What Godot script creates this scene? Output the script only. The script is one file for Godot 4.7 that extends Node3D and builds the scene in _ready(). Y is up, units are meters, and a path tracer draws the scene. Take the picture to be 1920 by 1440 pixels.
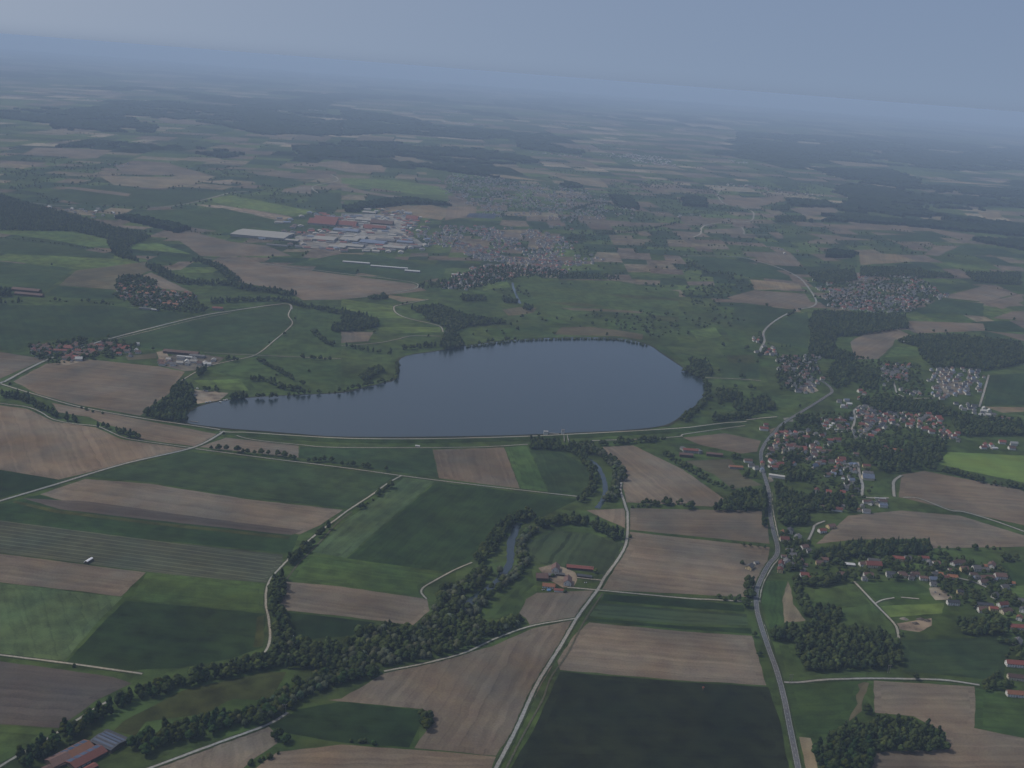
extends Node3D

var rng := RandomNumberGenerator.new()
var names := {}
var mats := {}
var texs := {}
var blocked := {}          # 4 m cells where no tree may stand (roads, houses)
var all_fields := []       # every field
var bare_cells := []       # bare patches of the countryside quilt
var field_shapes := []     # middle-distance fields, kept free of scattered trees
var plans := []            # houses to build
var trees := []            # trees to build
var stash := {}            # tree meshes

# ---------------------------------------------------------------- helpers
func numbered(called: String) -> String:
	var n = names.get(called, 0)
	names[called] = n + 1
	return called if n == 0 else "%s_%03d" % [called, n]

func lin(r: float, g: float, b: float) -> Color:
	return Color(r, g, b).linear_to_srgb()

func tag(o: Node3D, label: String, category := "", group := "", kind := "") -> Node3D:
	if label: o.set_meta("label", label)
	if category: o.set_meta("category", category)
	if group: o.set_meta("group", group)
	if kind: o.set_meta("kind", kind)
	return o

func thing(called: String, at: Vector3, turn: float, label: String, category: String, group := "") -> Node3D:
	var o := Node3D.new()
	o.name = numbered(called)
	o.position = at
	o.rotation_degrees.y = turn
	add_child(o)
	tag(o, label, category, group)
	return o

func obj(called: String, mesh: Mesh, mat: Material, parent: Node = null, at := Vector3.ZERO) -> MeshInstance3D:
	var o := MeshInstance3D.new()
	o.name = numbered(called) if parent == null else called
	o.mesh = mesh
	o.material_override = mat
	o.position = at
	if parent: parent.add_child(o, true)
	else: add_child(o)
	return o

func quad(st: SurfaceTool, a: Vector3, b: Vector3, c: Vector3, d: Vector3) -> void:
	for p in [a, b, c, a, c, d]: st.add_vertex(p)

func commit(st: SurfaceTool) -> ArrayMesh:
	st.generate_normals()
	return st.commit()

func begin() -> SurfaceTool:
	var st := SurfaceTool.new()
	st.begin(Mesh.PRIMITIVE_TRIANGLES)
	st.set_smooth_group(-1)
	return st

func add_box(st: SurfaceTool, c: Vector3, s: Vector3) -> void:
	var h := s / 2.0
	var p := []
	for y in [-1, 1]:
		for q in [[-1, -1], [1, -1], [1, 1], [-1, 1]]: p.append(c + Vector3(q[0] * h.x, y * h.y, q[1] * h.z))
	quad(st, p[4], p[5], p[6], p[7])
	quad(st, p[3], p[2], p[1], p[0])
	for i in 4:
		var j := (i + 1) % 4
		quad(st, p[i], p[j], p[j + 4], p[i + 4])

func box(s: Vector3, c := Vector3.ZERO) -> ArrayMesh:
	var st := begin()
	add_box(st, c, s)
	return commit(st)

func extrude(profile: Array, length: float) -> ArrayMesh:
	# profile in the y-z plane, counter-clockwise seen from +x; swept along x
	var st := begin()
	var h := length / 2.0
	var flat := PackedVector2Array()
	for p in profile: flat.append(Vector2(p.x, p.y))
	var tri := Geometry2D.triangulate_polygon(flat)
	for i in range(0, tri.size(), 3):
		var q := [flat[tri[i]], flat[tri[i + 1]], flat[tri[i + 2]]]
		var turned: bool = (q[1] - q[0]).cross(q[2] - q[0]) > 0
		for s in [1, -1]:
			var order := [0, 1, 2] if (s > 0) == turned else [0, 2, 1]
			for k in order: st.add_vertex(Vector3(h * s, q[k].y, q[k].x))
	var area := 0.0
	for i in flat.size(): area += flat[i].cross(flat[(i + 1) % flat.size()])
	for i in flat.size():
		var a := flat[i]
		var b := flat[(i + 1) % flat.size()]
		if area < 0:
			var c := a
			a = b
			b = c
		quad(st, Vector3(-h, a.y, a.x), Vector3(-h, b.y, b.x), Vector3(h, b.y, b.x), Vector3(h, a.y, a.x))
	return commit(st)

func to_points(a: Array) -> PackedVector2Array:
	var p := PackedVector2Array()
	for i in range(0, a.size(), 2): p.append(Vector2(a[i], a[i + 1]))
	return p

func noise_image(seed_: int, freq: float, size: int, octaves := 4) -> Image:
	var n := FastNoiseLite.new()
	n.seed = seed_
	n.frequency = freq
	n.fractal_octaves = octaves
	n.noise_type = FastNoiseLite.TYPE_SIMPLEX
	return n.get_seamless_image(size, size)

# a grey pattern, 512 m square, with stripes along u; mean about 0.8 linear
func pattern(key: String, seed_: int, period: float, stripe: float, grain: float, mottle: float, lanes: float) -> ImageTexture:
	if texs.has(key): return texs[key]
	var size := 512
	var fine := noise_image(seed_, 0.22, size, 3)
	var mid := noise_image(seed_ + 7, 0.02, size, 4)
	var wob := noise_image(seed_ + 13, 0.012, size, 2)
	var im := Image.create(size, size, false, Image.FORMAT_RGB8)
	var r := RandomNumberGenerator.new()
	r.seed = seed_
	var rows := PackedFloat32Array()
	for y in size: rows.append(r.randf_range(-1, 1))
	for y in size:
		for x in size:
			var v := 0.8 if lanes >= 0.0 else 0.56
			v += (fine.get_pixel(x, y).r - 0.5) * grain
			var m := mid.get_pixel(x, y).r - 0.5
			v += m * mottle
			var yy := y + (wob.get_pixel(x, y).r - 0.5) * 6.0
			if stripe > 0.0:
				var k := int(yy / period)
				v += stripe * rows[posmod(k, int(size / period))] * (0.55 + wob.get_pixel(y, x).r * 0.9)
			if lanes > 0.0 and posmod(int(yy), 24) < 2: v -= lanes
			if lanes < 0.0 and posmod(y, 13) < 3: v -= lanes * (0.5 + mid.get_pixel(y, 9).r)
			v = clampf(v, 0.05, 1.0)
			im.set_pixel(x, y, Color(v, v + m * 0.04, v - m * 0.03).linear_to_srgb())
	im.generate_mipmaps()
	texs[key] = ImageTexture.create_from_image(im)
	return texs[key]

func coarse() -> ImageTexture:
	if texs.has("coarse"): return texs.coarse
	var size := 256
	var a := noise_image(91, 0.02, size, 5)
	var b := noise_image(37, 0.03, size, 4)
	var im := Image.create(size, size, false, Image.FORMAT_RGB8)
	for y in size:
		for x in size:
			var v := 0.82 + (a.get_pixel(x, y).r - 0.5) * 0.48
			var w := (b.get_pixel(x, y).r - 0.5) * 0.16
			im.set_pixel(x, y, Color(clampf(v + w, 0, 1), clampf(v, 0, 1), clampf(v - w, 0, 1)).linear_to_srgb())
	texs.coarse = ImageTexture.create_from_image(im)
	return texs.coarse

func soil(key: String, color: Color, tex: Texture2D) -> StandardMaterial3D:
	var m := StandardMaterial3D.new()
	m.resource_name = key
	m.albedo_color = color
	m.albedo_texture = tex
	m.roughness = 1.0
	m.metallic_specular = 0.15
	m.detail_enabled = true
	m.detail_albedo = coarse()
	m.detail_blend_mode = BaseMaterial3D.BLEND_MODE_MUL
	m.detail_uv_layer = BaseMaterial3D.DETAIL_UV_2
	return m

func plain(key: String, c: Color, rough := 0.9, metal := 0.0) -> StandardMaterial3D:
	if mats.has(key): return mats[key]
	var m := StandardMaterial3D.new()
	m.resource_name = key
	m.albedo_color = c
	m.roughness = rough
	m.metallic = metal
	mats[key] = m
	return m

func grained(key: String, c: Color, metres: float, rough := 0.9) -> StandardMaterial3D:
	if mats.has(key): return mats[key]
	var m := plain(key, c, rough)
	m.albedo_texture = pattern("grain", 51, 4, 0.05, 0.5, 0.35, 0)
	m.uv1_triplanar = true
	m.uv1_scale = Vector3.ONE / metres
	return m

# ---------------------------------------------------------------- fields, roads, water
# base colours: kind -> [r, g, b, pattern key, seed, stripe period, stripe, grain, mottle, tramlines]
var KIND := {
	"bare": [.118, .094, .069, "till", 3, 6, .09, .24, .18, .10], "dark": [.068, .058, .050, "till", 3, 4, .07, .24, .6, .05],
	"stub": [.145, .116, .074, "stubble", 5, 6, .12, .24, .35, .06], "strip": [.060, .069, .046, "mowlines", 29, 5, .06, .16, .2, -.36],
	"crop": [0.0259, 0.0432, 0.0165, "crop", 8, 4, .08, .26, .7, .12], "crop2": [0.0297, 0.0513, 0.0145, "crop", 8, 4, .08, .26, .7, .12],
	"maize": [0.0154, 0.0275, 0.0090, "maize", 11, 4, .08, .32, .65, .08], "maize2": [.0125, .0165, .0075, "maize", 11, 4, .08, .32, .65, .08],
	"grass": [.0400, .0610, .0180, "grass", 14, 8, .09, .28, .7, 0], "olive": [.040, .046, .0145, "grass", 14, 8, .09, .28, .7, 0],
	"mown": [.034, .050, .022, "swath", 6, 7, .26, .2, .3, .0], "lush": [.068, .100, .027, "grass", 14, 8, .09, .28, .5, 0],
	"mustard": [.100, .150, .036, "even", 33, 4, .05, .14, .12, .05], "sand": [.17, .14, .105, "patch", 17, 5, .04, .3, .8, 0],
	"leek": [0.0506, 0.0756, 0.0320, "crop", 8, 4, .08, .26, .5, .12], "fresh": [0.0396, 0.0659, 0.0190, "crop", 8, 4, .08, .26, .5, .12], "deep": [0.0204, 0.0362, 0.0115, "crop", 8, 4, .08, .26, .5, .12],
	"dry": [.075, .066, .040, "stubble", 5, 6, .10, .22, .25, .04], "earth": [.105, .09, .07, "patch", 17, 5, .04, .3, .8, 0],
	"concrete": [.165, .155, .14, "patch", 17, 5, .04, .3, .8, 0], "solar": [.035, .043, .062, "swath", 6, 7, .22, .16, .2, .0],
}
var NAMES := {"bare": "ploughed_field", "dark": "ploughed_field", "stub": "stubble_field", "strip": "stubble_field", "crop": "crop_field", "crop2": "crop_field", "leek": "crop_field", "fresh": "crop_field", "deep": "crop_field", "maize": "maize_field", "maize2": "maize_field",
	"grass": "grass_field", "olive": "grass_field", "mown": "grass_field", "lush": "grass_field", "mustard": "mustard_field", "sand": "sandy_ground", "dry": "stubble_field", "earth": "earth_ground", "concrete": "yard_ground", "solar": "solar_field"}

func field(kind: String, label: String, layer: int, a: Array) -> void:
	var p := to_points(a)
	var far: float = p[0].length()
	var k: Array = KIND[kind]
	var tone := rng.randf_range(0.88, 1.14)
	var warm := rng.randf_range(-0.05, 0.05)
	var c := Color(k[0] * tone * (1 + warm), k[1] * tone, k[2] * tone * (1 - warm)) * 1.32
	var m := soil(label, c.linear_to_srgb(), pattern(k[3], k[4], k[5], k[6], k[7], k[8], k[9]))
	# the longest side gives the direction of work
	var along := Vector2.RIGHT
	var best := 0.0
	var edge := PackedVector2Array()
	var step := maxf(18.0, far / 120.0)
	for i in p.size():
		var q := p[(i + 1) % p.size()]
		var d := q - p[i]
		if d.length() > best:
			best = d.length()
			along = d.normalized()
		var n := int(ceil(d.length() / step))
		for s in n:
			var off := 0.0 if s == 0 else rng.randf_range(-1, 1) * step * 0.055
			edge.append(p[i] + d * (float(s) / n) + d.normalized().orthogonal() * off)
	var tri := Geometry2D.triangulate_polygon(edge)
	if tri.is_empty():
		edge = p
		tri = Geometry2D.triangulate_polygon(edge)
	if tri.is_empty():
		print("no triangles: ", label)
		return
	var y := (0.10 + 0.06 * layer) * (1.0 + far / 6000.0)
	var st := begin()
	for i in range(0, tri.size(), 3):
		var q := [edge[tri[i]], edge[tri[i + 1]], edge[tri[i + 2]]]
		var up: bool = (q[1] - q[0]).cross(q[2] - q[0]) > 0
		for j in ([0, 1, 2] if up else [0, 2, 1]):
			var v: Vector2 = q[j]
			st.set_normal(Vector3.UP)
			st.set_uv(Vector2(v.dot(along), v.dot(along.orthogonal())) / 512.0)
			st.set_uv2(v / 1400.0)
			st.add_vertex(Vector3(v.x, y, v.y))
	var o := obj(NAMES[kind], st.commit(), m)
	tag(o, label, "", "", "structure")
	if far < 3600.0 and best > 130.0 and kind not in ["sand", "concrete", "earth", "solar", "olive"]:
		var inner := Geometry2D.offset_polygon(p, -rng.randf_range(8.0, 13.0))
		if inner.size() == 1:
			var e2: PackedVector2Array = inner[0]
			var t2 := Geometry2D.triangulate_polygon(e2)
			var si := begin()
			for i in range(0, t2.size(), 3):
				var q := [e2[t2[i]], e2[t2[i + 1]], e2[t2[i + 2]]]
				var up: bool = (q[1] - q[0]).cross(q[2] - q[0]) > 0
				for j in ([0, 1, 2] if up else [0, 2, 1]):
					var v: Vector2 = q[j]
					si.set_normal(Vector3.UP)
					si.set_uv(Vector2(v.dot(along.orthogonal()) + 90.0, v.dot(along) + 40.0) / 512.0 if rng.randf() < 0.0 else Vector2(v.dot(along) + 77.0, v.dot(along.orthogonal()) + 31.0) / 512.0)
					si.set_uv2(v / 1400.0)
					si.add_vertex(Vector3(v.x, y + 0.03, v.y))
			var shift := rng.randf_range(0.88, 1.10)
			var m2 := m.duplicate() as StandardMaterial3D
			m2.albedo_color = (c * shift).linear_to_srgb()
			obj("worked_ground", si.commit(), m2, o)
	all_fields.append(p)
	if far > 4200.0: field_shapes.append(p)

func smooth(p: PackedVector2Array, step: float) -> PackedVector2Array:
	var out := PackedVector2Array()
	for i in p.size() - 1:
		var a := p[maxi(i - 1, 0)]
		var b := p[i]
		var c := p[i + 1]
		var d := p[mini(i + 2, p.size() - 1)]
		var n := maxi(1, int(b.distance_to(c) / step))
		for s in n: out.append(b.cubic_interpolate(c, a, d, float(s) / n))
	out.append(p[p.size() - 1])
	return out

func ribbon(st: SurfaceTool, p: PackedVector2Array, w0: float, w1: float, y: float, wobble := 0.0) -> void:
	var l := []
	var r := []
	for i in p.size():
		var t := (p[mini(i + 1, p.size() - 1)] - p[maxi(i - 1, 0)]).normalized()
		var n := Vector2(-t.y, t.x)
		l.append(p[i] + n * (w0 + rng.randf_range(-wobble, wobble)))
		r.append(p[i] + n * (w1 + rng.randf_range(-wobble, wobble)))
	var run := 0.0
	for i in p.size() - 1:
		var nxt := run + p[i].distance_to(p[i + 1])
		for v in [[l[i], 0.0, run], [r[i + 1], 1.0, nxt], [r[i], 1.0, run], [l[i], 0.0, run], [l[i + 1], 0.0, nxt], [r[i + 1], 1.0, nxt]]:
			st.set_normal(Vector3.UP)
			st.set_uv(Vector2(v[2] / 64.0, v[1] * absf(w1 - w0) / 64.0))
			st.set_uv2(v[0] / 1400.0)
			st.add_vertex(Vector3(v[0].x, y, v[0].y))
		run = nxt

func up_ribbon(p: PackedVector2Array, w0: float, w1: float, y: float, wobble := 0.0) -> ArrayMesh:
	var st := begin()
	ribbon(st, p, minf(w0, w1), maxf(w0, w1), y, wobble)
	return st.commit()

func block(p: Vector2, r: float) -> void:
	var k := int(ceil(r / 4.0))
	var c := Vector2i((p / 4.0).floor())
	for i in range(-k, k + 1):
		for j in range(-k, k + 1):
			if Vector2(i, j).length() * 4.0 <= r + 1.5: blocked[c + Vector2i(i, j)] = true

var SURF := {"asphalt": [.088, .09, .096], "gravel": [.225, .212, .18], "concrete": [.205, .20, .185], "dirt": [0.065, 0.0625, 0.04]}

func road(called: String, label: String, surface: String, width: float, a: Array) -> void:
	var p := smooth(to_points(a), 7.0)
	var far: float = p[p.size() / 2].length()
	var c: Array = SURF[surface]
	var key := "road_" + surface
	if not mats.has(key): mats[key] = soil(key, lin(c[0] * 1.3, c[1] * 1.3, c[2] * 1.3), pattern("lane", 23, 3, .10, .3, .4, 0))
	var st := begin()
	var h: float = {"asphalt": 0.62, "concrete": 0.56, "gravel": 0.5, "dirt": 0.46}[surface] * (1.0 + far / 5000.0) + rng.randf_range(0, 0.03)
	ribbon(st, p, -width / 2, width / 2, h, 0.12 if surface == "asphalt" else 0.3)
	var o := obj(called, st.commit(), mats[key])
	tag(o, label, "", "", "structure")
	for q in p: block(q, width / 2 + 3.0)
	if called == "main_road":
		var line := plain("lane_paint", lin(0.31, 0.31, 0.3), 0.7)
		for s in [-1, 1]: obj("edge_line", up_ribbon(p, s * (width / 2 - 0.45), s * (width / 2 - 0.25), h + 0.05), line, o)
		var ds := begin()
		var run := 0.0
		for i in p.size() - 1:
			run += 1.0
			if int(run) % 2 == 0: ribbon(ds, PackedVector2Array([p[i], p[i].lerp(p[i + 1], 0.7)]), -0.1, 0.1, h + 0.05)
		var d := obj("centre_marking", ds.commit(), line, o)
		d.set_meta("kind", "stuff")
	# mown grass verge under the edge of the hard roads
	if surface != "dirt" and far < 4500.0:
		var v := begin()
		ribbon(v, p, -width / 2 - 2.2, width / 2 + 2.2, h - 0.16, 0.9)
		if not mats.has("verge"): mats["verge"] = soil("verge", lin(.042, .056, .022), pattern("grass", 14, 8, .07, .25, .5, 0))
		tag(obj("verge_strip", v.commit(), mats["verge"]), "grass verge along the " + label, "", "", "structure")

func water() -> StandardMaterial3D:
	if mats.has("water"): return mats["water"]
	var m := plain("water", lin(0.009, 0.017, 0.019), 0.10)
	m.normal_enabled = true
	var im := noise_image(61, 0.05, 512, 4)
	im.convert(Image.FORMAT_RGBA8)
	im.bump_map_to_normal_map(2.0)
	m.normal_texture = ImageTexture.create_from_image(im)
	m.normal_scale = 0.35
	return m

func river(width: float, a: Array) -> void:
	var p := smooth(to_points(a), 9.0)
	var st := begin()
	ribbon(st, p, -width / 2, width / 2, 0.42, 1.2)
	tag(obj("river_water", st.commit(), water()), "slow grey-blue river between its tree-lined banks", "", "", "structure")
	for q in p: block(q, width / 2 - 1.0)

func lake(a: Array) -> void:
	var p := to_points(a)
	p.append(p[0])
	var e := smooth(p, 22.0)
	e.remove_at(e.size() - 1)
	var tri := Geometry2D.triangulate_polygon(e)
	var st := begin()
	for i in range(0, tri.size(), 3):
		var q := [e[tri[i]], e[tri[i + 1]], e[tri[i + 2]]]
		var up: bool = (q[1] - q[0]).cross(q[2] - q[0]) > 0
		for j in ([0, 1, 2] if up else [0, 2, 1]):
			st.set_normal(Vector3.UP)
			st.set_tangent(Plane(1, 0, 0, 1))
			st.set_uv(q[j] / 90.0)
			st.add_vertex(Vector3(q[j].x, 0.75, q[j].y))
	tag(obj("lake_water", st.commit(), water()), "broad calm reservoir lake reflecting the hazy sky", "", "", "structure")
	# shallow reedy margin
	var rim := begin()
	var ring := e.duplicate()
	ring.append(e[0])
	ribbon(rim, ring, -7.0, 7.0, 0.68, 3.5)
	if not mats.has("shore"): mats["shore"] = soil("shore", lin(.036, .036, .022), pattern("patch", 17, 5, .04, .3, .8, 0))
	tag(obj("shore_strip", rim.commit(), mats["shore"]), "narrow reedy bank round the lake", "", "", "structure")

func dam(a: Array) -> void:
	var p := smooth(to_points(a), 12.0)
	var st := begin()
	var rows := []
	for i in p.size():
		var t := (p[mini(i + 1, p.size() - 1)] - p[maxi(i - 1, 0)]).normalized()
		var n := Vector2(-t.y, t.x)      # towards the camera
		if n.y < 0: n = -n
		var up := 4.0 * smoothstep(0.0, 5.0, minf(i, p.size() - 1 - i))
		rows.append([p[i] - n * 11.0, p[i] - n * 3.2, p[i] + n * 3.2, p[i] + n * 17.0, up])
	for i in rows.size() - 1:
		var q = rows[i]
		var r = rows[i + 1]
		for k in 3:
			var ya := [0.3, q[4] + 0.3, q[4] + 0.3, 0.3]
			var yb := [0.3, r[4] + 0.3, r[4] + 0.3, 0.3]
			var v := [[q[k], ya[k]], [r[k], yb[k]], [r[k + 1], yb[k + 1]], [q[k + 1], ya[k + 1]]]
			for j in [0, 1, 2, 0, 2, 3]:
				st.set_uv(v[j][0] / 512.0)
				st.set_uv2(v[j][0] / 1400.0)
				st.add_vertex(Vector3(v[j][0].x, v[j][1], v[j][0].y))
	tag(obj("dam_embankment_ground", commit(st), soil("dam_grass", lin(.034, .056, .017), pattern("grass", 14, 8, .07, .25, .5, 0))), "long grassed dam embankment holding the lake", "", "", "structure")
	var top := begin()
	for i in p.size() - 1:
		var q = rows[i]
		var r = rows[i + 1]
		var a2: Vector2 = q[1].lerp(q[2], 0.14)
		var b2: Vector2 = q[1].lerp(q[2], 0.86)
		var c2: Vector2 = r[1].lerp(r[2], 0.86)
		var d2: Vector2 = r[1].lerp(r[2], 0.14)
		var v := [[a2, q[4]], [d2, r[4]], [c2, r[4]], [b2, q[4]]]
		for j in [0, 1, 2, 0, 2, 3]:
			top.set_uv(v[j][0] / 64.0)
			top.set_uv2(v[j][0] / 1400.0)
			top.add_vertex(Vector3(v[j][0].x, v[j][1] + 0.42, v[j][0].y))
	tag(obj("crest_road", commit(top), mats["road_gravel"]), "pale gravel road along the crest of the dam", "", "", "structure")
	for q in p: block(q, 15.0)

# ---------------------------------------------------------------- countryside quilt under everything
var quilt: SurfaceTool
var canopy: SurfaceTool
var hedge_spots := []
var woods_noise := FastNoiseLite.new()

func split_quad(q: Array, depth: int) -> void:
	var c: Vector2 = (q[0] + q[1] + q[2] + q[3]) / 4.0
	var d := c.length()
	var reach := 0.0
	for v in q: reach = maxf(reach, v.distance_to(c))
	var seen: bool = c.y < 900.0 and absf(c.x) - reach < 900.0 - c.y * 0.75
	var goal := clampf(d * 0.024, 95.0, 1100.0) if seen else 6000.0
	var e0: float = (q[0].distance_to(q[1]) + q[2].distance_to(q[3])) / 2.0
	var e1: float = (q[1].distance_to(q[2]) + q[3].distance_to(q[0])) / 2.0
	if depth < 26 and maxf(e0, e1) > goal * rng.randf_range(1.0, 2.1):
		var s := rng.randf_range(0.36, 0.64)
		var t := clampf(s + rng.randf_range(-0.1, 0.1), 0.25, 0.75)
		if e0 > e1 * 0.8:
			var m: Vector2 = q[0].lerp(q[1], s)
			var n: Vector2 = q[3].lerp(q[2], t)
			split_quad([q[0], m, n, q[3]], depth + 1)
			split_quad([m, q[1], q[2], n], depth + 1)
		else:
			var m: Vector2 = q[1].lerp(q[2], s)
			var n: Vector2 = q[0].lerp(q[3], t)
			split_quad([q[0], q[1], m, n], depth + 1)
			split_quad([n, m, q[2], q[3]], depth + 1)
		return
	var w := rng.randf()
	var col := Color(.039, .058, .0175)
	if d > 4300.0:
		if w < .30 and d < 9000.0: bare_cells.append(PackedVector2Array(q))
		if w < .20: col = Color(.100, .080, .060)
		elif w < .30: col = Color(.125, .105, .070)
		elif w < .58: col = Color(.022, .037, .016)
		elif w < .76: col = Color(.052, .074, .023)
	if d > 9000.0 and rng.randf() < 0.10: col = Color(.20, .17, .12)
	col = col * rng.randf_range(0.82, 1.18)
	var woody := d > 9000.0 and seen and woods_noise.get_noise_2d(c.x, c.y * 0.6) > (0.17 if d > 14000.0 else 0.26)
	if woody and d < 15000.0:
		for f in field_shapes:
			if Geometry2D.is_point_in_polygon(c, f): woody = false
	if woody: col = Color(.012, .018, .010)
	for i in [0, 1, 2, 0, 2, 3]:
		var v: Vector2 = q[i]
		quilt.set_color(col)
		quilt.set_normal(Vector3.UP)
		quilt.set_uv(v / 512.0)
		quilt.set_uv2(v / 1400.0)
		quilt.add_vertex(Vector3(v.x, 0, v.y))
	if woody: plant_canopy(q, d)
	elif seen and d > 4300.0 and d < 15000.0 and rng.randf() < 0.5:
		hedge_spots.append([q[0], q[1]] if rng.randf() < 0.5 else [q[1], q[2]])

func canopy_color(p: Vector2) -> Color:
	var k := woods_noise.get_noise_2d(p.x * 9.0, p.y * 9.0)
	var c := Color(0.0134, 0.0206, 0.0092).lerp(Color(0.0086, 0.0144, 0.0084), clampf(k * 2.0 + 0.5, 0, 1))
	return c * rng.randf_range(0.75, 1.25)

func plant_canopy(q: Array, d: float) -> void:
	var step := clampf(d / 240.0, 55.0, 150.0)
	var nu := maxi(2, int(q[0].distance_to(q[1]) / step))
	var nv := maxi(2, int(q[1].distance_to(q[2]) / step))
	var pts := []
	for j in nv + 1:
		for i in nu + 1:
			var v: Vector2 = q[0].lerp(q[1], float(i) / nu).lerp(q[3].lerp(q[2], float(i) / nu), float(j) / nv)
			var rim := i == 0 or j == 0 or i == nu or j == nv
			v += Vector2(rng.randf_range(-1, 1), rng.randf_range(-1, 1)) * step * 0.3
			pts.append(Vector3(v.x, 0.3 if rim else rng.randf_range(12, 30), v.y))
	for j in nv:
		for i in nu:
			var k := j * (nu + 1) + i
			var f := [pts[k], pts[k + 1], pts[k + nu + 2], pts[k + nu + 1]]
			canopy.set_color(canopy_color(Vector2(pts[k].x, pts[k].z)))
			for t in [0, 1, 2, 0, 2, 3]: canopy.add_vertex(f[t])

func ground_quilt() -> void:
	quilt = begin()
	canopy = begin()
	split_quad([Vector2(-52000, -61000), Vector2(52000, -64000), Vector2(46000, 5000), Vector2(-46000, 5000)], 0)
	var m := soil("countryside", lin(1, 1, 1), pattern("grass", 14, 8, .07, .25, .5, 0))
	m.albedo_color = Color(1.32, 1.32, 1.32).linear_to_srgb()
	m.vertex_color_use_as_albedo = true
	tag(obj("ground", quilt.commit(), m), "patchwork farmland running out to the hazy horizon", "", "", "structure")
	var f := plain("far_canopy", Color.WHITE, 1.0)
	f.vertex_color_use_as_albedo = true
	f.metallic_specular = 0.1
	tag(obj("far_woodland", commit(canopy), f), "scattered dark woods on the far plain below the horizon", "woods", "", "stuff")

func forest(label: String, a: Array) -> void:
	var p := to_points(a)
	var lo := p[0]
	var hi := p[0]
	for q in p:
		lo = lo.min(q)
		hi = hi.max(q)
	var d := ((lo + hi) / 2.0).length()
	var step := clampf(d / 480.0, 12.0, 52.0)
	var nx := int((hi.x - lo.x) / step) + 2
	var nz := int((hi.y - lo.y) / step) + 2
	var rag := FastNoiseLite.new()
	rag.seed = int(d)
	rag.frequency = 0.25 / step
	var inn := []
	var pos := []
	for j in nz + 1:
		for i in nx + 1:
			var v := lo + Vector2(i - 0.5, j - 0.5) * step
			var w := v + Vector2(rag.get_noise_2d(v.x, v.y), rag.get_noise_2d(v.y, v.x)) * step * 3.0
			var open := d > 9000.0 and woods_noise.get_noise_2d(v.x * 2.6 + 700.0, v.y * 3.4) + 0.5 * rag.get_noise_2d(v.x * 0.3, v.y * 0.3) < -0.20
			inn.append(not open and Geometry2D.is_point_in_polygon(w, p))
			v += Vector2(rng.randf_range(-1, 1), rng.randf_range(-1, 1)) * step * 0.33
			pos.append(Vector3(v.x, rng.randf_range(12, 25), v.y))
	var st := begin()
	var w1 := nx + 1
	for j in nz:
		for i in nx:
			var k := j * w1 + i
			var c := [k, k + 1, k + 1 + w1, k + w1]
			if not (inn[c[0]] and inn[c[1]] and inn[c[2]] and inn[c[3]]): continue
			var ok := []
			for s in [[0, -1], [1, 0], [0, 1], [-1, 0]]:
				var kk: int = (j + s[1]) * w1 + i + s[0]
				var good: bool = i + s[0] >= 0 and j + s[1] >= 0 and i + s[0] < nx and j + s[1] < nz
				ok.append(good and inn[kk] and inn[kk + 1] and inn[kk + w1] and inn[kk + 1 + w1])
			st.set_color(canopy_color(Vector2(pos[k].x, pos[k].z)))
			quad(st, pos[c[0]], pos[c[1]], pos[c[2]], pos[c[3]])
			for s in 4:
				if not ok[s]:
					var u: Vector3 = pos[c[s]]
					var v: Vector3 = pos[c[(s + 1) % 4]]
					quad(st, u, Vector3(u.x, -0.2, u.z), Vector3(v.x, -0.2, v.z), v)
	var f := plain("far_canopy", Color.WHITE, 1.0)
	tag(obj("forest", commit(st), f), label, "forest", "", "stuff")
	field_shapes.append(p)

# ---------------------------------------------------------------- trees
# one triangle, wound so that its front agrees with the normals given
func tri(st: SurfaceTool, p: Array, n: Array) -> void:
	var face: Vector3 = (p[2] - p[0]).cross(p[1] - p[0])
	for k in ([0, 1, 2] if face.dot(n[0] + n[1] + n[2]) >= 0.0 else [0, 2, 1]):
		st.set_normal(n[k])
		st.add_vertex(p[k])

func blob(st: SurfaceTool, c: Vector3, r: Vector3, rough: float, leaves: int, leaf: float, col: Color) -> void:
	# a lumpy closed lobe plus leaf clumps standing proud of it
	var rings := 5
	var segs := 8
	var grid := []
	for j in rings + 1:
		var row := []
		var v := PI * j / rings
		for i in segs:
			var u := TAU * (i + 0.5 * (j % 2)) / segs
			var n := Vector3(sin(v) * cos(u), cos(v), sin(v) * sin(u))
			row.append(n * (1.0 + rng.randf_range(-rough, rough) * (0.3 if j == 0 or j == rings else 1.0)))
		if j == 0 or j == rings:
			for i in segs: row[i] = row[0]
		grid.append(row)
	st.set_color(col)
	for j in rings:
		for i in segs:
			var f := [grid[j][i], grid[j][(i + 1) % segs], grid[j + 1][(i + 1) % segs], grid[j + 1][i]]
			var nn := []
			var pp := []
			for n in f:
				nn.append((n / r).normalized())
				pp.append(c + n * r)
			if j > 0: tri(st, [pp[0], pp[1], pp[2]], [nn[0], nn[1], nn[2]])
			if j < rings - 1: tri(st, [pp[0], pp[2], pp[3]], [nn[0], nn[2], nn[3]])
	for i in leaves:
		var n := Vector3(rng.randfn(), rng.randfn() * 0.9 + 0.25, rng.randfn()).normalized()
		var p := c + n * r * rng.randf_range(0.92, 1.2)
		var t := n.cross(Vector3(rng.randf_range(-1, 1), rng.randf_range(-1, 1), rng.randf_range(-1, 1))).normalized()
		var b := n.cross(t)
		var tilt := n * rng.randf_range(-0.6, 0.6)
		var s := leaf * rng.randf_range(0.6, 1.25)
		st.set_color(col * rng.randf_range(0.8, 1.3))
		var nl := (n + Vector3(0, 0.2, 0)).normalized()
		tri(st, [p + (t + tilt) * s, p + (b - t) * 0.8 * s, p + ((-b - t * 0.4) * 0.9 - tilt) * s], [nl, nl, nl])

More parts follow.
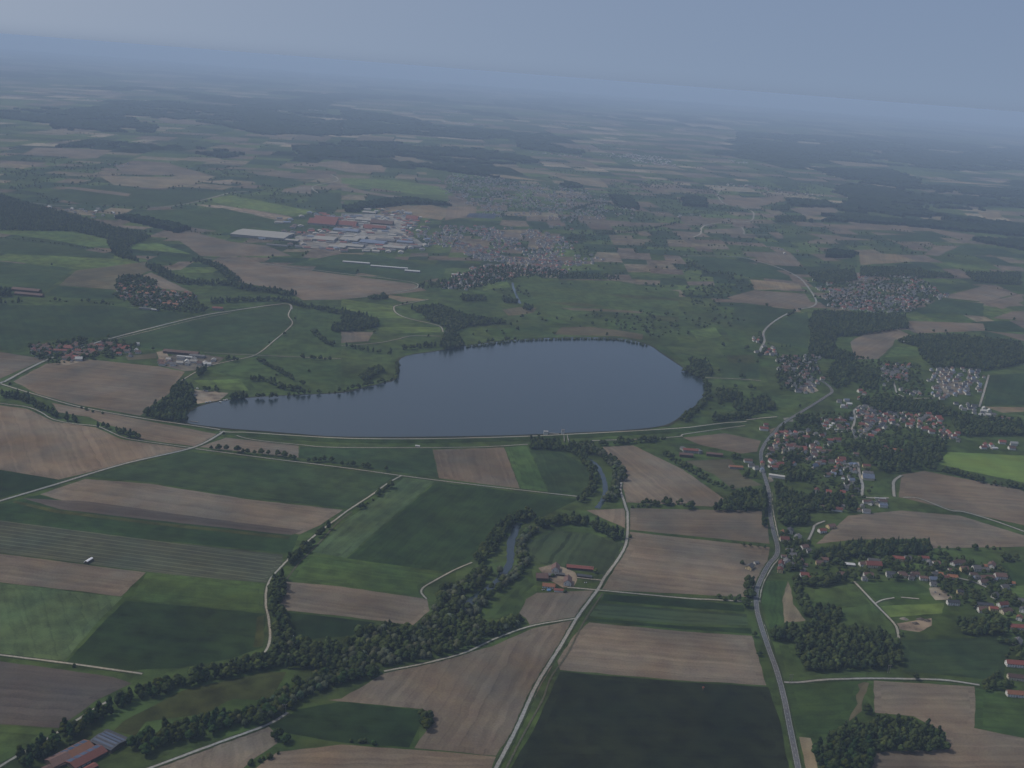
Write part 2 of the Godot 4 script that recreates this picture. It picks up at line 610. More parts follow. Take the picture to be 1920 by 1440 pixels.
func crown_mesh(kind: String, variant: int, fine: bool) -> ArrayMesh:
	var key := "%s%d%s" % [kind, variant, fine]
	if stash.has(key): return stash[key]
	rng.seed = key.hash()
	var st := begin()
	var lv := 80 if fine else 20
	var leaf := 0.75 if fine else 1.3
	if kind == "b":      # broad crown, 14 m
		var c := Color(0.0337, 0.0463, 0.0164)
		blob(st, Vector3(0, 8.6, 0), Vector3(4.0, 4.2, 4.0), .16, lv, leaf, c)
		var n := 6 if fine else 4
		for i in n:
			var u := TAU * i / n + rng.randf_range(-.4, .4)
			var h := rng.randf_range(5.6, 9.6)
			blob(st, Vector3(cos(u) * rng.randf_range(2.6, 3.6), h, sin(u) * rng.randf_range(2.6, 3.6)), Vector3(2.6, 2.3, 2.6) * rng.randf_range(.8, 1.15), .2, lv / 2, leaf, c * rng.randf_range(.85, 1.18))
		blob(st, Vector3(rng.randf_range(-1, 1), 11.8, rng.randf_range(-1, 1)), Vector3(2.5, 2.2, 2.5), .2, lv / 2, leaf, c * 1.1)
	elif kind == "t":    # tall narrow crown, 14 m
		var c := Color(0.0260, 0.0388, 0.0170)
		for i in 4:
			var h := 4.2 + i * 2.6
			var r: float = [2.2, 2.6, 2.2, 1.5][i]
			blob(st, Vector3(rng.randf_range(-.8, .8), h, rng.randf_range(-.8, .8)), Vector3(r, 2.3, r), .22, lv / 2, leaf, c * rng.randf_range(.85, 1.15))
		if fine:
			for i in 3:
				var u := TAU * i / 3 + rng.randf()
				blob(st, Vector3(cos(u) * 1.7, rng.randf_range(5, 9), sin(u) * 1.7), Vector3(1.4, 1.7, 1.4), .22, 16, leaf, c * 1.1)
	elif kind == "w":    # pale willow, 14 m, wide
		var c := Color(0.0552, 0.0656, 0.0398)
		var n := 6 if fine else 4
		blob(st, Vector3(0, 8.0, 0), Vector3(4.2, 4.8, 4.2), .2, lv, leaf, c)
		for i in n:
			var u := TAU * i / n + rng.randf_range(-.4, .4)
			blob(st, Vector3(cos(u) * 3.4, rng.randf_range(5.4, 7.6), sin(u) * 3.4), Vector3(2.2, 3.6, 2.2), .24, lv / 2, leaf, c * rng.randf_range(.85, 1.15))
	elif kind == "s":    # shrub or young tree, 14 units tall and scaled down
		var c := Color(0.0383, 0.0522, 0.0193)
		for i in 3:
			var u := TAU * i / 3 + rng.randf()
			blob(st, Vector3(cos(u) * 2.6, rng.randf_range(5, 7), sin(u) * 2.6), Vector3(4.4, 5.2, 4.4) * rng.randf_range(.85, 1.1), .24, lv / 2, leaf * 1.6, c * rng.randf_range(.85, 1.2))
		blob(st, Vector3(0, 9.5, 0), Vector3(3.4, 4.0, 3.4), .22, lv / 2, leaf * 1.6, c)
	else:                # spruce, tiers of drooping boughs, 14 m
		var c := Color(0.0154, 0.0253, 0.0143)
		var tiers := 7 if fine else 5
		for j in tiers:
			var f := float(j) / tiers
			var y0 := 2.0 + f * 10.6
			var r := (1.0 - f) * 2.7 + 0.45
			var segs := 9
			st.set_color(c * rng.randf_range(.8, 1.2))
			var rim := []
			for i in segs: rim.append(Vector3(cos(TAU * i / segs) * r * rng.randf_range(.75, 1.2), y0 - 0.6 + rng.randf_range(-.4, .4), sin(TAU * i / segs) * r * rng.randf_range(.75, 1.2)))
			var top := Vector3(0, y0 + 14.0 / tiers, 0)
			for i in segs:
				var a: Vector3 = rim[i]
				var b: Vector3 = rim[(i + 1) % segs]
				var n := (a + b).normalized() + Vector3(0, .4, 0)
				n = n.normalized()
				tri(st, [top, a, b], [n, n, n])
				tri(st, [Vector3(0, y0 - .2, 0), b, a], [Vector3.DOWN, Vector3.DOWN, Vector3.DOWN])
	stash[key] = st.commit()
	return stash[key]

func trunk_mesh() -> ArrayMesh:
	if stash.has("trunk"): return stash.trunk
	var st := begin()
	var limbs := [[Vector3(0, -.3, 0), Vector3(.1, 7.5, 0), .42, .2], [Vector3(.05, 3.2, 0), Vector3(2.3, 6.6, .6), .2, .08], [Vector3(.05, 3.8, 0), Vector3(-1.9, 7.0, 1.0), .2, .08], [Vector3(.08, 4.6, 0), Vector3(.3, 7.6, -2.2), .18, .07]]
	for l in limbs:
		var a: Vector3 = l[0]
		var b: Vector3 = l[1]
		var w := (b - a).normalized()
		var u := w.cross(Vector3(0.3, 0.1, 1)).normalized()
		var v := w.cross(u)
		for i in 6:
			var p := TAU * i / 6
			var q := TAU * (i + 1) / 6
			quad(st, a + (u * cos(p) + v * sin(p)) * l[2], a + (u * cos(q) + v * sin(q)) * l[2], b + (u * cos(q) + v * sin(q)) * l[3], b + (u * cos(p) + v * sin(p)) * l[3])
	stash.trunk = commit(st)
	return stash.trunk

func leaf_material(tint := 0) -> StandardMaterial3D:
	var m := plain("leaves%d" % tint, [Color.WHITE, Color(1.0, .95, .78), Color(.85, .98, .95), Color(.80, .84, .80)][tint], 1.0)
	m.vertex_color_use_as_albedo = true
	m.metallic_specular = 0.12
	m.cull_mode = BaseMaterial3D.CULL_DISABLED
	m.backlight_enabled = true
	m.backlight = Color(.22, .22, .22)
	return m

func add_tree(p: Vector2, kind: String, h: float, place: String) -> void:
	var c := Vector2i((p / 4.0).floor())
	if blocked.has(c): return
	trees.append({"p": p, "kind": kind, "h": h, "place": place, "d": p.length()})

func pick(mix: String) -> String:
	# the first letter of a mix is the commonest
	var k := rng.randf()
	return mix[0] if k < 0.62 or mix.length() == 1 else mix[1] if k < 0.9 or mix.length() == 2 else mix[2]

func height_of(kind: String) -> float:
	if kind == "s": return rng.randf_range(4.0, 7.5)
	if kind == "t": return rng.randf_range(13.0, 21.0)
	if kind == "c": return rng.randf_range(15.0, 23.0)
	if kind == "w": return rng.randf_range(10.0, 15.0)
	return rng.randf_range(10.0, 17.0)

func belt(place: String, width: float, spacing: float, mix: String, a: Array) -> void:
	var p := smooth(to_points(a), 6.0)
	var run := 0.0
	for i in p.size() - 1:
		var t := (p[i + 1] - p[i])
		run += t.length()
		var rows := maxi(1, roundi(width / spacing))
		while run >= spacing:
			run -= spacing
			for r in rows:
				if rng.randf() < 0.13: continue
				var off := (float(r) + 0.5 - rows / 2.0) * spacing if rows > 1 else 0.0
				var n := Vector2(-t.y, t.x).normalized()
				var q := p[i] + n * (off + rng.randf_range(-.32, .32) * minf(width, spacing)) + t.normalized() * rng.randf_range(-.35, .35) * spacing
				var k := pick(mix)
				add_tree(q, k, height_of(k), place)

func on_field(q: Vector2) -> bool:
	for f in all_fields:
		if f[0].distance_to(q) < 1500.0 and Geometry2D.is_point_in_polygon(q, f): return true
	for f in bare_cells:
		if f[0].distance_to(q) < 800.0 and Geometry2D.is_point_in_polygon(q, f): return true
	return false

func wood(place: String, spacing: float, mix: String, a: Array, thin := false) -> void:
	var p := to_points(a)
	var lo := p[0]
	var hi := p[0]
	for q in p:
		lo = lo.min(q)
		hi = hi.max(q)
	var nz := int((hi.y - lo.y) / spacing) + 1
	var nx := int((hi.x - lo.x) / spacing) + 1
	for j in nz:
		for i in nx:
			var q := lo + Vector2(i + 0.5 * (j % 2), j) * spacing + Vector2(rng.randf_range(-.4, .4), rng.randf_range(-.4, .4)) * spacing
			if thin and rng.randf() < 0.12: continue
			if spacing >= 26.0 and woods_noise.get_noise_2d(q.x * 55.0, q.y * 38.0) + woods_noise.get_noise_2d(q.x * 17.0, q.y * 9.0) * 0.7 < 0.12 + rng.randf_range(-.12, .12): continue
			if spacing >= 26.0: q += Vector2(rng.randfn(), rng.randfn()) * spacing * 0.5
			if spacing >= 26.0 and on_field(q): continue
			if Geometry2D.is_point_in_polygon(q, p):
				var k := pick(mix)
				add_tree(q, k, height_of(k) * (0.85 if thin else 1.0), place)

func lone_tree(kind: String, h: float, place: String, x: float, z: float) -> void:
	blocked.erase(Vector2i((Vector2(x, z) / 4.0).floor()))
	add_tree(Vector2(x, z), kind, h, place)

const ORD := ["first", "second", "third", "fourth", "fifth", "sixth", "seventh", "eighth", "ninth", "tenth", "eleventh", "twelfth", "thirteenth", "fourteenth", "fifteenth", "sixteenth", "seventeenth", "eighteenth", "nineteenth"]
const TENS := ["twentieth", "thirtieth", "fortieth", "fiftieth", "sixtieth", "seventieth", "eightieth", "ninetieth"]
const TEN := ["twenty", "thirty", "forty", "fifty", "sixty", "seventy", "eighty", "ninety"]

func ordinal(i: int) -> String:
	if i < 19: return ORD[i]
	var n := i + 1
	if n > 99: return "hundredth"
	return TENS[n / 10 - 2] if n % 10 == 0 else TEN[n / 10 - 2] + "-" + ORD[n % 10 - 1]

# words that tell the members of each (look, place) apart: their rank from the left
func rank_labels(list: Array) -> void:
	var sets := {}
	for t in list:
		var key: String = t.look + "|" + t.place
		if not sets.has(key): sets[key] = []
		sets[key].append(t)
	for key in sets:
		var s: Array = sets[key]
		s.sort_custom(func(a, b): return a.p.x / a.p.y > b.p.x / b.p.y)
		for i in s.size():
			var where := ""
			if s.size() > 1:
				if i == 0: where = ", leftmost such"
				elif i == s.size() - 1: where = ", rightmost such"
				else: where = ", " + ordinal(i) + " from left"
			s[i]["label"] = "%s%s, %s" % [s[i].look, where, s[i].place]

func grow_trees() -> void:
	trees.sort_custom(func(a, b): return a.d < b.d)
	var near := trees.slice(0, 300)
	for t in near:
		var size := "low" if t.h < 9.0 else "middling" if t.h < 13.5 else "high"
		t["tint"] = rng.randi_range(0, 3)
		var hue: String = ["green", "yellowish", "bluish", "dull"][t.tint]
		t["look"] = "%s %s %s" % [size, hue, {"b": "round tree", "t": "slender tree", "w": "willow", "s": "bush", "c": "spruce"}[t.kind]]
		t["group"] = "trees at " + t.place
		if not t.place.begins_with("at "): t.place = "at " + t.place
	rank_labels(near)
	var proto := {}
	for t in near:
		var v := rng.randi_range(0, 2)
		var key := "%s%d%d" % [t.kind, v, t.tint]
		var called: String = {"b": "broadleaf_tree", "t": "slender_tree", "w": "willow_tree", "s": "bush", "c": "spruce_tree"}[t.kind]
		var o: Node3D
		if proto.has(key):
			o = proto[key].duplicate()
			o.name = numbered(called)
			add_child(o)
		else:
			o = Node3D.new()
			o.name = numbered(called)
			add_child(o)
			proto[key] = o
			obj("trunk", trunk_mesh(), grained("bark", lin(0.045, 0.035, 0.025), 3.0), o)
			obj("crown", crown_mesh(t.kind, v, true), leaf_material(t.tint), o)
		o.position = Vector3(t.p.x, 0, t.p.y)
		var s: float = t.h / 14.0
		var wide := s * rng.randf_range(0.85, 1.2)
		o.scale = Vector3(wide, s, wide)
		o.rotation_degrees.y = rng.randf_range(0, 360)
		tag(o, t.label, "bush" if t.kind == "s" else "tree", t.group)
	# every wood and belt beyond the nearest 300 trees: one mass each
	var masses := {}
	for i in range(300, trees.size()):
		var t = trees[i]
		if not masses.has(t.place): masses[t.place] = {}
		var key := "%s%d" % [t.kind, rng.randi_range(0, 2)]
		if not masses[t.place].has(key): masses[t.place][key] = []
		masses[t.place][key].append(t)
	for place in masses:
		var root := Node3D.new()
		root.name = numbered("woodland")
		add_child(root)
		var what: String = place
		while what.begins_with("at "): what = what.substr(3)
		tag(root, "mass of trees making up " + what, "woods", "", "stuff")
		for key in masses[place]:
			crowd("tree_foliage", crown_mesh(key[0], int(key[1]), masses[place][key][0].d < 2600.0), masses[place][key], root)

func crowd(called: String, mesh: Mesh, list: Array, root: Node) -> void:
	var mm := MultiMesh.new()
	mm.transform_format = MultiMesh.TRANSFORM_3D
	mm.use_colors = true
	mm.mesh = mesh
	mm.instance_count = list.size()
	for i in list.size():
		var t = list[i]
		var s: float = t.h / 14.0
		var w := s * rng.randf_range(0.85, 1.25)
		mm.set_instance_transform(i, Transform3D(Basis(Vector3.UP, rng.randf_range(0, TAU)).scaled_local(Vector3(w, s, w)), Vector3(t.p.x, -0.1, t.p.y)))
		var k := rng.randf_range(0.66, 1.30) * (1.35 if rng.randf() < 0.15 else 1.0)
		var y := rng.randf_range(-.08, .12)
		mm.set_instance_color(i, Color(k * (1 + y), k, k * (1 - y)))
	var o := MultiMeshInstance3D.new()
	o.name = called
	o.multimesh = mm
	o.material_override = leaf_material()
	o.set_meta("kind", "stuff")
	root.add_child(o, true)

# ---------------------------------------------------------------- buildings
var ROOF := {"r": [0.125, 0.033, 0.024], "o": [.165, .066, .032], "n": [0.0775, 0.041, 0.033], "g": [0.075, 0.074, 0.0775], "s": [0.0275, 0.03, 0.039], "b": [0.085, 0.105, 0.15], "c": [.21, .20, .18], "w": [0.31, 0.31, 0.3], "W": [0.25, 0.245, 0.23]}
var ROOF_WORD := {"r": "red-roofed", "o": "orange-roofed", "n": "brown-roofed", "g": "grey-roofed", "s": "dark-roofed", "b": "blue-grey-roofed", "c": "cream-roofed", "w": "pale-roofed", "W": "pale-roofed"}
var WALL := [[.58, .57, .54, "white"], [.60, .59, .57, "white"], [.50, .45, .34, "cream"], [.34, .33, .315, "grey"], [.52, .41, .22, "yellow"]]

func roof_mat(kind: String, v: int) -> StandardMaterial3D:
	var c: Array = ROOF[kind]
	var k: float = [0.62, 0.88, 1.12][v] * 1.3
	return grained("roof_%s%d" % [kind, v], lin(minf(c[0] * k, 1), minf(c[1] * k, 1), minf(c[2] * k, 1)), 40.0, 0.35 if kind in ["w", "b"] else 0.85)

# ridge along x; eave height e, rise r
func shell(l: float, w: float, e: float, r: float) -> ArrayMesh:
	return extrude([Vector2(-w / 2, -0.4), Vector2(w / 2, -0.4), Vector2(w / 2, e), Vector2(0, e + r), Vector2(-w / 2, e)], l)

func roof_shell(l: float, w: float, e: float, r: float, over: float, thick := 0.35) -> ArrayMesh:
	var s := r / (w / 2)
	var h := w / 2 + over
	var low := e - over * s
	return extrude([Vector2(-h, low), Vector2(0, e + r), Vector2(h, low), Vector2(h, low + thick), Vector2(0, e + r + thick), Vector2(-h, low + thick)], l + over * 2)

func windows(o: Node3D, l: float, w: float, e: float) -> void:
	var glass := plain("window_glass", lin(0.015, 0.0175, 0.0225), 0.12)
	var pane := stash.get("pane") as Mesh
	if pane == null:
		pane = box(Vector3(1.1, 1.3, 0.12))
		stash["pane"] = pane
	var rows := [1.5, 4.1] if e > 4.5 else [1.5]
	for y in rows:
		var n := maxi(2, int(l / 3.6))
		for i in n:
			var x := (i + 0.5) * l / n - l / 2
			obj("window", pane, glass, o, Vector3(x, y, w / 2))
			obj("window", pane, glass, o, Vector3(x, y, -w / 2))
		for s in [-1, 1]:
			for i in 2:
				var g := obj("window", pane, glass, o, Vector3(s * l / 2, y, (i - 0.5) * w * 0.5))
				g.rotation_degrees.y = 90
	var d := obj("door", stash.get_or_add("door", box(Vector3(1.2, 2.1, 0.16))), plain("door_wood", lin(0.045, 0.025, 0.015), .6), o, Vector3(l * 0.1, 1.05, w / 2))
	d.position.x = l / maxi(2, int(l / 3.6)) * 0.5 * 0.0 + l * 0.02

func building(called: String, label: String, category: String, group: String, x: float, z: float, turn: float, l: float, w: float, e: float, rise: float, wall: Material, roof: Material, near := false, chimney := false) -> Node3D:
	var o := thing(called, Vector3(x, 0, z), turn, label, category, group)
	obj("wall", shell(l, w, e, rise), wall, o)
	var rf := obj("roof", roof_shell(l, w, e, rise, 0.7 if l < 40 else 1.0), roof, o)
	if chimney: obj("chimney", box(Vector3(0.8, 2.0, 0.8)), grained("brick", lin(0.1, 0.045, 0.03), 4.0), rf, Vector3(l * 0.18, e + rise * 0.75 + 0.6, -w * 0.14))
	if near: windows(o, l, w, e)
	return o

func plan_house(place: String, roof: String, l: float, w: float, turn: float, x: float, z: float) -> void:
	plans.append({"p": Vector2(x, z), "roof": roof, "l": l, "w": w, "turn": turn + rng.randf_range(-5, 5), "place": place, "d": Vector2(x, z).length(), "fixed": true})
	block(Vector2(x, z), maxf(l, w) * 0.5)

func quarter(place: String, roofs: String, spacing: float, size: float, a: Array) -> void:
	var p := to_points(a)
	var lo := p[0]
	var hi := p[0]
	for q in p:
		lo = lo.min(q)
		hi = hi.max(q)
	var lean := rng.randf_range(-18, 18)
	for j in int((hi.y - lo.y) / spacing) + 1:
		for i in int((hi.x - lo.x) / spacing) + 1:
			var q := lo + Vector2(i + 0.4 * (j % 2), j) * spacing + Vector2(rng.randf_range(-.3, .3), rng.randf_range(-.3, .3)) * spacing
			var rag := Vector2(woods_noise.get_noise_2d(q.x * 40.0, q.y * 40.0), woods_noise.get_noise_2d(q.y * 40.0 + 900.0, q.x * 40.0)) * (40.0 if q.length() < 5000.0 else 260.0)
			if rng.randf() < 0.14 or not Geometry2D.is_point_in_polygon(q + rag, p): continue
			if q.length() > 5000.0 and woods_noise.get_noise_2d(q.x * 25.0 + 5000.0, q.y * 14.0) > 0.12: continue
			if blocked.has(Vector2i((q / 4.0).floor())): continue
			var l := size * rng.randf_range(0.8, 1.3)
			plans.append({"p": q, "roof": roofs[rng.randi_range(0, roofs.length() - 1)], "l": l, "w": minf(l * 0.95, size * rng.randf_range(0.68, 0.85)), "turn": lean + (90.0 if rng.randf() < 0.45 else 0.0) + rng.randf_range(-9, 9), "place": place, "d": q.length(), "fixed": false})
			block(q, l * 0.4)

func build_houses() -> void:
	plans.sort_custom(func(a, b): return a.d < b.d)
	var near := plans.slice(0, 300)
	for t in near:
		t["wall"] = [0, 0, 0, 1, 1, 1, 2, 2, 3, 4][rng.randi_range(0, 9)]
		t["look"] = "%s %s %s" % [WALL[t.wall][3], ROOF_WORD[t.roof], "barn" if t.l > 24 else "house" if t.l > 9.5 else "outhouse"]
	rank_labels(near)
	for i in near.size():
		var t = near[i]
		var c: Array = WALL[t.wall]
		var wall := grained("wall_%d" % t.wall, lin(c[0] * 1.1, c[1] * 1.1, c[2] * 1.1), 30.0)
		var e := 3.0 if t.l < 9.5 or t.roof == "w" else rng.randf_range(4.6, 5.8)
		var rise: float = t.w * 0.5 * (0.18 if t.roof in ["w", "W"] else rng.randf_range(0.55, 0.85))
		building("barn" if t.l > 24 else "house" if t.l > 9.5 else "outhouse", t.label, "house" if t.l <= 24 and t.l > 9.5 else "barn" if t.l > 24 else "outhouse", "houses " + t.place, t.p.x, t.p.y, t.turn, t.l, t.w, e, rise, wall, roof_mat(t.roof, rng.randi_range(0, 2)), t.d < 2150.0, t.roof != "w" and t.l > 9.5)
	# the rest of the towns: one mass for each quarter
	var mass := {}
	for i in range(300, plans.size()):
		var t = plans[i]
		if not mass.has(t.place): mass[t.place] = []
		mass[t.place].append(t)
	var am := ArrayMesh.new()
	var wm := grained("town_wall", lin(.54, .52, .48), 30.0)
	var rm := plain("town_roof", Color.WHITE, 0.85)
	rm.vertex_color_use_as_albedo = true
	am.add_surface_from_arrays(Mesh.PRIMITIVE_TRIANGLES, shell(12, 10, 5, 3.4).surface_get_arrays(0))
	am.add_surface_from_arrays(Mesh.PRIMITIVE_TRIANGLES, roof_shell(12, 10, 5, 3.4, 0.7).surface_get_arrays(0))
	am.surface_set_material(0, wm)
	am.surface_set_material(1, rm)
	for place in mass:
		var list: Array = mass[place]
		var mm := MultiMesh.new()
		mm.transform_format = MultiMesh.TRANSFORM_3D
		mm.use_colors = true
		mm.mesh = am
		mm.instance_count = list.size()
		for i in list.size():
			var t = list[i]
			mm.set_instance_transform(i, Transform3D(Basis(Vector3.UP, deg_to_rad(t.turn)).scaled_local(Vector3(t.l / 12.0, rng.randf_range(0.85, 1.25), t.w / 10.0)), Vector3(t.p.x, 0, t.p.y)))
			var c: Array = ROOF[t.roof]
			mm.set_instance_color(i, Color(c[0], c[1], c[2]) * rng.randf_range(0.8, 1.2))
		var o := MultiMeshInstance3D.new()
		o.name = numbered("town_houses")
		o.multimesh = mm
		add_child(o)
		tag(o, "many small houses standing close together " + place, "houses", "", "stuff")

func hall(label: String, roof: String, l: float, w: float, h: float, turn: float, x: float, z: float) -> void:
	var wall := grained("hall_wall", lin(0.25, 0.245, 0.235), 60.0) if roof != "n" else grained("barn_wood", lin(0.065, 0.0425, 0.0275), 30.0)
	building("hall" if l > 55 else "barn", label, "hall" if l > 55 else "barn", "", x, z, -turn, l, w, h * 0.8, clampf(w * 0.09, 1.0, 4.0) if roof in ["c", "w", "b", "g"] else w * 0.22, wall, roof_mat(roof, 1))
	for i in int(l / 8.0) + 1: block(Vector2(x + (i * 8.0 - l / 2) * cos(deg_to_rad(turn)), z + (i * 8.0 - l / 2) * sin(deg_to_rad(turn))), w * 0.5 + 2.0)

func caravan(p: Vector2) -> void:
	stash.caravans = stash.get("caravans", 0) + 1
	var k: int = stash.caravans
	var word: String = ["beside the copse, left one", "beside the copse, right one", "beside the copse, front one", "at the water's edge, rightmost", "at the water's edge, next to the rightmost", "near the water, right of the tents", "near the water, left of the tents", "on the beach meadow, middle", "on the upper meadow, left", "on the upper meadow, right", "under the copse trees, lower", "under the copse trees, upper", "alone on the camping meadow", "at the top of the camping meadow"][k - 1]
	var o := thing("caravan", Vector3(p.x, 0, p.y), rng.randf_range(-40, 40), "white caravan " + word, "caravan", "caravans on the camping ground")
	var st := [Vector2(-1.2, .5), Vector2(1.2, .5), Vector2(1.25, 2.3), Vector2(0.9, 2.7), Vector2(-0.9, 2.7), Vector2(-1.25, 2.3)]
	obj("body", extrude(st, 6.2), plain("caravan_white", lin(0.39, 0.39, 0.38), .35), o)
	for s in [-1, 1]: obj("window", box(Vector3(2.0, .7, .06), Vector3(0, 1.75, s * 1.26)), plain("window_glass", lin(0.015, 0.0175, 0.0225), .12), o)
	for s in [-1, 1]:
		var w := CylinderMesh.new()
		w.top_radius = .34
		w.bottom_radius = .34
		w.height = .2
		w.radial_segments = 10
		var wheel := obj("wheel", w, plain("tyre", lin(0.01, 0.01, 0.01), .9), o, Vector3(0, .34, s * 1.05))
		wheel.rotation_degrees.x = 90
	obj("drawbar", box(Vector3(1.3, .12, .5), Vector3(3.6, .5, 0)), plain("steel", lin(0.15, 0.15, 0.15), .4, .8), o)

func car(p: Vector2, turn: float, color: Color, label: String) -> void:
	var o := thing("car", Vector3(p.x, 0.3, p.y), turn, label, "car", "cars parked in the villages")
	obj("body", extrude([Vector2(-.88, .28), Vector2(.88, .28), Vector2(.9, .8), Vector2(.8, .95), Vector2(-.8, .95), Vector2(-.9, .8)], 4.4), plain("paint%s" % color.to_html(), color, .25), o)
	obj("cabin", extrude([Vector2(-.8, .94), Vector2(.8, .94), Vector2(.62, 1.45), Vector2(-.62, 1.45)], 2.3), plain("window_glass", lin(0.015, 0.0175, 0.0225), .12), o, Vector3(-.25, 0, 0))
	for i in 4:
		var w := CylinderMesh.new()
		w.top_radius = .32
		w.bottom_radius = .32
		w.height = .2
		w.radial_segments = 10
		var wheel := obj("wheel", w, plain("tyre", lin(0.01, 0.01, 0.01), .9), o, Vector3([-1.35, 1.35][i % 2], .32, [-.82, .82][i / 2]))
		wheel.rotation_degrees.x = 90

func post(h: float, r: float) -> CylinderMesh:
	var c := CylinderMesh.new()
	c.height = h
	c.top_radius = r * 0.75
	c.bottom_radius = r
	c.radial_segments = 8
	return c

func power_pole(x: float, z: float, label: String) -> void:
	var o := thing("power_pole", Vector3(x, 0, z), 12, label, "power pole", "double wooden power poles")
	var w := grained("pole_wood", lin(0.17, 0.155, 0.135), 3.0)
	for s in [-1, 1]: obj("pole", post(13.5, .3), w, o, Vector3(s * 1.6, 6.5, 0))
	obj("crossbar", box(Vector3(6.0, .34, .34), Vector3(0, 12.6, .3)), w, o)
	obj("brace", box(Vector3(3.4, .22, .22), Vector3(0, 9.2, .25)), w, o)
	for i in 3: obj("insulator", post(.8, .14), plain("porcelain", lin(0.3, 0.29, 0.275), .3), o, Vector3((i - 1) * 2.5, 13.2, .3))

# ---------------------------------------------------------------- the farm, the barns and the small things
func lone_farm() -> void:
	var white := grained("wall_0", lin(.62, .61, .58), 30.0)
	var wood_ := grained("barn_wood", lin(0.065, 0.0425, 0.0275), 30.0)
	var red := roof_mat("r", 1)
	var brown := roof_mat("n", 2)
	building("farmhouse", "white farmhouse with windowed gable and brown roof in the lone farm's yard", "farmhouse", "", 116.1, -1681.6, 86, 21, 12.5, 6.0, 5.0, white, brown, true, true)
	building("barn", "long red-roofed open-fronted shed at the back of the lone farm", "barn", "", 138.7, -1740.6, -2, 44, 11, 4.2, 2.2, wood_, red)
	building("barn", "big dark red barn at the left of the lone farm", "barn", "", 73.7, -1690.9, 4, 19, 17, 5.5, 5.0, wood_, roof_mat("n", 1))
	building("barn", "tall barn with ridge running away at the back of the lone farm", "barn", "", 97.1, -1727.9, 86, 20, 13, 5.5, 5.2, white, brown, true)
	building("house", "orange-roofed small house at the front of the lone farm", "house", "", 84.9, -1662.0, -3, 20, 10, 3.6, 3.4, white, roof_mat("o", 1), true, true)
	building("shed", "low red-roofed shed at the front right of the lone farm", "shed", "", 101.1, -1649.8, -2, 15.5, 7, 3.0, 1.2, white, red)
	building("shed", "grey lean-to between the big barn and the farmhouse", "shed", "", 89.2, -1705.1, 20, 13, 8, 3.0, 1.4, wood_, roof_mat("g", 1))
	building("shed", "long grey low shed across the middle of the lone farm", "shed", "", 103.4, -1710.2, -4, 16, 6, 3.2, 1.2, wood_, roof_mat("g", 0))
	building("shed", "dark low shed beside the lone farm's drive", "shed", "", 145.1, -1709.9, -6, 24, 7, 3.2, 1.4, wood_, roof_mat("s", 1))
	car(Vector2(146.2, -1688.1), 10, lin(0.375, 0.375, 0.37), "white car on the grass beside the lone farm's drive")
	car(Vector2(106.2, -1726.3), 70, lin(0.35, 0.35, 0.34), "white car in the yard of the lone farm")
	car(Vector2(75.7, -1649.5), 30, lin(0.36, 0.36, 0.35), "white car left of the blue pool at the lone farm")
	var tub := thing("pool", Vector3(85.1, 0, -1650.8), 0, "blue paddling pool in front of the orange-roofed house", "pool")
	obj("rim", post(1.2, 4.0), plain("pool_blue", lin(0.025, 0.08, 0.21), .4), tub, Vector3(0, .9, 0))
	obj("water", post(.06, 3.6), plain("pool_water", lin(0.05, 0.13, 0.225), .08), tub, Vector3(0, 1.54, 0))

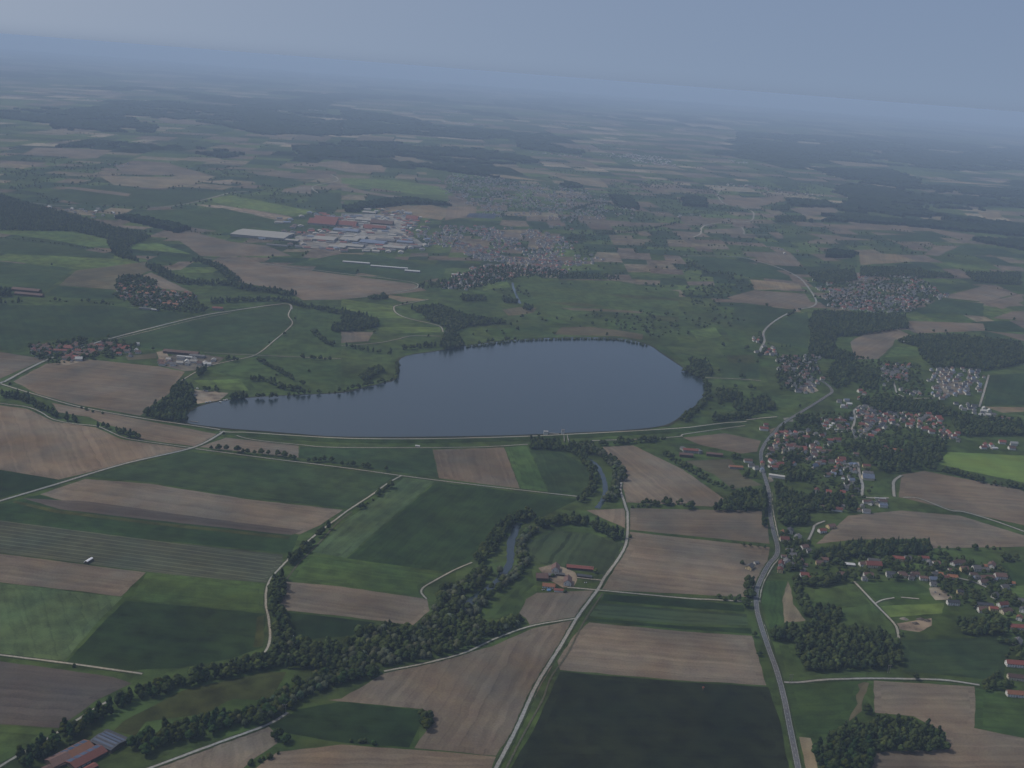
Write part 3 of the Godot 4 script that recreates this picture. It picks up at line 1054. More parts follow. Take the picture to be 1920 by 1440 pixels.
func river_barns() -> void:
	# two long parallel barns with red near slopes and solar panels on the far ones, a cross wing and a solar-roofed hall
	var a := Vector2(-469.1, -1099.5)
	var b := Vector2(-446.4, -1134.8)
	var t := (b - a)
	var turn := rad_to_deg(atan2(-t.y, t.x))
	var m := (a + b) / 2.0
	var side := Vector2(-t.y, t.x).normalized()
	if side.y < 0: side = -side
	var wood_ := grained("barn_wood", lin(0.065, 0.0425, 0.0275), 30.0)
	var panel := plain("solar_glass", lin(0.05, 0.07, 0.115), .18)
	var dark := plain("solar_dark", lin(0.025, 0.0275, 0.04), .18)
	for k in 2:
		var at := m - side * (19.5 * k) - t * (0.08 * k)
		var l := t.length()
		var o := building("barn", ["front long barn with dark red roof at the bottom left corner", "rear long barn with orange-brown roof at the bottom left corner"][k], "barn", "long barns at the bottom left", at.x, at.y, turn, l, 19, 4.5, 2.6, wood_, roof_mat("r", 0) if k == 0 else roof_mat("o", 0))
		# panels on the slope that faces away
		var n := int(l / 7.0)
		var slope := atan2(2.6, 9.5)
		var pm: Mesh = stash.get_or_add("solar_pane", box(Vector3(6.8, .1, 8.6)))
		for i in n:
			var s := obj("solar_panel", pm, panel, o, Vector3((i + .5) * l / n - l / 2, 4.5 + 1.3 + .52, -4.8))
			s.rotation.x = -slope
	var c0 := Vector2(-459.4, -1156.9)
	var c1 := Vector2(-429.3, -1142.3)
	var c := (c0 + c1) / 2.0
	var across := (c1 - c0).angle()
	var hall_ := building("barn", "purple-grey barn with rows of roof panels, right end of the bottom left farm", "barn", "", c.x, c.y, rad_to_deg(-across), c0.distance_to(c1), 24, 5.0, 2.0, wood_, roof_mat("s", 2))
	var pane2: Mesh = stash.get_or_add("solar_row", box(Vector3(c0.distance_to(c1) - 3.0, .12, 2.0)))
	for i in 8:
		var z := -10.2 + i * 2.9
		var s := obj("solar_panel", pane2, dark if i % 2 else panel, hall_, Vector3(0, 5.0 + 2.0 * (1.0 - absf(z) / 12.0) + .52, z))
		s.rotation.x = atan2(2.0, 12.0) * (-1.0 if z < 0 else 1.0)
	var d := Vector2(-436.5, -1162.0)
	building("shed", "long dark low shed behind the panelled barn at the bottom left farm", "shed", "", d.x, d.y, rad_to_deg(-across), 42, 7, 3.2, 1.2, wood_, roof_mat("s", 1))
	var e := Vector2(-486.7, -1108.1)
	building("barn", "brown-roofed cross barn at the left end of the bottom left farm", "barn", "", e.x, e.y, turn - 4, 22, 20, 4.5, 3.6, wood_, roof_mat("n", 2))
	var f := Vector2(-486.9, -1097.8)
	building("shed", "red-brown lean-to at the front of the bottom left farm", "shed", "", f.x, f.y, turn - 8, 24, 10, 3.2, 1.6, wood_, roof_mat("n", 1))
	var h := Vector2(-447.0, -1099.6)
	building("shed", "small red-roofed shed below the front long barn", "shed", "", h.x, h.y, turn, 15, 8, 3.0, 1.4, wood_, roof_mat("r", 1))
	for i in 3:
		var q := a + side * 9.0 + t.normalized() * (4.0 + i * 6.5)
		var o := thing("trailer", Vector3(q.x, 0.3, q.y), turn + 8, "white farm trailer before the long barns, %s" % ["left", "middle", "right"][i] + " of the three", "trailer", "white trailers at the barns")
		obj("bed", box(Vector3(5.2, 1.5, 2.3), Vector3(0, 1.7, 0)), plain("trailer_white", lin(0.375, 0.375, 0.365), .4), o)
		for s in 4:
			var w := obj("wheel", post(.3, .5), plain("tyre", lin(0.01, 0.01, 0.01), .9), o, Vector3([-1.6, 1.6][s % 2], .5, [-1.0, 1.0][s / 2]))
			w.rotation_degrees.x = 90
	for i in 9: block(a + t * (i / 8.0), 17.0)
	for i in 9: block(a + t * (i / 8.0) - side * 19.5, 14.0)
	block(c, 20.0)
	block(d, 14.0)
	block(e, 14.0)

func straw_stack() -> void:
	var o := thing("straw_stack", Vector3(-651.1, 0, -1624.6), 76, "white-sheeted straw stack alone between striped and brown fields", "straw stack")
	obj("straw", extrude([Vector2(-3.4, -.2), Vector2(3.4, -.2), Vector2(3.2, 3.2), Vector2(0, 5.2), Vector2(-3.2, 3.2)], 15.0), grained("straw", lin(0.08, 0.065, 0.04), 8.0), o)
	obj("sheet", extrude([Vector2(-3.7, 1.2), Vector2(-3.45, 3.3), Vector2(0, 5.35), Vector2(2.2, 4.1), Vector2(2.3, 4.3), Vector2(0, 5.65), Vector2(-3.75, 3.5), Vector2(-4.0, 1.2)], 15.6), plain("white_sheet", lin(.72, .72, .73), .45), o)

func lookouts() -> void:
	var o := thing("raised_hide", Vector3(295.5, 0, -1377.1), 20, "small wooden raised hide standing in the dark maize field", "raised hide")
	var w := grained("hide_wood", lin(.24, .12, .07), 3.0)
	for i in 4: obj("leg", post(3.4, .12), w, o, Vector3([-.8, .8][i % 2], 1.6, [-.8, .8][i / 2]))
	var cab := obj("cabin", box(Vector3(2.0, 1.5, 2.0), Vector3(0, 4.0, 0)), w, o)
	obj("roof", extrude([Vector2(-1.3, 4.7), Vector2(1.3, 4.7), Vector2(1.3, 4.8), Vector2(0, 5.4), Vector2(-1.3, 4.8)], 2.6), roof_mat("r", 2), o)
	obj("window", box(Vector3(1.2, .5, .08), Vector3(0, 4.3, 1.0)), plain("window_glass", lin(0.015, 0.0175, 0.0225), .12), cab)
	var m := thing("gauge_mast", Vector3(-280.1, 0, -1414.6), 0, "slim white mast with a cabinet beside the tree line", "mast")
	obj("mast", post(15.0, .35), plain("mast_white", lin(.6, .6, .6), .4), m, Vector3(0, 7.3, 0))
	obj("cabinet", box(Vector3(2.2, 2.4, 1.6), Vector3(1.8, 1.1, 0)), plain("mast_white", lin(.6, .6, .6), .4), m)

func soil_heaps() -> void:
	var spots := [Vector2(688.3, -1648.8), Vector2(674.1, -1632.0), Vector2(697.2, -1645.4), Vector2(659.6, -1644.8)]
	var words := ["dark soil heap in the middle of the gravel yard", "low brown soil heap at the front of the gravel yard", "rubble heap at the right end of the gravel yard", "pale gravel heap at the back of the gravel yard"]
	for k in 4:
		var st := begin()
		var rows := []
		for j in 4:
			var row := []
			for i in 10: row.append(Vector3(cos(TAU * i / 10.0) * (7.0 - j * 2.2) * rng.randf_range(.75, 1.2), [-.1, 1.3, 2.3, 2.9][j] * rng.randf_range(.8, 1.15), sin(TAU * i / 10.0) * (4.5 - j * 1.4) * rng.randf_range(.75, 1.2)))
			rows.append(row)
		for j in 3:
			for i in 10: quad(st, rows[j][i], rows[j][(i + 1) % 10], rows[j + 1][(i + 1) % 10], rows[j + 1][i])
		for i in 10:
			for v in [rows[3][i], rows[3][(i + 1) % 10], Vector3(0, 3.0, 0)]: st.add_vertex(v)
		var o := obj("soil_heap", commit(st), grained("heap%d" % (k / 3), [lin(.07, .055, .042), lin(.17, .15, .12)][k / 3], 9.0))
		o.position = Vector3(spots[k].x, 0.2, spots[k].y)
		tag(o, words[k], "soil heap", "heaps in the gravel yard")

func dam_works() -> void:
	var white := grained("wall_0", lin(.62, .61, .58), 30.0)
	var conc := grained("concrete", lin(0.21, 0.2, 0.185), 12.0)
	var t := thing("intake_tower", Vector3(126.6, 0, -2470.3), 0, "square white intake tower on the dam above the outlet", "tower")
	obj("shaft", box(Vector3(7, 12, 7), Vector3(0, 5.6, 0)), white, t)
	var cap := obj("roof", box(Vector3(8, .7, 8), Vector3(0, 11.9, 0)), roof_mat("g", 2), t)
	obj("mast", post(5.0, .15), plain("steel", lin(0.15, 0.15, 0.15), .4, .8), cap, Vector3(1.5, 14.4, 0))
	for i in 2: obj("window", box(Vector3(1.2, 1.6, .16), Vector3(-1.6 + i * 3.2, 8.5, 3.5)), plain("window_glass", lin(0.015, 0.0175, 0.0225), .12), t)
	var h := thing("gate_house", Vector3(86.7, 0, -2460.5), 0, "white gate house on the dam left of the intake tower", "gate house")
	obj("wall", shell(10, 7, 8.2, 1.6), white, h)
	obj("roof", roof_shell(10, 7, 8.2, 1.6, .5), roof_mat("w", 0), h)
	obj("footbridge", box(Vector3(26, .8, 3), Vector3(17, 5.2, 1)), conc, h)
	var walls := [[Vector2(128.8, -2458.9), Vector2(128.9, -2412.3)], [Vector2(136.3, -2460.8), Vector2(138.8, -2418.6)]]
	for i in 2:
		var a: Vector2 = walls[i][0]
		var b: Vector2 = walls[i][1]
		var m := (a + b) / 2.0
		var w := thing("chute_wall", Vector3(m.x, 0, m.y), rad_to_deg(atan2(-(b - a).y, (b - a).x)), "pale concrete chute wall of the dam outlet, " + ["left", "right"][i] + " of the two", "wall", "outlet chute walls")
		obj("wall", box(Vector3(a.distance_to(b), 5.0, 1.1), Vector3(0, 2.0, 0)), conc, w)
	var pier := thing("jetty", Vector3(-699.7, 0, -2356.9), 0, "short pale jetty in the left tip of the lake", "jetty")
	obj("deck", box(Vector3(18, .4, 2.4), Vector3(0, 1.6, 0)), grained("pole_wood", lin(0.17, 0.155, 0.135), 3.0), pier)
	for i in 4:
		for s in [-1, 1]: obj("pile", post(2.4, .16), grained("pole_wood", lin(0.17, 0.155, 0.135), 3.0), pier, Vector3(-7.5 + i * 5.0, .3, s * .9))
	building("hut", "small pale hut at the foot of the dam", "hut", "", -195.2, -2306.2, 0, 9, 6, 2.6, 1.2, conc, roof_mat("w", 1))

func distant_scatter() -> void:
	# lone trees, hedgerow clumps and hamlets on the farmland beyond the traced woods
	var list := []
	for s in hedge_spots:
		var a: Vector2 = s[0]
		var b: Vector2 = s[1]
		var n := int(a.distance_to(b) / 22.0)
		var full := rng.randf() < 0.3
		for i in n:
			if rng.randf() > (0.8 if full else 0.12): continue
			var p := a.lerp(b, float(i) / n) + Vector2(rng.randfn(), rng.randfn()) * 4.0
			var bad := false
			for f in field_shapes:
				if Geometry2D.is_point_in_polygon(p, f):
					bad = true
					break
			if not bad: list.append({"p": p, "h": rng.randf_range(8, 16)})
	var root := Node3D.new()
	root.name = numbered("woodland")
	add_child(root)
	tag(root, "hedgerows and scattered trees on the far farmland", "hedgerows", "", "stuff")
	crowd("tree_foliage", crown_mesh("b", 0, false), list, root)
	for k in 46:
		var d := rng.randf_range(5200, 24000)
		var c := Vector2(rng.randf_range(-.52, .52) * d, -d)
		var bad := false
		for f in field_shapes:
			if Geometry2D.is_point_in_polygon(c, f): bad = true
		if bad: continue
		for i in rng.randi_range(5, 22):
			var p := c + Vector2(rng.randfn() * 150.0, rng.randfn() * 60.0)
			plans.append({"p": p, "roof": "rnggw"[rng.randi_range(0, 4)], "l": rng.randf_range(12, 24), "w": rng.randf_range(9, 12), "turn": rng.randf_range(-30, 30), "place": "in the far hamlets", "d": p.length(), "fixed": false})

# ---------------------------------------------------------------- scene
func _ready():
	rng.seed = 20
	woods_noise.seed = 5
	woods_noise.frequency = 0.00022
	var cam := Camera3D.new()
	cam.name = "camera"
	cam.fov = 38.0
	cam.near = 1.0
	cam.far = 130000.0
	cam.position = Vector3(0, 800, 0)
	cam.rotation_degrees = Vector3(-15.55, 0, 4.4)
	add_child(cam)
	var sm := ProceduralSkyMaterial.new()
	sm.sky_top_color = Color(0.37, 0.46, 0.64)
	sm.sky_horizon_color = Color(0.512, 0.583, 0.682)
	sm.sky_curve = 0.30
	sm.sun_angle_max = 105.0      # the bright haze round the sun, off to the left
	sm.sun_curve = 0.62
	sm.ground_bottom_color = Color(0.20, 0.22, 0.20)
	sm.ground_horizon_color = Color(0.525, 0.59, 0.69)
	var sky := Sky.new()
	sky.sky_material = sm
	var e := Environment.new()
	e.background_mode = Environment.BG_SKY
	e.sky = sky
	e.tonemap_mode = Environment.TONE_MAPPER_LINEAR
	e.tonemap_exposure = 1.0
	e.fog_enabled = true
	e.fog_density = 0.000053
	e.fog_light_color = Color(0.78, 0.88, 1.0)
	e.sdfgi_enabled = true
	e.ssao_enabled = true
	e.ssil_enabled = true
	var we := WorldEnvironment.new()
	we.name = "world_environment"
	we.environment = e
	add_child(we)
	var sun := DirectionalLight3D.new()
	sun.name = "sun"
	sun.light_energy = 0.92
	sun.light_color = Color(1.0, 0.98, 0.95)
	sun.light_angular_distance = 0.5
	sun.shadow_enabled = true
	add_child(sun)
	sun.look_at_from_position(Vector3.ZERO, Vector3(0.63, -0.76, 0.11))

	fields()
	roads()
	waters()
	woods_far()
	ground_quilt()
	rng.seed = 77
	lone_farm()
	river_barns()
	straw_stack()
	dam_works()
	soil_heaps()
	lookouts()
	homes()
	small_things()
	distant_scatter()
	build_houses()
	green()
	grow_trees()

func fields() -> void:
	field("deep", "blue-green crop strip above the striped stubble field", 0, [-887.1,-1825.9,-839.4,-1880.1,-763.7,-1848.8,-604.7,-1830.7,-349.5,-1789.6,-345.7,-1714.1,-479.4,-1721.8,-570.1,-1724.6,-854.8,-1756.4,-1065.5,-1757,-1105.2,-1826.6])
	field("strip", "striped grey stubble field with pale mown lines", 1, [-854.8,-1756.4,-569.4,-1722.5,-359.4,-1707.3,-351.9,-1666.7,-358.2,-1599.6,-501.5,-1600,-554.3,-1606.9,-797.6,-1633.1,-995.1,-1633.7,-1065.5,-1757])
	field("bare", "brown field under the striped stubble, left of the lone white tarp", 0, [-796.1,-1629.9,-553.3,-1603.8,-562,-1518.3,-640.1,-1525.9,-751.6,-1533.9,-938.5,-1534.4,-993.3,-1630.5])
	field("leek", "mottled green crop field left of the diagonal ditch", 0, [-750.2,-1531.1,-558.4,-1516,-566,-1438.4,-568.1,-1323.5,-658,-1332.5,-823.5,-1332.9,-936.9,-1531.6])
	field("fresh", "mid green strip above the dark green field by the tree line", 2, [-551.1,-1605.5,-360.2,-1596,-338.7,-1500.5,-445.6,-1505.7,-546,-1511])
	field("maize", "dark green maize field between diagonal ditch and tree line", 0, [-550.7,-1505.5,-445.1,-1504.1,-338.8,-1498.8,-319.9,-1401.8,-359.1,-1361.3,-417.4,-1328.9,-483.9,-1314.3,-564.7,-1324,-558.9,-1419.8])
	field("dark", "dark brown ploughed field beside the pale lane at lower left", 0, [-648.8,-1312.6,-574.8,-1305.3,-491.1,-1295.1,-463.7,-1283.6,-493,-1238.8,-513.6,-1174.4,-583.7,-1172.4,-732.2,-1172.8,-812.2,-1313])
	field("grass", "striped green grass field in the lower left corner", 0, [-582.4,-1169.6,-515.8,-1169.2,-522.6,-1145.2,-549.8,-1099.3,-690.5,-1099.6,-730.6,-1169.9])
	field("olive", "olive meadow between the two riverside tree belts", 0, [-444.4,-1197.3,-392.6,-1278.7,-299.8,-1337.1,-274.2,-1340.9,-277.4,-1290.9,-283.8,-1268.5,-327,-1266.6,-354.1,-1225.6,-417.2,-1201,-419.6,-1170.1,-448.1,-1177.6])
	field("bare", "brown field below the lane at lower left, right of it lies scrub", 0, [-379.5,-1107.6,-268.3,-1211.6,-255.5,-1198.6,-249.7,-1177.9,-268,-1146.3,-277.1,-1124.1,-238.8,-972.7,-330.2,-959.7])
	field("maize", "dark green field with shrubs along its foot, lower centre left", 0, [-266.9,-1210.2,-239.5,-1253.8,-189.3,-1279.8,-147.2,-1276.8,-84.4,-1273,-83.1,-1238.9,-91.1,-1189.2,-174,-1189.4,-241.5,-1199.8])
	field("bare", "brown field along the bottom edge with a dark tillage band", 0, [-263,-1125.9,-245.7,-1160,-173.3,-1185,-82.3,-1185.9,15.4,-1184.3,11.1,-1161,17.1,-1001.7,-226.2,-974.1])
	field("bare", "brown field between tree line and winding river", 0, [-335.5,-1609.9,-244.3,-1606.7,-107.2,-1587.1,-98.7,-1548.9,-118.8,-1499.3,-228.1,-1510.2,-323.6,-1515.1])
	field("maize", "dark green field above the riverside wood", 0, [-324.1,-1509.8,-227,-1503.6,-174.2,-1497,-203,-1453.2,-275.5,-1429.2,-309.3,-1471.8])
	field("fresh", "bright green strip under the large green field", 0, [-329.1,-1660.6,-319.9,-1710.3,-261.1,-1706.2,-84.4,-1680,-118,-1628.6,-110.6,-1595.8,-245.6,-1614.1,-330.6,-1618.5])
	field("leek", "pale green left part of the large green field", 0, [-203.3,-2112.3,-139.8,-2101.7,-224.1,-1823.2,-255.2,-1713.7,-314.1,-1726.5,-286.1,-1854.7,-230.3,-2014.5])
	field("deep", "large green field left of the winding river", 0, [-136.4,-2099.4,148.9,-2065.7,59.3,-1933.2,-8.1,-1865.1,-40.9,-1755.2,-56.7,-1715.9,-81.5,-1688.6,-253.1,-1711.9,-219.5,-1824.1])
	field("crop", "dark teal crop field below the row of trees", 0, [-792.7,-1985.2,-658.9,-2166.9,-332.1,-2127.5,-211,-2113.7,-250.8,-2013,-288.6,-1928.3,-470.1,-1939,-674.4,-1982.1])
	field("bare", "brown field strip below the dark teal crop", 0, [-840.4,-1882.6,-793.2,-1973.5,-671.7,-1974.1,-468.8,-1933.8,-294,-1919.3,-321.8,-1840.3,-348.7,-1794.4,-606.2,-1835.4,-764.7,-1851.2])
	field("maize", "dark green field left of the straight road", 0, [-960.2,-1983.4,-816.9,-1956.8,-899.1,-1851.7,-1120,-1852.5,-1195.1,-1984.2])
	field("bare", "large brown field at the left edge above the straight road", 1, [-1139.3,-2369.2,-1074.8,-2358.8,-986,-2288.9,-885.9,-2269.8,-810.3,-2209.2,-761.4,-2197.5,-663.7,-2182.8,-838.3,-1959.7,-961.4,-1986.1,-1196.6,-1986.9,-1415.4,-2370.4])
	field("bare", "narrow brown field between hedge and dam road", 0, [-1043.3,-2416.3,-811.4,-2344.2,-625.8,-2287.2,-648.2,-2199.1,-775.8,-2217.6,-810.8,-2263.7,-892,-2306.5,-927.2,-2336.8,-1000.2,-2351.3])
	field("bare", "brown field below the hamlet on the left", 0, [-1194,-2556.2,-1188.1,-2729,-1155.1,-2748.2,-1115,-2797.9,-914.3,-2781.7,-839.9,-2750,-833.8,-2685.8,-817.2,-2576.1,-827.9,-2452.9,-825.1,-2372.7,-976.9,-2412.9,-1100.7,-2473.8])
	field("bare", "brown field at the left edge above the road fork", 0, [-1340.7,-2803.1,-1205.4,-2769.7,-1232.3,-2569.4,-1529.7,-2570.7,-1663.2,-2804.6])
	field("crop", "wide dark green field left of the lake road", 0, [-1584.4,-3328,-1271.3,-3429,-1007.1,-3391.6,-1132,-3048,-1276.5,-2983.9,-1307.7,-2833.2,-1348.6,-2820,-1672.9,-2821.6,-1963,-3330.1])
	field("crop", "dark green field right of the lake road", 0, [-1109.4,-3027.1,-981.2,-3322.5,-786.9,-3629.6,-743.3,-3550.4,-729.3,-3445.4,-698.2,-3352.4,-706.1,-3192.2,-713.3,-2983.4,-1017.1,-2947.3])
	field("crop", "teal field on the slope at the left edge", 0, [-1899.4,-4006.4,-1613.5,-3951.6,-1541.5,-3548.3,-1731.4,-3644.5,-2143.8,-3647,-2350.5,-4009.4])
	field("lush", "bright green meadow on the slope at left", 0, [-1946.4,-4107.7,-1803.1,-4243.5,-1596.1,-4279.2,-1457.9,-4280.7,-1433.3,-4228.1,-1561.6,-3975.2,-1626.6,-3976.2,-1911.7,-4032.9,-2365.7,-4036,-2408.4,-4110.8])
	field("dry", "light olive-tan field above the wooded hamlet", 1, [-1594.8,-3944.9,-1430.8,-4220.8,-1365.7,-4056.5,-1369.3,-3833.7,-1349.1,-3674.5,-1546.7,-3673.4])
	field("crop", "dark strip left of the wooded hamlet", 0, [-1527.4,-3508.4,-1541,-3659.4,-1354.4,-3656.3,-1310.2,-3535.3,-1378.5,-3502.3])
	field("bare", "brown field between wooded hamlet and wood", 0, [-1366.6,-3834.9,-1349.4,-4017.7,-1108.9,-3724.7,-1229.6,-3750])
	field("grass", "meadow right of the winding field track", 0, [-730.1,-3613.1,-573,-3557.5,-485,-3035.2,-676.5,-2995.1,-699.6,-2967.4,-680.4,-3333.5])
	field("grass", "green pasture north of the camping ground", 0, [-779.4,-2762.7,-777.1,-2899.5,-707.9,-2960.8,-476.9,-2987,-459.9,-2885.8,-692.9,-2730.4])
	field("lush", "light green field beside the camping ground", 0, [-796.2,-2679.8,-691.3,-2723.9,-643.9,-2624.7,-749,-2624])
	field("grass", "green pasture along the north shore of the lake", 0, [-683.6,-2729.6,-458.4,-2877,-423.5,-2670.3,-592.4,-2591.7,-635.7,-2627])
	field("sand", "trampled pale camping meadow by the lake", 0, [-777.8,-2603,-686.9,-2596.8,-690.7,-2531.2,-731.7,-2490.4])
	field("bare", "small brown field below the dam with trees along it", 0, [-605.4,-2268.9,-444.6,-2252.5,-429.6,-2179,-642,-2197.1])
	field("crop", "dark green field below the dam, left", 1, [-440.7,-2249.8,-353.8,-2256.4,-163.1,-2301.7,-134.4,-2127.5,-337.3,-2158.4,-429.8,-2180.1])
	field("bare", "brown field below the dam, middle", 0, [-160.5,-2293.9,-6.9,-2346.1,31.4,-2099.5,-132.6,-2122.7])
	field("fresh", "narrow green field below the dam", 0, [-4.9,-2346.6,43.2,-2370.4,88.6,-2094.8,33.9,-2100])
	field("crop", "dark green field with curved edge below the dam", 0, [46.3,-2371.1,114.1,-2365,169.7,-2265.9,184.7,-2181.9,174.2,-2118.1,151.3,-2083.6,91,-2092.4])
	field("bare", "brown field between river and village", 0, [216,-2402.9,287.5,-2431.4,383.8,-2291.7,447.1,-2131,415.6,-2081,244.2,-2068.4,241.8,-2178.6,232.8,-2291.7])
	field("mown", "mown green field above the lone farm", 0, [53.1,-1840.9,98.6,-1899.7,163.9,-1898.3,223.4,-1865.4,181.2,-1724.4,65.7,-1749.4,47.1,-1793.7])
	field("grass", "riverside meadow left of the lone farm", 0, [53.6,-1740.1,64.2,-1673.3,48.4,-1638,38.2,-1551,-15.7,-1536.4,9.1,-1612.4])
	field("bare", "small brown field below the lone farm", 1, [65.6,-1637.8,160,-1662.4,129,-1567,54.7,-1527.9,49.2,-1547,38.1,-1562.7,48.7,-1612.9])
	field("bare", "narrow brown field left of the white lane, above the farm", 0, [162.3,-2009.6,238.6,-2036.2,230.9,-1936.4,191.2,-1975.2])
	field("bare", "brown field between white lane and main road, upper", 0, [249.2,-2038.4,522.9,-2080.3,496.5,-1913.1,238.3,-1930.3])
	field("bare", "brown field between white lane and main road, lower", 0, [237.5,-1920.1,493.5,-1898,472.1,-1815.8,418.9,-1682,171.6,-1667,230.2,-1853.3])
	field("maize", "narrow dark green field beside the white crossing lane", 0, [175.1,-1652.1,302.8,-1654.6,400,-1650.1,398.5,-1627.6,299.1,-1625.8,169.4,-1628.3])
	field("mown", "striped olive green field in the middle right", 0, [166.3,-1618.4,298.1,-1618.3,400.3,-1618.7,395.3,-1582.2,291.9,-1569,147.1,-1571.8])
	field("maize", "dark green edge strip under the striped olive field", 0, [145.2,-1566.2,291,-1561.9,398.4,-1572.3,396.9,-1554.9,289.6,-1551.4,142.3,-1556.9])
	field("bare", "brown field left of the main road above the dark field", 0, [146.1,-1550.6,288.7,-1544.5,395.5,-1548,388.7,-1403.2,270.2,-1398.7,97.9,-1402,94.6,-1425.2,120,-1502.7])
	field("maize2", "very dark green maize field at the bottom centre", 0, [97.9,-1397.7,269.6,-1394.3,390.2,-1399.1,389,-1315.9,376.9,-1202.4,339.9,-1034,35.9,-999.7,32.2,-1158.4,60.7,-1246.4])
	field("bare", "large brown field left of the straight lane", 1, [-206.6,-1279.9,-190.3,-1286,-143.7,-1356.1,-36.5,-1427.8,0.7,-1453.6,57.8,-1516,124.2,-1555.7,90.8,-1424.6,53.6,-1297.4,15.3,-1186.5,-84.6,-1188.9,-66.8,-1253.2,-83.3,-1275.7,-154.3,-1278.3])
	field("crop2", "green strip right of the main road", 0, [454.3,-1748.3,495.8,-1757.7,473.3,-1697.8,455.3,-1600.2,428.6,-1576.6,432.2,-1658.7])
	field("stub", "tan stubble strip right of the main road", 0, [496,-1755.6,494.5,-1721.3,485.5,-1667.6,493.8,-1612.4,456.5,-1600.3,469.6,-1677.7])
	field("grass", "meadow below the village gardens, left of the lane", 0, [536.9,-1732,609.2,-1770.6,618,-1689.8,568.4,-1675.1,524.5,-1687])
	field("crop2", "green meadow below the village gardens, right of the lane", 0, [617.2,-1772,726.8,-1801.8,742.7,-1757.2,678.5,-1727.4,633.4,-1702.1])
	field("lush", "light green meadow above the gravel yard", 0, [634.6,-1686.2,749.9,-1717.1,732.9,-1677.2,635.8,-1647])
	field("grass", "meadow left of the lane by the gravel yard", 0, [563.1,-1666,617.4,-1687.8,634.6,-1624.4,619.2,-1592.6,546.2,-1591.3])
	field("sand", "bare sandy gravel yard beside the lane", 0, [639.5,-1626.4,708.2,-1656.4,698.7,-1628.8,670.4,-1603.6,636.6,-1608.2])
	field("crop", "dark green field right of the oak copse", 0, [633.3,-1570.8,820,-1611.7,747.6,-1467.7,606.6,-1474.4])
	field("grass", "meadow between main road and copse", 0, [424,-1533.5,454.7,-1531.8,454.1,-1448.2,546.9,-1467,541,-1446.2,413.8,-1416.4])
	field("crop2", "green field with worn patches below the side lane", 0, [412.7,-1405.2,541,-1437.4,510,-1372.1,479.9,-1324.1,459.6,-1292.2,418.7,-1286.7,406.4,-1289.1])
	field("dry", "worn tan patch at the edge of the green field", 1, [523.6,-1425.2,534.8,-1433.6,542,-1431.7,531.4,-1407.3,518.3,-1382.3,509.3,-1354.2,492.2,-1334.4,483.8,-1325.5,491,-1342.9,508.7,-1371.9,512.7,-1395.3,522.3,-1410.7])
	field("stub", "tan strip right of the main road at the bottom", 0, [406.5,-1279,421.3,-1278.2,413.6,-1208.9,372.1,-1039,359.1,-1037.6,398.8,-1207])
	field("bare", "light brown field around the lower right copse", 0, [550.7,-1439.8,697.2,-1444.6,679.7,-1386.9,654.4,-1333.1,715.3,-1317.5,878.8,-1317.1,839.6,-1243.1,684,-1243.4,839.6,-1243.1,756.2,-1085.4,434.4,-1046.1,484.6,-1217.9,491.4,-1256.6,596.3,-1276.3,610.7,-1316.7,579.1,-1350.7,526.2,-1352.1])
	field("crop2", "green field at the lower right edge", 1, [697.5,-1440.8,756.7,-1415.2,930.5,-1414.8,879.7,-1318.9,716.1,-1319.3,656.1,-1334.6])
	field("bare", "brown field below the field road on the right", 0, [586.5,-1930.1,689.1,-2088.7,812.8,-2142.2,931.3,-2137.5,1027.2,-2054.9,1268.8,-2054,1237.8,-1995.4,1002.4,-1996.2,813.3,-1953.2,818.9,-1999.3,665.7,-1965])
	field("bare", "brown field above the field road on the right", 0, [884.8,-2369.4,949.4,-2408.3,1135.2,-2329.7,1138.2,-2317.3,1407.6,-2316.2,1298.4,-2109.8,1050.9,-2110.7,922.3,-2173.3,832.1,-2220.9])
	field("crop2", "green meadow at the right edge beyond the houses", 0, [921.1,-1904.8,970.1,-1919.9,1197.4,-1919.2,1147,-1823.8,929.8,-1824.5,906,-1820.3])
	field("lush", "light green meadow at the right edge below the houses", 0, [874.8,-1793.7,925.9,-1815.3,1142.1,-1814.6,1115.2,-1763.8,904.4,-1764.5,864.4,-1756.3])
	field("mustard", "bright yellow-green mustard field at the right edge", 0, [1059,-2566.7,1251.7,-2585.6,1549.5,-2584.3,1440.5,-2378.3,1164.5,-2379.4,1042.4,-2439.9,1002.8,-2467.3])
	field("crop", "dark green field right of the new housing estate", 0, [1577.8,-3450.2,1625.2,-3468.7,2016.4,-3466.4,1803.4,-3064,1454.8,-3065.8,1327.6,-3031.6,1488.2,-3402.1])
	field("stub", "tan strip right of the new housing estate", 0, [1322.3,-3018,1444.8,-3042,1790.8,-3040.3,1767.2,-2995.7,1425.9,-2997.5,1354,-2966.7])
	field("bare", "brown field between dam and main road", 0, [412.6,-2517.9,524,-2579.4,602.6,-2540,578,-2456,536.5,-2431.2,448.5,-2473.8])
	field("dry", "dry olive-brown field inside the main road bend", 0, [395.2,-2349.9,504.5,-2387,510.7,-2286.3,545.7,-2228.8,475.4,-2192.6,450.6,-2273])
	field("bare", "brown field in the gap between the two woods", 0, [1145,-3751.6,1314.3,-4014.1,1394.9,-4042.3,1419.7,-3898,1328.6,-3839.8,1286.1,-3732.7,1171.8,-3511.7,1089.9,-3486.1])
	field("bare", "brown field behind the right wood", 0, [1494.2,-4207.4,1805.4,-4271,1757.3,-4129.5,1453.2,-3980.3])
	field("bare", "narrow brown field behind the right wood", 0, [1756.1,-4123.1,1897.3,-4111.9,2356.3,-4108.7,2288.8,-3981.2,1843.3,-3984.1,1804.3,-4080.1])
	field("bare", "pinkish brown field left of the far village", 0, [832.4,-4413.9,979.9,-4627.6,1198.9,-4637.7,1174.5,-4417,1099.2,-4276.1,851.8,-4320.1])
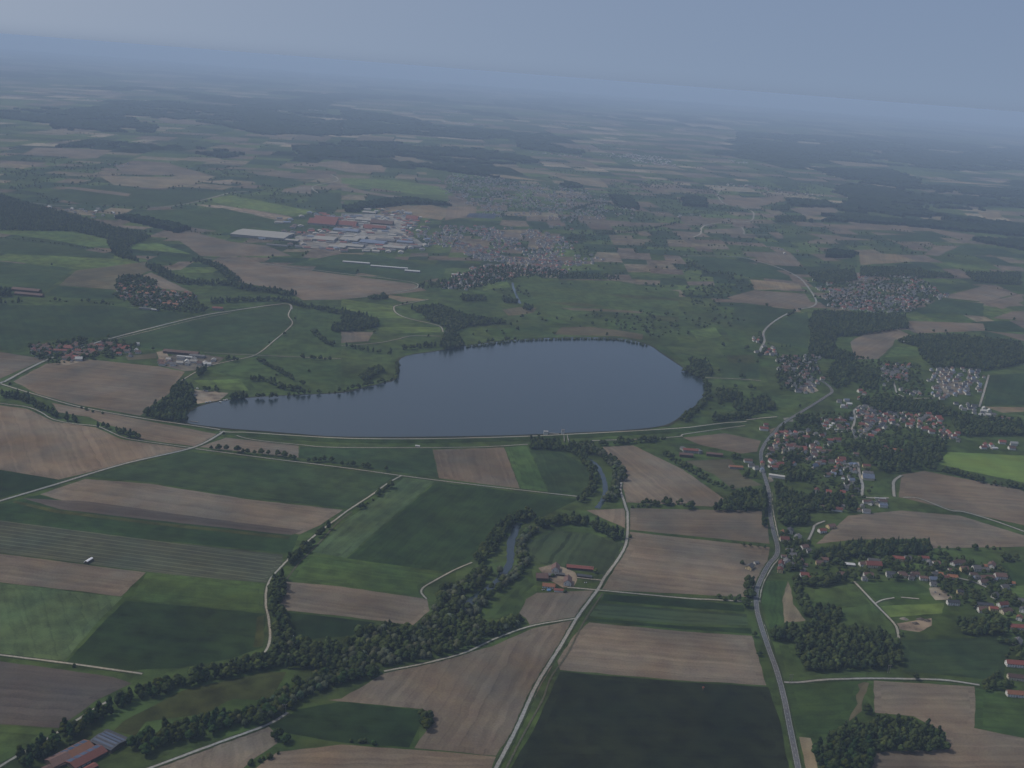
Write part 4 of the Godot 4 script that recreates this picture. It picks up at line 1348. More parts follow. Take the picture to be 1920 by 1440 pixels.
	field("stub", "light brown field above the pinkish brown field", 0, [1014.7,-4895.2,1231.6,-4878.6,1208,-4742.1,985.6,-4638])
	field("crop", "dark field above the road left of the wood", 0, [841.9,-4295.1,1079.2,-4258.3,1007.9,-4135.9,896.7,-3917.3,766.3,-3900.4])
	field("crop", "dark field right of the curving road", 0, [859.7,-3757.4,1007.6,-4103.8,1110.5,-4229.8,1056.2,-3944.2,959.7,-3588.4,846.4,-3652.2])
	field("grass", "meadow left of the road beside the school yard", 0, [714.2,-2961,897.4,-3035.2,781.9,-2852.1,710.3,-2849.4])
	field("grass", "meadow between the two woods", 1, [1119.7,-3818.6,1217.8,-3879.8,1138.7,-3728.5])
	field("lush", "green meadow below the wood gap", 0, [1288,-3715.3,1402.4,-3752.6,1337.1,-3611.2,1201.8,-3544.6])
	field("bare", "brown field right of the far village", 0, [1821.5,-4808.4,2158.1,-5202.6,2275.2,-5082.6,2010.3,-4779.9])
	field("bare", "pink brown field right of the far village", 0, [2006.8,-4766.8,2286.2,-5069.8,2229.7,-4897.6,2025.3,-4626.5])
	field("bare", "brown patch at the right edge beyond the wood", 0, [1892.9,-4401.3,2048.2,-4591.4,2113.5,-4623.1,2626.5,-4619.2,2512.8,-4404.4,2022.5,-4408])
	field("crop", "teal field right of the far village", 0, [1803.6,-4761.5,1989.8,-4737,1865.1,-4425,1601.2,-4423.8])
	field("crop", "long dark field above the country road", 0, [792.6,-5504.7,1048,-5451.3,1174.9,-5300.2,1228.7,-5080,1215.2,-4946.3,1025.5,-4953.9,859.1,-5066.5])
	field("bare", "brown field above the country road", 0, [1129.2,-5759.9,1401.3,-5865.9,1368.2,-5399.8,1207.7,-5377.4])
	field("stub", "light brown field above the far wood", 0, [1826.4,-6078,2044.4,-6124,2088.8,-5903,1704.2,-5609.1])
	field("crop2", "green field above the far wood", 0, [1610.4,-5732.2,1754,-5859.6,1681.5,-5598.5])
	field("stub", "light field in the far wood gap", 0, [1929.2,-5500.2,2092.1,-5537.2,2023.3,-5366.4,1931.1,-5399.8])
	field("crop", "green field right of the far wood gap", 0, [1915.2,-5200.9,2176.5,-5228.6,1836.1,-4854.8])
	field("grass", "meadow strip between copse and village", 0, [624.3,-2276,685.8,-2322.9,718.9,-2255.5,671.5,-2203.5,603.3,-2199.3])
	field("grass", "meadow right of the workshop halls", 0, [824.2,-2353.7,857.9,-2349.7,819.2,-2224.4,775.9,-2225.5])
	field("crop", "dark field beyond the wooded ridge", 0, [-2602,-5972.2,-2484.9,-6360,-1751.8,-6615,-1778.6,-6027,-1911.7,-5704.6,-2223.3,-5637.5,-2471.3,-5797.6])
	field("bare", "pink strip beyond the wooded ridge", 1, [-2629.8,-6245,-2540.3,-6295,-2182.9,-6192,-2159.1,-6069,-2380.2,-6140])
	field("stub", "light brown fields far left", 0, [-2635.8,-6920,-2031.1,-7317,-2035.1,-6716,-2159.6,-6511,-2405.2,-6530])
	field("bare", "brown field far left", 0, [-3685.2,-8427,-3214.4,-8781,-3063.4,-7984,-3527.4,-7834])
	field("bare", "brown field strip far left", 0, [-2797.1,-7602,-2551.2,-8004,-2070.1,-7415,-2546.4,-7101])
	field("lush", "light green field by the gravel pit", 1, [-1781.2,-6204,-1698.5,-6453,-1127.1,-6044,-1186.3,-5772.3,-1637.2,-6038])
	field("sand", "tan field edge by the gravel pit", 0, [-1773.4,-5945.3,-1627.4,-6002,-1190.3,-5747.4,-1218.2,-5664.1])
	field("crop2", "green field before the great hall", 1, [-1874.5,-5620.1,-1598.8,-5897.1,-1238.8,-5594.2,-1336.5,-5082.1,-1536.7,-5150.8,-1938.5,-5444.4])
	field("crop", "teal field behind the great hall", 2, [-1386.2,-5368.1,-1204.4,-5600.9,-904.9,-5324.2,-1217.5,-5272.3])
	field("bare", "brown field in front of the great hall", 0, [-1626.3,-4919.5,-1519.5,-5038.5,-1271.2,-4834.7,-1108.2,-4803.7,-955.2,-4592.9,-1286.4,-4430.8,-1458.7,-4735.1])
	field("lush", "light green slope under the wooded ridge", 0, [-2219.9,-4696.9,-1954.9,-4791.5,-1765.2,-4676.5,-1677,-4518.4,-1743.5,-4444.9,-1926,-4537.5,-2175.2,-4600.7,-2690.1,-4604.6,-2745.1,-4701])
	field("crop", "green slope field at the left edge", 1, [-2111.4,-4463.2,-1900.9,-4426.1,-1595.4,-4315.1,-1564,-4229.4,-1970.8,-4160.2,-2438.4,-4163.4,-2611.5,-4466.8])
	field("lush", "bright meadow beside the wood tongue", 0, [-1636.5,-4579.4,-1522.5,-4649.4,-1329.6,-4455.5,-1577,-4472.6])
	field("sand", "pale gravel pit in the far fields", 1, [-2047.3,-7053,-1908.7,-7293,-1839.1,-6986,-2050.6,-7026])
	field("bare", "brown strip field far off", 0, [-1978.8,-7894,-1405.1,-8115,-1343.8,-7909,-1523.2,-7619,-1849.4,-7720])
	field("crop", "dark field far off", 0, [-1851.6,-7579,-1455.3,-7520,-1512.5,-7016,-1709,-7091])
	field("bare", "brown patch far off by the winding road", 0, [-1508.3,-6996,-1403.1,-7313,-1311.4,-6842,-1490.1,-6813])
	field("bare", "brown field far off left of the big forest", 0, [-1714.2,-8839,-1554.5,-9382,-1399,-8460])
	field("bare", "pale brown strip inside the far forest", 0, [-4329,-13205,-3817.9,-13155,-3530.3,-12713,-3656.6,-12398,-4109.6,-12595])
	field("crop", "dark field before the red sheds", 0, [-1288.8,-6837,-1160,-7041,-1044.2,-6354,-1256,-6299])
	field("bare", "great brown field beyond the wood tongue", 0, [-1162.2,-4292.5,-1136.6,-4504.1,-1000.6,-4342.5,-691.5,-4260.7,-404.2,-4188.4,-342.2,-4072.3,-612.7,-3792.7,-736.3,-3734.5,-816.4,-3877.4,-1006.5,-3953.9,-1106.9,-4111])
	field("crop", "dark field with the two white poultry houses", 0, [-933.6,-4373.8,-772.4,-4740.8,-639.9,-4776.7,-309.3,-4624.1,-306.7,-4370.3,-396.7,-4214.2,-710.7,-4374.7,-799.9,-4397.3])
	field("stub", "light brown patch by the lane, far side of the lake", 0, [-464,-3936.7,-320,-3904.8,-406.6,-3829.1,-465.2,-3896.4])
	field("lush", "pale green field left of the lakeside wood", 1, [-614.7,-3804.6,-422.5,-3754.6,-412,-3669,-360.1,-3580,-454.9,-3545.4,-586.7,-3638.3])
	field("bare", "brown field on the far shore", 1, [-534.7,-3329.7,-438.1,-3343.4,-437.3,-3224.8,-509.1,-3178.3])
	field("lush", "pale field on the far shore", 0, [-436.8,-3414,-241.3,-3487.9,-235.5,-3418.2,-414.6,-3331.9])
	field("bare", "long brown strip beyond the red sheds", 0, [-1229.3,-7452,-1001.4,-7183,-431.5,-6863,-414.8,-6779,-816.2,-6974,-1176.6,-7140])
	field("lush", "green strip beyond the red sheds", 0, [-1311,-7937,-950.9,-8076,-598.3,-7829,-466.1,-7358,-736.9,-7270,-1251.6,-7585])
	field("stub", "tan field above the town", 0, [-875.5,-6379,-573.7,-6747,-411.6,-6579,-455,-6087,-658.3,-6166])
	field("bare", "brown field beside the town", 1, [-464.8,-6726,-300.2,-6856,-283,-6521,-376.2,-6214,-435.3,-6083])
	field("crop", "dark field below the town", 0, [-448,-6060,-345.6,-6201,21.9,-5983.6,-420.1,-5662.3])
	field("solar", "grey blue solar field below the town", 2, [-322.1,-6479,-159.8,-6566,-172,-6324,-331.2,-6290])
	field("bare", "brown field below the big forest", 0, [-1520.8,-9182,-1144.2,-9183,-1093.8,-8579,-1399,-8460])
	field("stub", "tan clearing in the big forest", 0, [-1482.4,-9878,-1355.4,-9971,-1340.5,-9646])
	field("stub", "tan strip along the big forest", 0, [-1247.9,-9869,-1094.2,-10164,-773.9,-9778,-1002,-9749])
	field("stub", "long tan strip above the town", 0, [-699.5,-9812,-157.7,-9123,184.6,-8879,-179.9,-8879,-628.8,-9685])
	field("stub", "tan field right above the town", 0, [220.9,-9388,599.8,-9548,637,-8720,420,-8805])
	field("grass", "green field above the town", 0, [-805.8,-8974,-608.3,-8986,-614.2,-8690,-777.2,-8672])
	field("stub", "tan strip under the big forest", 0, [-474.4,-10244,119.7,-9826,603.7,-9619,-76.8,-9502])
	field("bare", "pink field in the far right middle", 0, [1491.8,-8639,2047.2,-9067,2014.1,-8782,1693.7,-8201,1473.8,-8053])
	field("bare", "pink field beside the right forest", 0, [1917.3,-8215,2331.6,-8668,2293.6,-8262,1930.3,-7717])
	field("bare", "long tan field under the right forest", 0, [1930.2,-7321,2585.6,-7663,2969.2,-7395,2752.5,-6972,2686,-7425,2018.6,-7129])
	field("stub", "tan clearing in the right forest", 0, [3637.3,-9109,3883.6,-9293,3681.5,-8721,3489,-8580])
	field("bare", "brown field by the zigzag road", 0, [1052.2,-6559,1324.4,-6796,1279.8,-6490,1030.4,-6410])
	field("crop", "teal field in the far right middle", 0, [1530.7,-6599,1771.8,-6596,1529.4,-6267,1469.4,-6360])
	field("bare", "brown strip in the far right middle", 1, [1708.7,-6775,2090.2,-6679,1770.3,-6508])
	field("crop", "teal field under the long tan field", 0, [2170.6,-6953,2614.1,-7215,2615.6,-6899,2226.6,-6707])
	field("bare", "brown wedge right of the teal fields", 0, [2226.9,-6201,2440,-6645,2623,-6740,2301.2,-6187])
	field("crop", "dark field right of the brown wedge", 1, [2386.5,-6345,2710.3,-6859,2746.2,-6537,2618.3,-6342])
	field("stub", "tan strip in the right forest", 0, [3928.7,-15020,4706.8,-15187,4609,-14560,3861.9,-14063])
	field("stub", "pale strip in the right forest", 0, [4291.2,-12389,4707.2,-12737,5515.8,-12761,5016.4,-12506])
	field("crop", "green pasture before the right wood", 0, [619.9,-3295.5,748,-3313.1,714.1,-3137.8,603.3,-3125.1])
	field("grass", "wide marshy meadow beyond the lake", 0, [-11,-4458.8,410.1,-4599.7,645.1,-4458.8,586.5,-3986.5,327,-3983.9,128.5,-3729.3,74.1,-3888.3])
	field("earth", "pale yard ground around the long brown barn", 0, [-944.8,-2860.7,-910,-2916.8,-836.9,-2932,-782,-2917.5,-785.1,-2858.5,-812,-2779.9,-841.9,-2756.6,-916,-2794])
	field("sand", "bright forecourt left of the long brown barn", 1, [-969.7,-2921.9,-951.4,-2948,-900.8,-2826.7,-918.8,-2802.4])
	field("dry", "ochre strip between hamlet and long barn", 0, [-1033.1,-2862,-995.4,-2883.7,-966.7,-2912.8,-949.1,-2859.3,-1011.4,-2820.7])
	field("olive", "long olive reed strip in the wide marsh, upper", 1, [345.6,-4280.9,487.3,-4312.5,625.7,-4302.6,620.2,-4257.7,479.6,-4230.5,384.4,-4242.4])
	field("olive", "olive reed strip in the middle of the wide marsh", 1, [113.7,-4025.5,193.3,-4063.2,265.7,-4058,329.7,-4026.8,197.5,-3985.9])
	field("dry", "brownish reed strip in the wide marsh", 1, [151.3,-3945.9,294.5,-3981.2,457.6,-3995,440.7,-3951.1,311.5,-3940.2,195.2,-3915.3])
	field("dry", "brownish reed bed beside the lakeside wood", 0, [-54.1,-3833.6,4.3,-3899.3,67.8,-3910.9,55.2,-3825.9,6.2,-3765.9,-30.1,-3743.7])
	field("dry", "brownish reed bed along the far shore", 0, [150.5,-3625.7,247.2,-3665.2,341.5,-3643.9,422,-3613.2,408.6,-3531.5,334.9,-3552.4,182.6,-3515.9,124.9,-3511.6])
	field("olive", "olive reed patch at the right of the marsh", 0, [478.8,-3946.6,580.5,-3938,570,-3853.6,494.9,-3856])
	field("lush", "pale mown plot in the far shore meadow", 0, [-153.8,-4279.4,-52.8,-4400.4,-35.7,-4272.2,-134.4,-4157.7])
	field("lush", "pale plot in the right marsh meadows", 0, [590.5,-3724.9,689.6,-3815.3,692.6,-3679,599,-3569.9])
	field("olive", "olive plot in the right marsh meadows", 0, [664.1,-3398.5,755.4,-3438.9,740.8,-3332.7,654.2,-3306])
	field("dark", "dark purple-brown band along the lower side of the long brown field", 1, [-862.3,-1859.5,-741.8,-1866.3,-513,-1831.8,-347.4,-1811.2,-362.5,-1789.4,-612.9,-1807,-778.9,-1822.8])
	field("olive", "worn strip at the right end of the maize field", 1, [-348.9,-1486.5,-339.7,-1494.7,-332.7,-1462.6,-321,-1404.2,-329.1,-1398.4,-333.6,-1400.7,-339,-1434.9])
	field("olive", "pale olive margin strip below the brown band, long and thin", 1, [-867.5,-1845.3,-777,-1818.2,-610.6,-1800.1,-362,-1782.6,-364.1,-1770.6,-609.5,-1788.4,-784.4,-1806.8,-871.2,-1836.8])
	field("lush", "pale lawn in the right hamlet", 0, [715.7,-1866,760.7,-1875.7,780,-1856.5,769.9,-1845.7,719.4,-1847.1])
	field("grass", "lawn between the two upper tree groups by the bend", 0, [626.1,-2140,644,-2141.6,641.4,-2092.9,626,-2049.4,604.1,-2041.1])
	field("lush", "lawn above the main road houses", 0, [576.8,-2008.5,595.7,-2012.2,590.6,-1984.7,573.5,-1981.4])
	field("earth", "pale street ground at the old village crossing", 0, [640.2,-2634,670.6,-2668.7,644.4,-2567.1,631.5,-2558.8])
	field("concrete", "pale lot beside the village road bend", 0, [701.3,-2749.7,730,-2762.9,721.2,-2723.3,694.7,-2710.9])
	field("grass", "dark lawn right of the lower main road thicket", 1, [625.8,-2280.6,686.7,-2308.5,683.6,-2255.2,657.6,-2217.3,618.2,-2231.8])
	field("sand", "pale farmyard of the lone farm", 1, [68,-1732.1,90,-1749.4,109.6,-1743.1,130.2,-1725.7,134,-1705.7,126.2,-1670.9,107.8,-1664.4,89.2,-1686,77.6,-1709.4])
	field("sand", "sandy yard beside the white-roofed shelter on the main road", 0, [567.1,-2282.2,578.2,-2287,575.2,-2260,564,-2250.4])
	field("sand", "pale parking ground in the right hamlet", 1, [744.2,-1773.8,763.9,-1780.2,773.5,-1743.1,767.3,-1733.3,738.2,-1725.5,737.3,-1745.7])
	field("sand", "pale yard of the school quarter", 0, [829.1,-3120.1,857.8,-3135.7,866.7,-3053.1,839.4,-3018.1,822.2,-3040.6])
	field("sand", "pale sandy yard by the lane in the left hamlet", 1, [-1168,-2762.7,-1152.6,-2833.9,-1134.2,-2859.3,-1118.4,-2759.6,-1139.2,-2720.5])
	field("earth", "bare earth between the new estate houses", 0, [1347.2,-3448.8,1387.2,-3470.7,1328.7,-3294.2,1374.3,-3289.6,1442.2,-3458.1,1453.4,-3461.4,1327.6,-3140.1,1247.2,-3117.8,1265.3,-3214.7])
	field("concrete", "pale concrete strip at the great works", 3, [-1058.1,-5118.3,-893.3,-5458.3,-794.4,-4871.3,-955.6,-4814.9])
	field("concrete", "pale concrete ground of the works", 4, [-993,-6050,-678.4,-6169,-563.4,-6005,-622.8,-5613.5,-445,-5159.1,-569.8,-4959.3,-794.4,-4871.3])

func roads() -> void:
	road("meadow_track", "pale track bending between green strip and river trees", "gravel", 3, [-44.2,-1733,-70.5,-1700.2,-101.7,-1650.9,-116.9,-1623.6,-117.3,-1604.6,-107.2,-1586.5])
	road("ditch_track", "faint track right of the winding tree line", "dirt", 2.6, [-276.1,-1912.5,-293.1,-1858.3,-310,-1760.5,-326.6,-1678.2,-333.2,-1613.6])
	road("dam_road", "short pale road from the dam to the village", "gravel", 4.4, [597.9,-2705.1,639.9,-2731.1,685.9,-2755.3])
	road("main_road", "grey two-lane main road running up to the village", "asphalt", 7.6, [370.8,-1036.1,388.1,-1198.3,399.4,-1304.7,406.6,-1371,411.8,-1442.9,413.6,-1515.6,416.1,-1583.3,421.1,-1644.3,432.2,-1703.9,449.4,-1754.4,474.7,-1816.3,500.2,-1866.3,510.5,-1915.7,516.2,-1975.1,529.9,-2076.1,550.7,-2188.1,563.5,-2309.3,579,-2418.9,596.3,-2485.9,630.8,-2574,653.6,-2621.4,674.7,-2669.8,708,-2730.4,772.8,-2833.4,867.5,-2985.7,906.2,-3059.6,907.4,-3145.1,886.7,-3188.3,879.5,-3247])
	road("cycle_path", "pale cycle path beside the main road", "gravel", 2.6, [413.3,-1413.9,418,-1510.9,421.2,-1584.1,425.2,-1645,441.2,-1712.1,456.4,-1755.6,479.7,-1809.8,505.2,-1867.2,520.9,-1959,536.5,-2077.4,556.6,-2189.3])
	road("country_road", "road curving past the dark wood towards the far village", "concrete", 7.5, [771,-3432.3,796.8,-3535.5,830.4,-3646.9,855.5,-3788.9,917,-3954.1,1009.4,-4142.9,1093.1,-4273.8,1160.1,-4351.1,1209.5,-4496.5,1251.9,-4831.4,1264.6,-5058.6,1231.4,-5285.5,1154.3,-5458.6,1065.9,-5554,785,-5444.9])
	road("farm_lane", "pale concrete lane running straight past the lone farm", "concrete", 4.6, [241.8,-2178.6,236.5,-2131.3,239.3,-2073.1,241,-2026.6,242,-2017.6,229.3,-1878.4,208.9,-1797.5,179,-1713.7,164.5,-1664.4,128.9,-1565.8,99.3,-1466.8,65.4,-1358.5,38.2,-1243.4,14.3,-1154.3,-25.1,-1007.5])
	road("verge_track", "second wheel track right beside the straight lane", "dirt", 2.6, [172.5,-1652.9,139.5,-1555.9,109.2,-1447.6,85.1,-1380,72.5,-1319.1,47.3,-1232.8,28.9,-1163.3,-10.7,-1013.6])
	road("field_lane", "white lane crossing from the farm to the main road", "gravel", 3.6, [115.1,-1665.7,164.5,-1664.4,303.3,-1659.2,353,-1661.8,417.4,-1664.4])
	road("farm_drive", "short pale drive into the lone farm", "gravel", 3.2, [132.5,-1705.5,154.7,-1703.9,175.4,-1702.2])
	road("field_track", "pale track along the foot of the riverside wood", "gravel", 3.2, [-144.5,-1361.6,-88.8,-1392.5,-36.4,-1430.4,5.3,-1477.6,57.5,-1524.3,126,-1559.5])
	road("lower_lane", "pale lane at the lower left below the belt", "concrete", 4, [-451.6,-1044.1,-380.6,-1110.8,-323.6,-1164.4,-270.9,-1213.2,-251,-1244])
	road("belt_track", "pale track along the left edge of the riverside belt", "gravel", 3.6, [-590.9,-998.6,-549.6,-1085.8,-536.1,-1114.2,-520.7,-1145.5,-512.5,-1161.4,-487.7,-1219.1,-475.9,-1241.2])
	road("belt_track", "pale track emerging at the upper end of the riverside belt", "gravel", 3.4, [-354.3,-1347.7,-335.6,-1364.9,-315.4,-1382.6,-315.3,-1423,-329.9,-1479.5,-347.1,-1533.9,-358.2,-1599.6,-350.5,-1667,-326,-1780.2,-292.4,-1892,-283.9,-1919.6,-252.9,-2003.1,-230.7,-2070.8,-208.3,-2121.5])
	road("straight_lane", "pale lane ending at the riverside belt", "gravel", 3.6, [-787.5,-1338.8,-660.8,-1328.2,-566.9,-1320.4,-477.9,-1310.6,-458.1,-1308.1])
	road("row_track", "pale track beside the row of trees below the dam", "gravel", 3.2, [-645.8,-2184.7,-492,-2161.2,-334.3,-2140.8,-208.1,-2119.5,-77.2,-2102.1,151.1,-2078.7])
	road("straight_road", "straight pale road from the left edge to the dam", "concrete", 5.5, [-979,-1699.3,-896.5,-1832.4,-836,-1930,-752.2,-2067.1,-654.3,-2188.4,-623.1,-2291.6,-622.4,-2310.6])
	road("dam_road", "pale road leading along the hedge to the dam", "gravel", 4.6, [-1523.5,-2714.8,-1219.5,-2532.8,-1178.7,-2508.4,-1101.5,-2466.1,-971.9,-2400.1,-819.2,-2355.4,-688.5,-2329.8,-630.9,-2317.4])
	road("dam_track", "narrow track along the foot of the dam", "gravel", 2.6, [-609.9,-2307.4,-556,-2271.2,-446,-2259.2,-354.8,-2262.1,-90.7,-2326.1,46.3,-2379.8])
	road("lake_road", "pale road from the road fork towards the hamlet", "concrete", 7, [-1289,-2267.1,-1220.5,-2516.8,-1211,-2551.3,-1208,-2660.8,-1196,-2791.4,-1162.8,-2920.4,-1128.4,-3038.2,-993,-3362.4,-915.1,-3485.9,-780.2,-3653.1,-740.8,-3580])
	road("cycle_path", "thin pale path right of the lake road", "gravel", 2.5, [-1121.3,-3018.7,-1060.9,-3152.2,-984,-3331.8,-908.5,-3460.7])
	road("winding_track", "winding pale track down to the camping ground", "gravel", 3.4, [-743.5,-3578.9,-731.1,-3485.4,-698,-3390.9,-693.3,-3304.1,-698.9,-3160.3,-711,-2973.9,-757.8,-2889.9,-802.2,-2810.3,-821.5,-2689.4,-823.6,-2638.6])
	road("edge_track", "pale track under the hedge of the left brown field", "gravel", 3, [-1373.8,-2422.1,-1149.8,-2383.2,-1080.3,-2371.2,-1035.8,-2341.9,-990.9,-2300.6,-936.9,-2282.2,-889.4,-2279,-852.8,-2253.2,-810.8,-2221,-764.4,-2206.2,-654.3,-2188.4])
	road("shore_track", "white track across the north pastures", "gravel", 3, [-847.2,-2950.9,-752,-2960.9,-584.9,-2983.4,-478.5,-2996.6])
	road("shore_track", "pale track on the far shore", "gravel", 3.4, [-503.8,-3146.6,-408.9,-3211.4,-358.4,-3274.4,-316.5,-3336.2,-230.8,-3360.5])
	road("bow_track", "curved pale track by the lakeside wood", "gravel", 4.5, [-229,-3420.5,-241.3,-3487.9,-266.8,-3518.5,-360.1,-3580,-402.9,-3643.4,-420.8,-3716,-417.3,-3762.7,-370,-3837.1,-320.6,-3911.1])
	road("plain_track", "pale track between the far brown fields", "gravel", 5, [-615.7,-3810.6,-532,-3876.2,-478.2,-3947.8,-390.2,-4088,-394.8,-4196.1,-496.6,-4247.9,-695.9,-4286.8,-1006,-4365.7,-1266.4,-4386.4])
	road("yard_lane", "pale lane down to the gravel yard", "gravel", 3.8, [614.8,-1774.4,626.7,-1694.5,637.6,-1624.9,632.6,-1588.9,626.9,-1568.1])
	road("spur_track", "pale spur off the lane along a hedge", "gravel", 3, [628.1,-1694.1,642.9,-1708.9,667.9,-1722.3])
	road("spur_track", "pale spur in the meadow right of the hedge", "gravel", 3, [680.3,-1725.8,710.7,-1724.9])
	road("side_lane", "pale side lane leaving the main road at the right", "concrete", 4.2, [409.6,-1414.3,436.8,-1417.3,478,-1430.6,540.1,-1443.1,596.3,-1450.4,657.5,-1456,706.7,-1449.4])
	road("curved_lane", "grey lane beside the workshop meadow", "concrete", 6, [822.4,-2219.9,839.6,-2281.5,854.4,-2323.1,882.8,-2363.2])
	road("estate_lane", "pale lane along the new housing estate", "concrete", 5.5, [1305.1,-3008.2,1371.9,-3152.4,1488.2,-3406.4])
	road("field_road", "field road across the right brown fields", "concrete", 4.5, [840.8,-2218.6,875.3,-2220.7,919.3,-2164.9,947.2,-2160.8,994.5,-2122.8,1040.6,-2069.9,1148.3,-1946.2])
	road("village_street", "street past the workshop halls", "concrete", 6, [805.1,-2434.3,784.7,-2347.2,771.8,-2277.6,754.4,-2205.6,808,-2209.7])
	road("village_street", "street through the upper village", "concrete", 5.5, [950.8,-2930.5,917.5,-2871.6,904.7,-2820,878.8,-2736.2,850.6,-2677.5,812.8,-2660.9])
	road("village_street", "street beside the little stream houses", "concrete", 4.2, [632.9,-2049,607.4,-2023.4,594.3,-1990.2,570.8,-1933.7])
	road("village_street", "short street in the hillside quarter", "concrete", 4.5, [1136.8,-3241.1,1115.8,-3156.4,1101.7,-3086.6,1124.7,-3047.5,1202.6,-3068.9])
	road("village_street", "street through the right hamlet", "concrete", 4.5, [784.1,-1849.8,782,-1834.6,815.5,-1822.4,836.7,-1811.8,853.2,-1790])
	road("dam_path", "pale path below the dam towards the village", "gravel", 3, [189.4,-2439.8,316.5,-2483.8,413.8,-2527.6,415.6,-2541.6,585.1,-2654.4])
	road("lake_path", "white path from lake shore to the road", "gravel", 3.4, [542.6,-3097.5,642.5,-3113,714.7,-3114.6])
	road("zigzag_road", "pale zigzag road in the far fields at right", "gravel", 10, [1767.5,-10055,1729.2,-9778,1525.3,-9024,1443.5,-8381,1455.6,-8097,1538.1,-7985,1564.7,-7789,1524.7,-7513,1432.6,-7176,1266.2,-7031,1110.4,-6810,1043.7,-6609,1002.5,-6357,937.5,-6178])
	road("zigzag_road", "pale bent road in the far right fields", "gravel", 9, [1210.8,-6828,1311.6,-6846,1301.6,-6639,1282.6,-6476,1424.3,-6540])
	road("far_road", "pale road across the fields beyond the ridge", "gravel", 9, [-1942.1,-5700.1,-1867.6,-5766,-1799.7,-5969.6,-1767.3,-6260,-1731.7,-6579,-1667.7,-6700])
	road("far_road", "winding pale road along the wooded ridge", "gravel", 8, [-2465.3,-5551.1,-2336.9,-5520.6,-2234.1,-5551.1])
	road("far_road", "winding pale road far left of the forest", "gravel", 10, [-1416.2,-8105,-1338.4,-7914,-1302.8,-7672,-1376.9,-7297,-1347.9,-7087,-1282,-6917])

func waters() -> void:
	river(9, [-29.4,-4370.9,-21.3,-4240.9,-9,-4119.9,6.6,-3964.2])
	river(10, [157.3,-2344.8,173.7,-2312.9,193.6,-2282.8,206.4,-2186.7,202.4,-2094.4,183.7,-2024.1])
	river(13, [32.9,-1922.9,20,-1830.7,18.9,-1740.9,-1.1,-1661.9,-21.2,-1626.1,-42.6,-1579.1,-58.6,-1529.4])
	lake([-731.2,-2422,-723.8,-2463.5,-682.8,-2525.8,-591.7,-2588.8,-423,-2667.2,-385.6,-2713.7,-332.1,-2788.3,-303.6,-2840.6,-317,-3057.2,-225.3,-3166.7,-147.3,-3258.7,11.6,-3393.6,181.4,-3480.2,332.5,-3518.5,419.1,-3460.9,452.9,-3354.3,498.7,-3194.8,520.7,-3124.4,537.9,-3082.5,534.7,-2991.5,511.1,-2879.1,474.6,-2786.4,436.9,-2709,380.3,-2607,279.4,-2542.1,175.5,-2499.9,25.3,-2442.7,-174.3,-2380.7,-366.8,-2333.5,-452.7,-2330,-531.5,-2330.7,-630.1,-2331.6,-718.5,-2350.8])
	dam([-629.2,-2306.7,-602.9,-2303.1,-563.9,-2302.8,-525.2,-2303.6,-448,-2306.4,-363.4,-2312.3,-268.2,-2330.5,-172.1,-2355.2,-54.7,-2391.5,45.7,-2426.4,170,-2475.5,299.2,-2529.2,420.5,-2583.2,467.6,-2610.7,516.1,-2641.8,565.2,-2670.5,596.1,-2693.4])

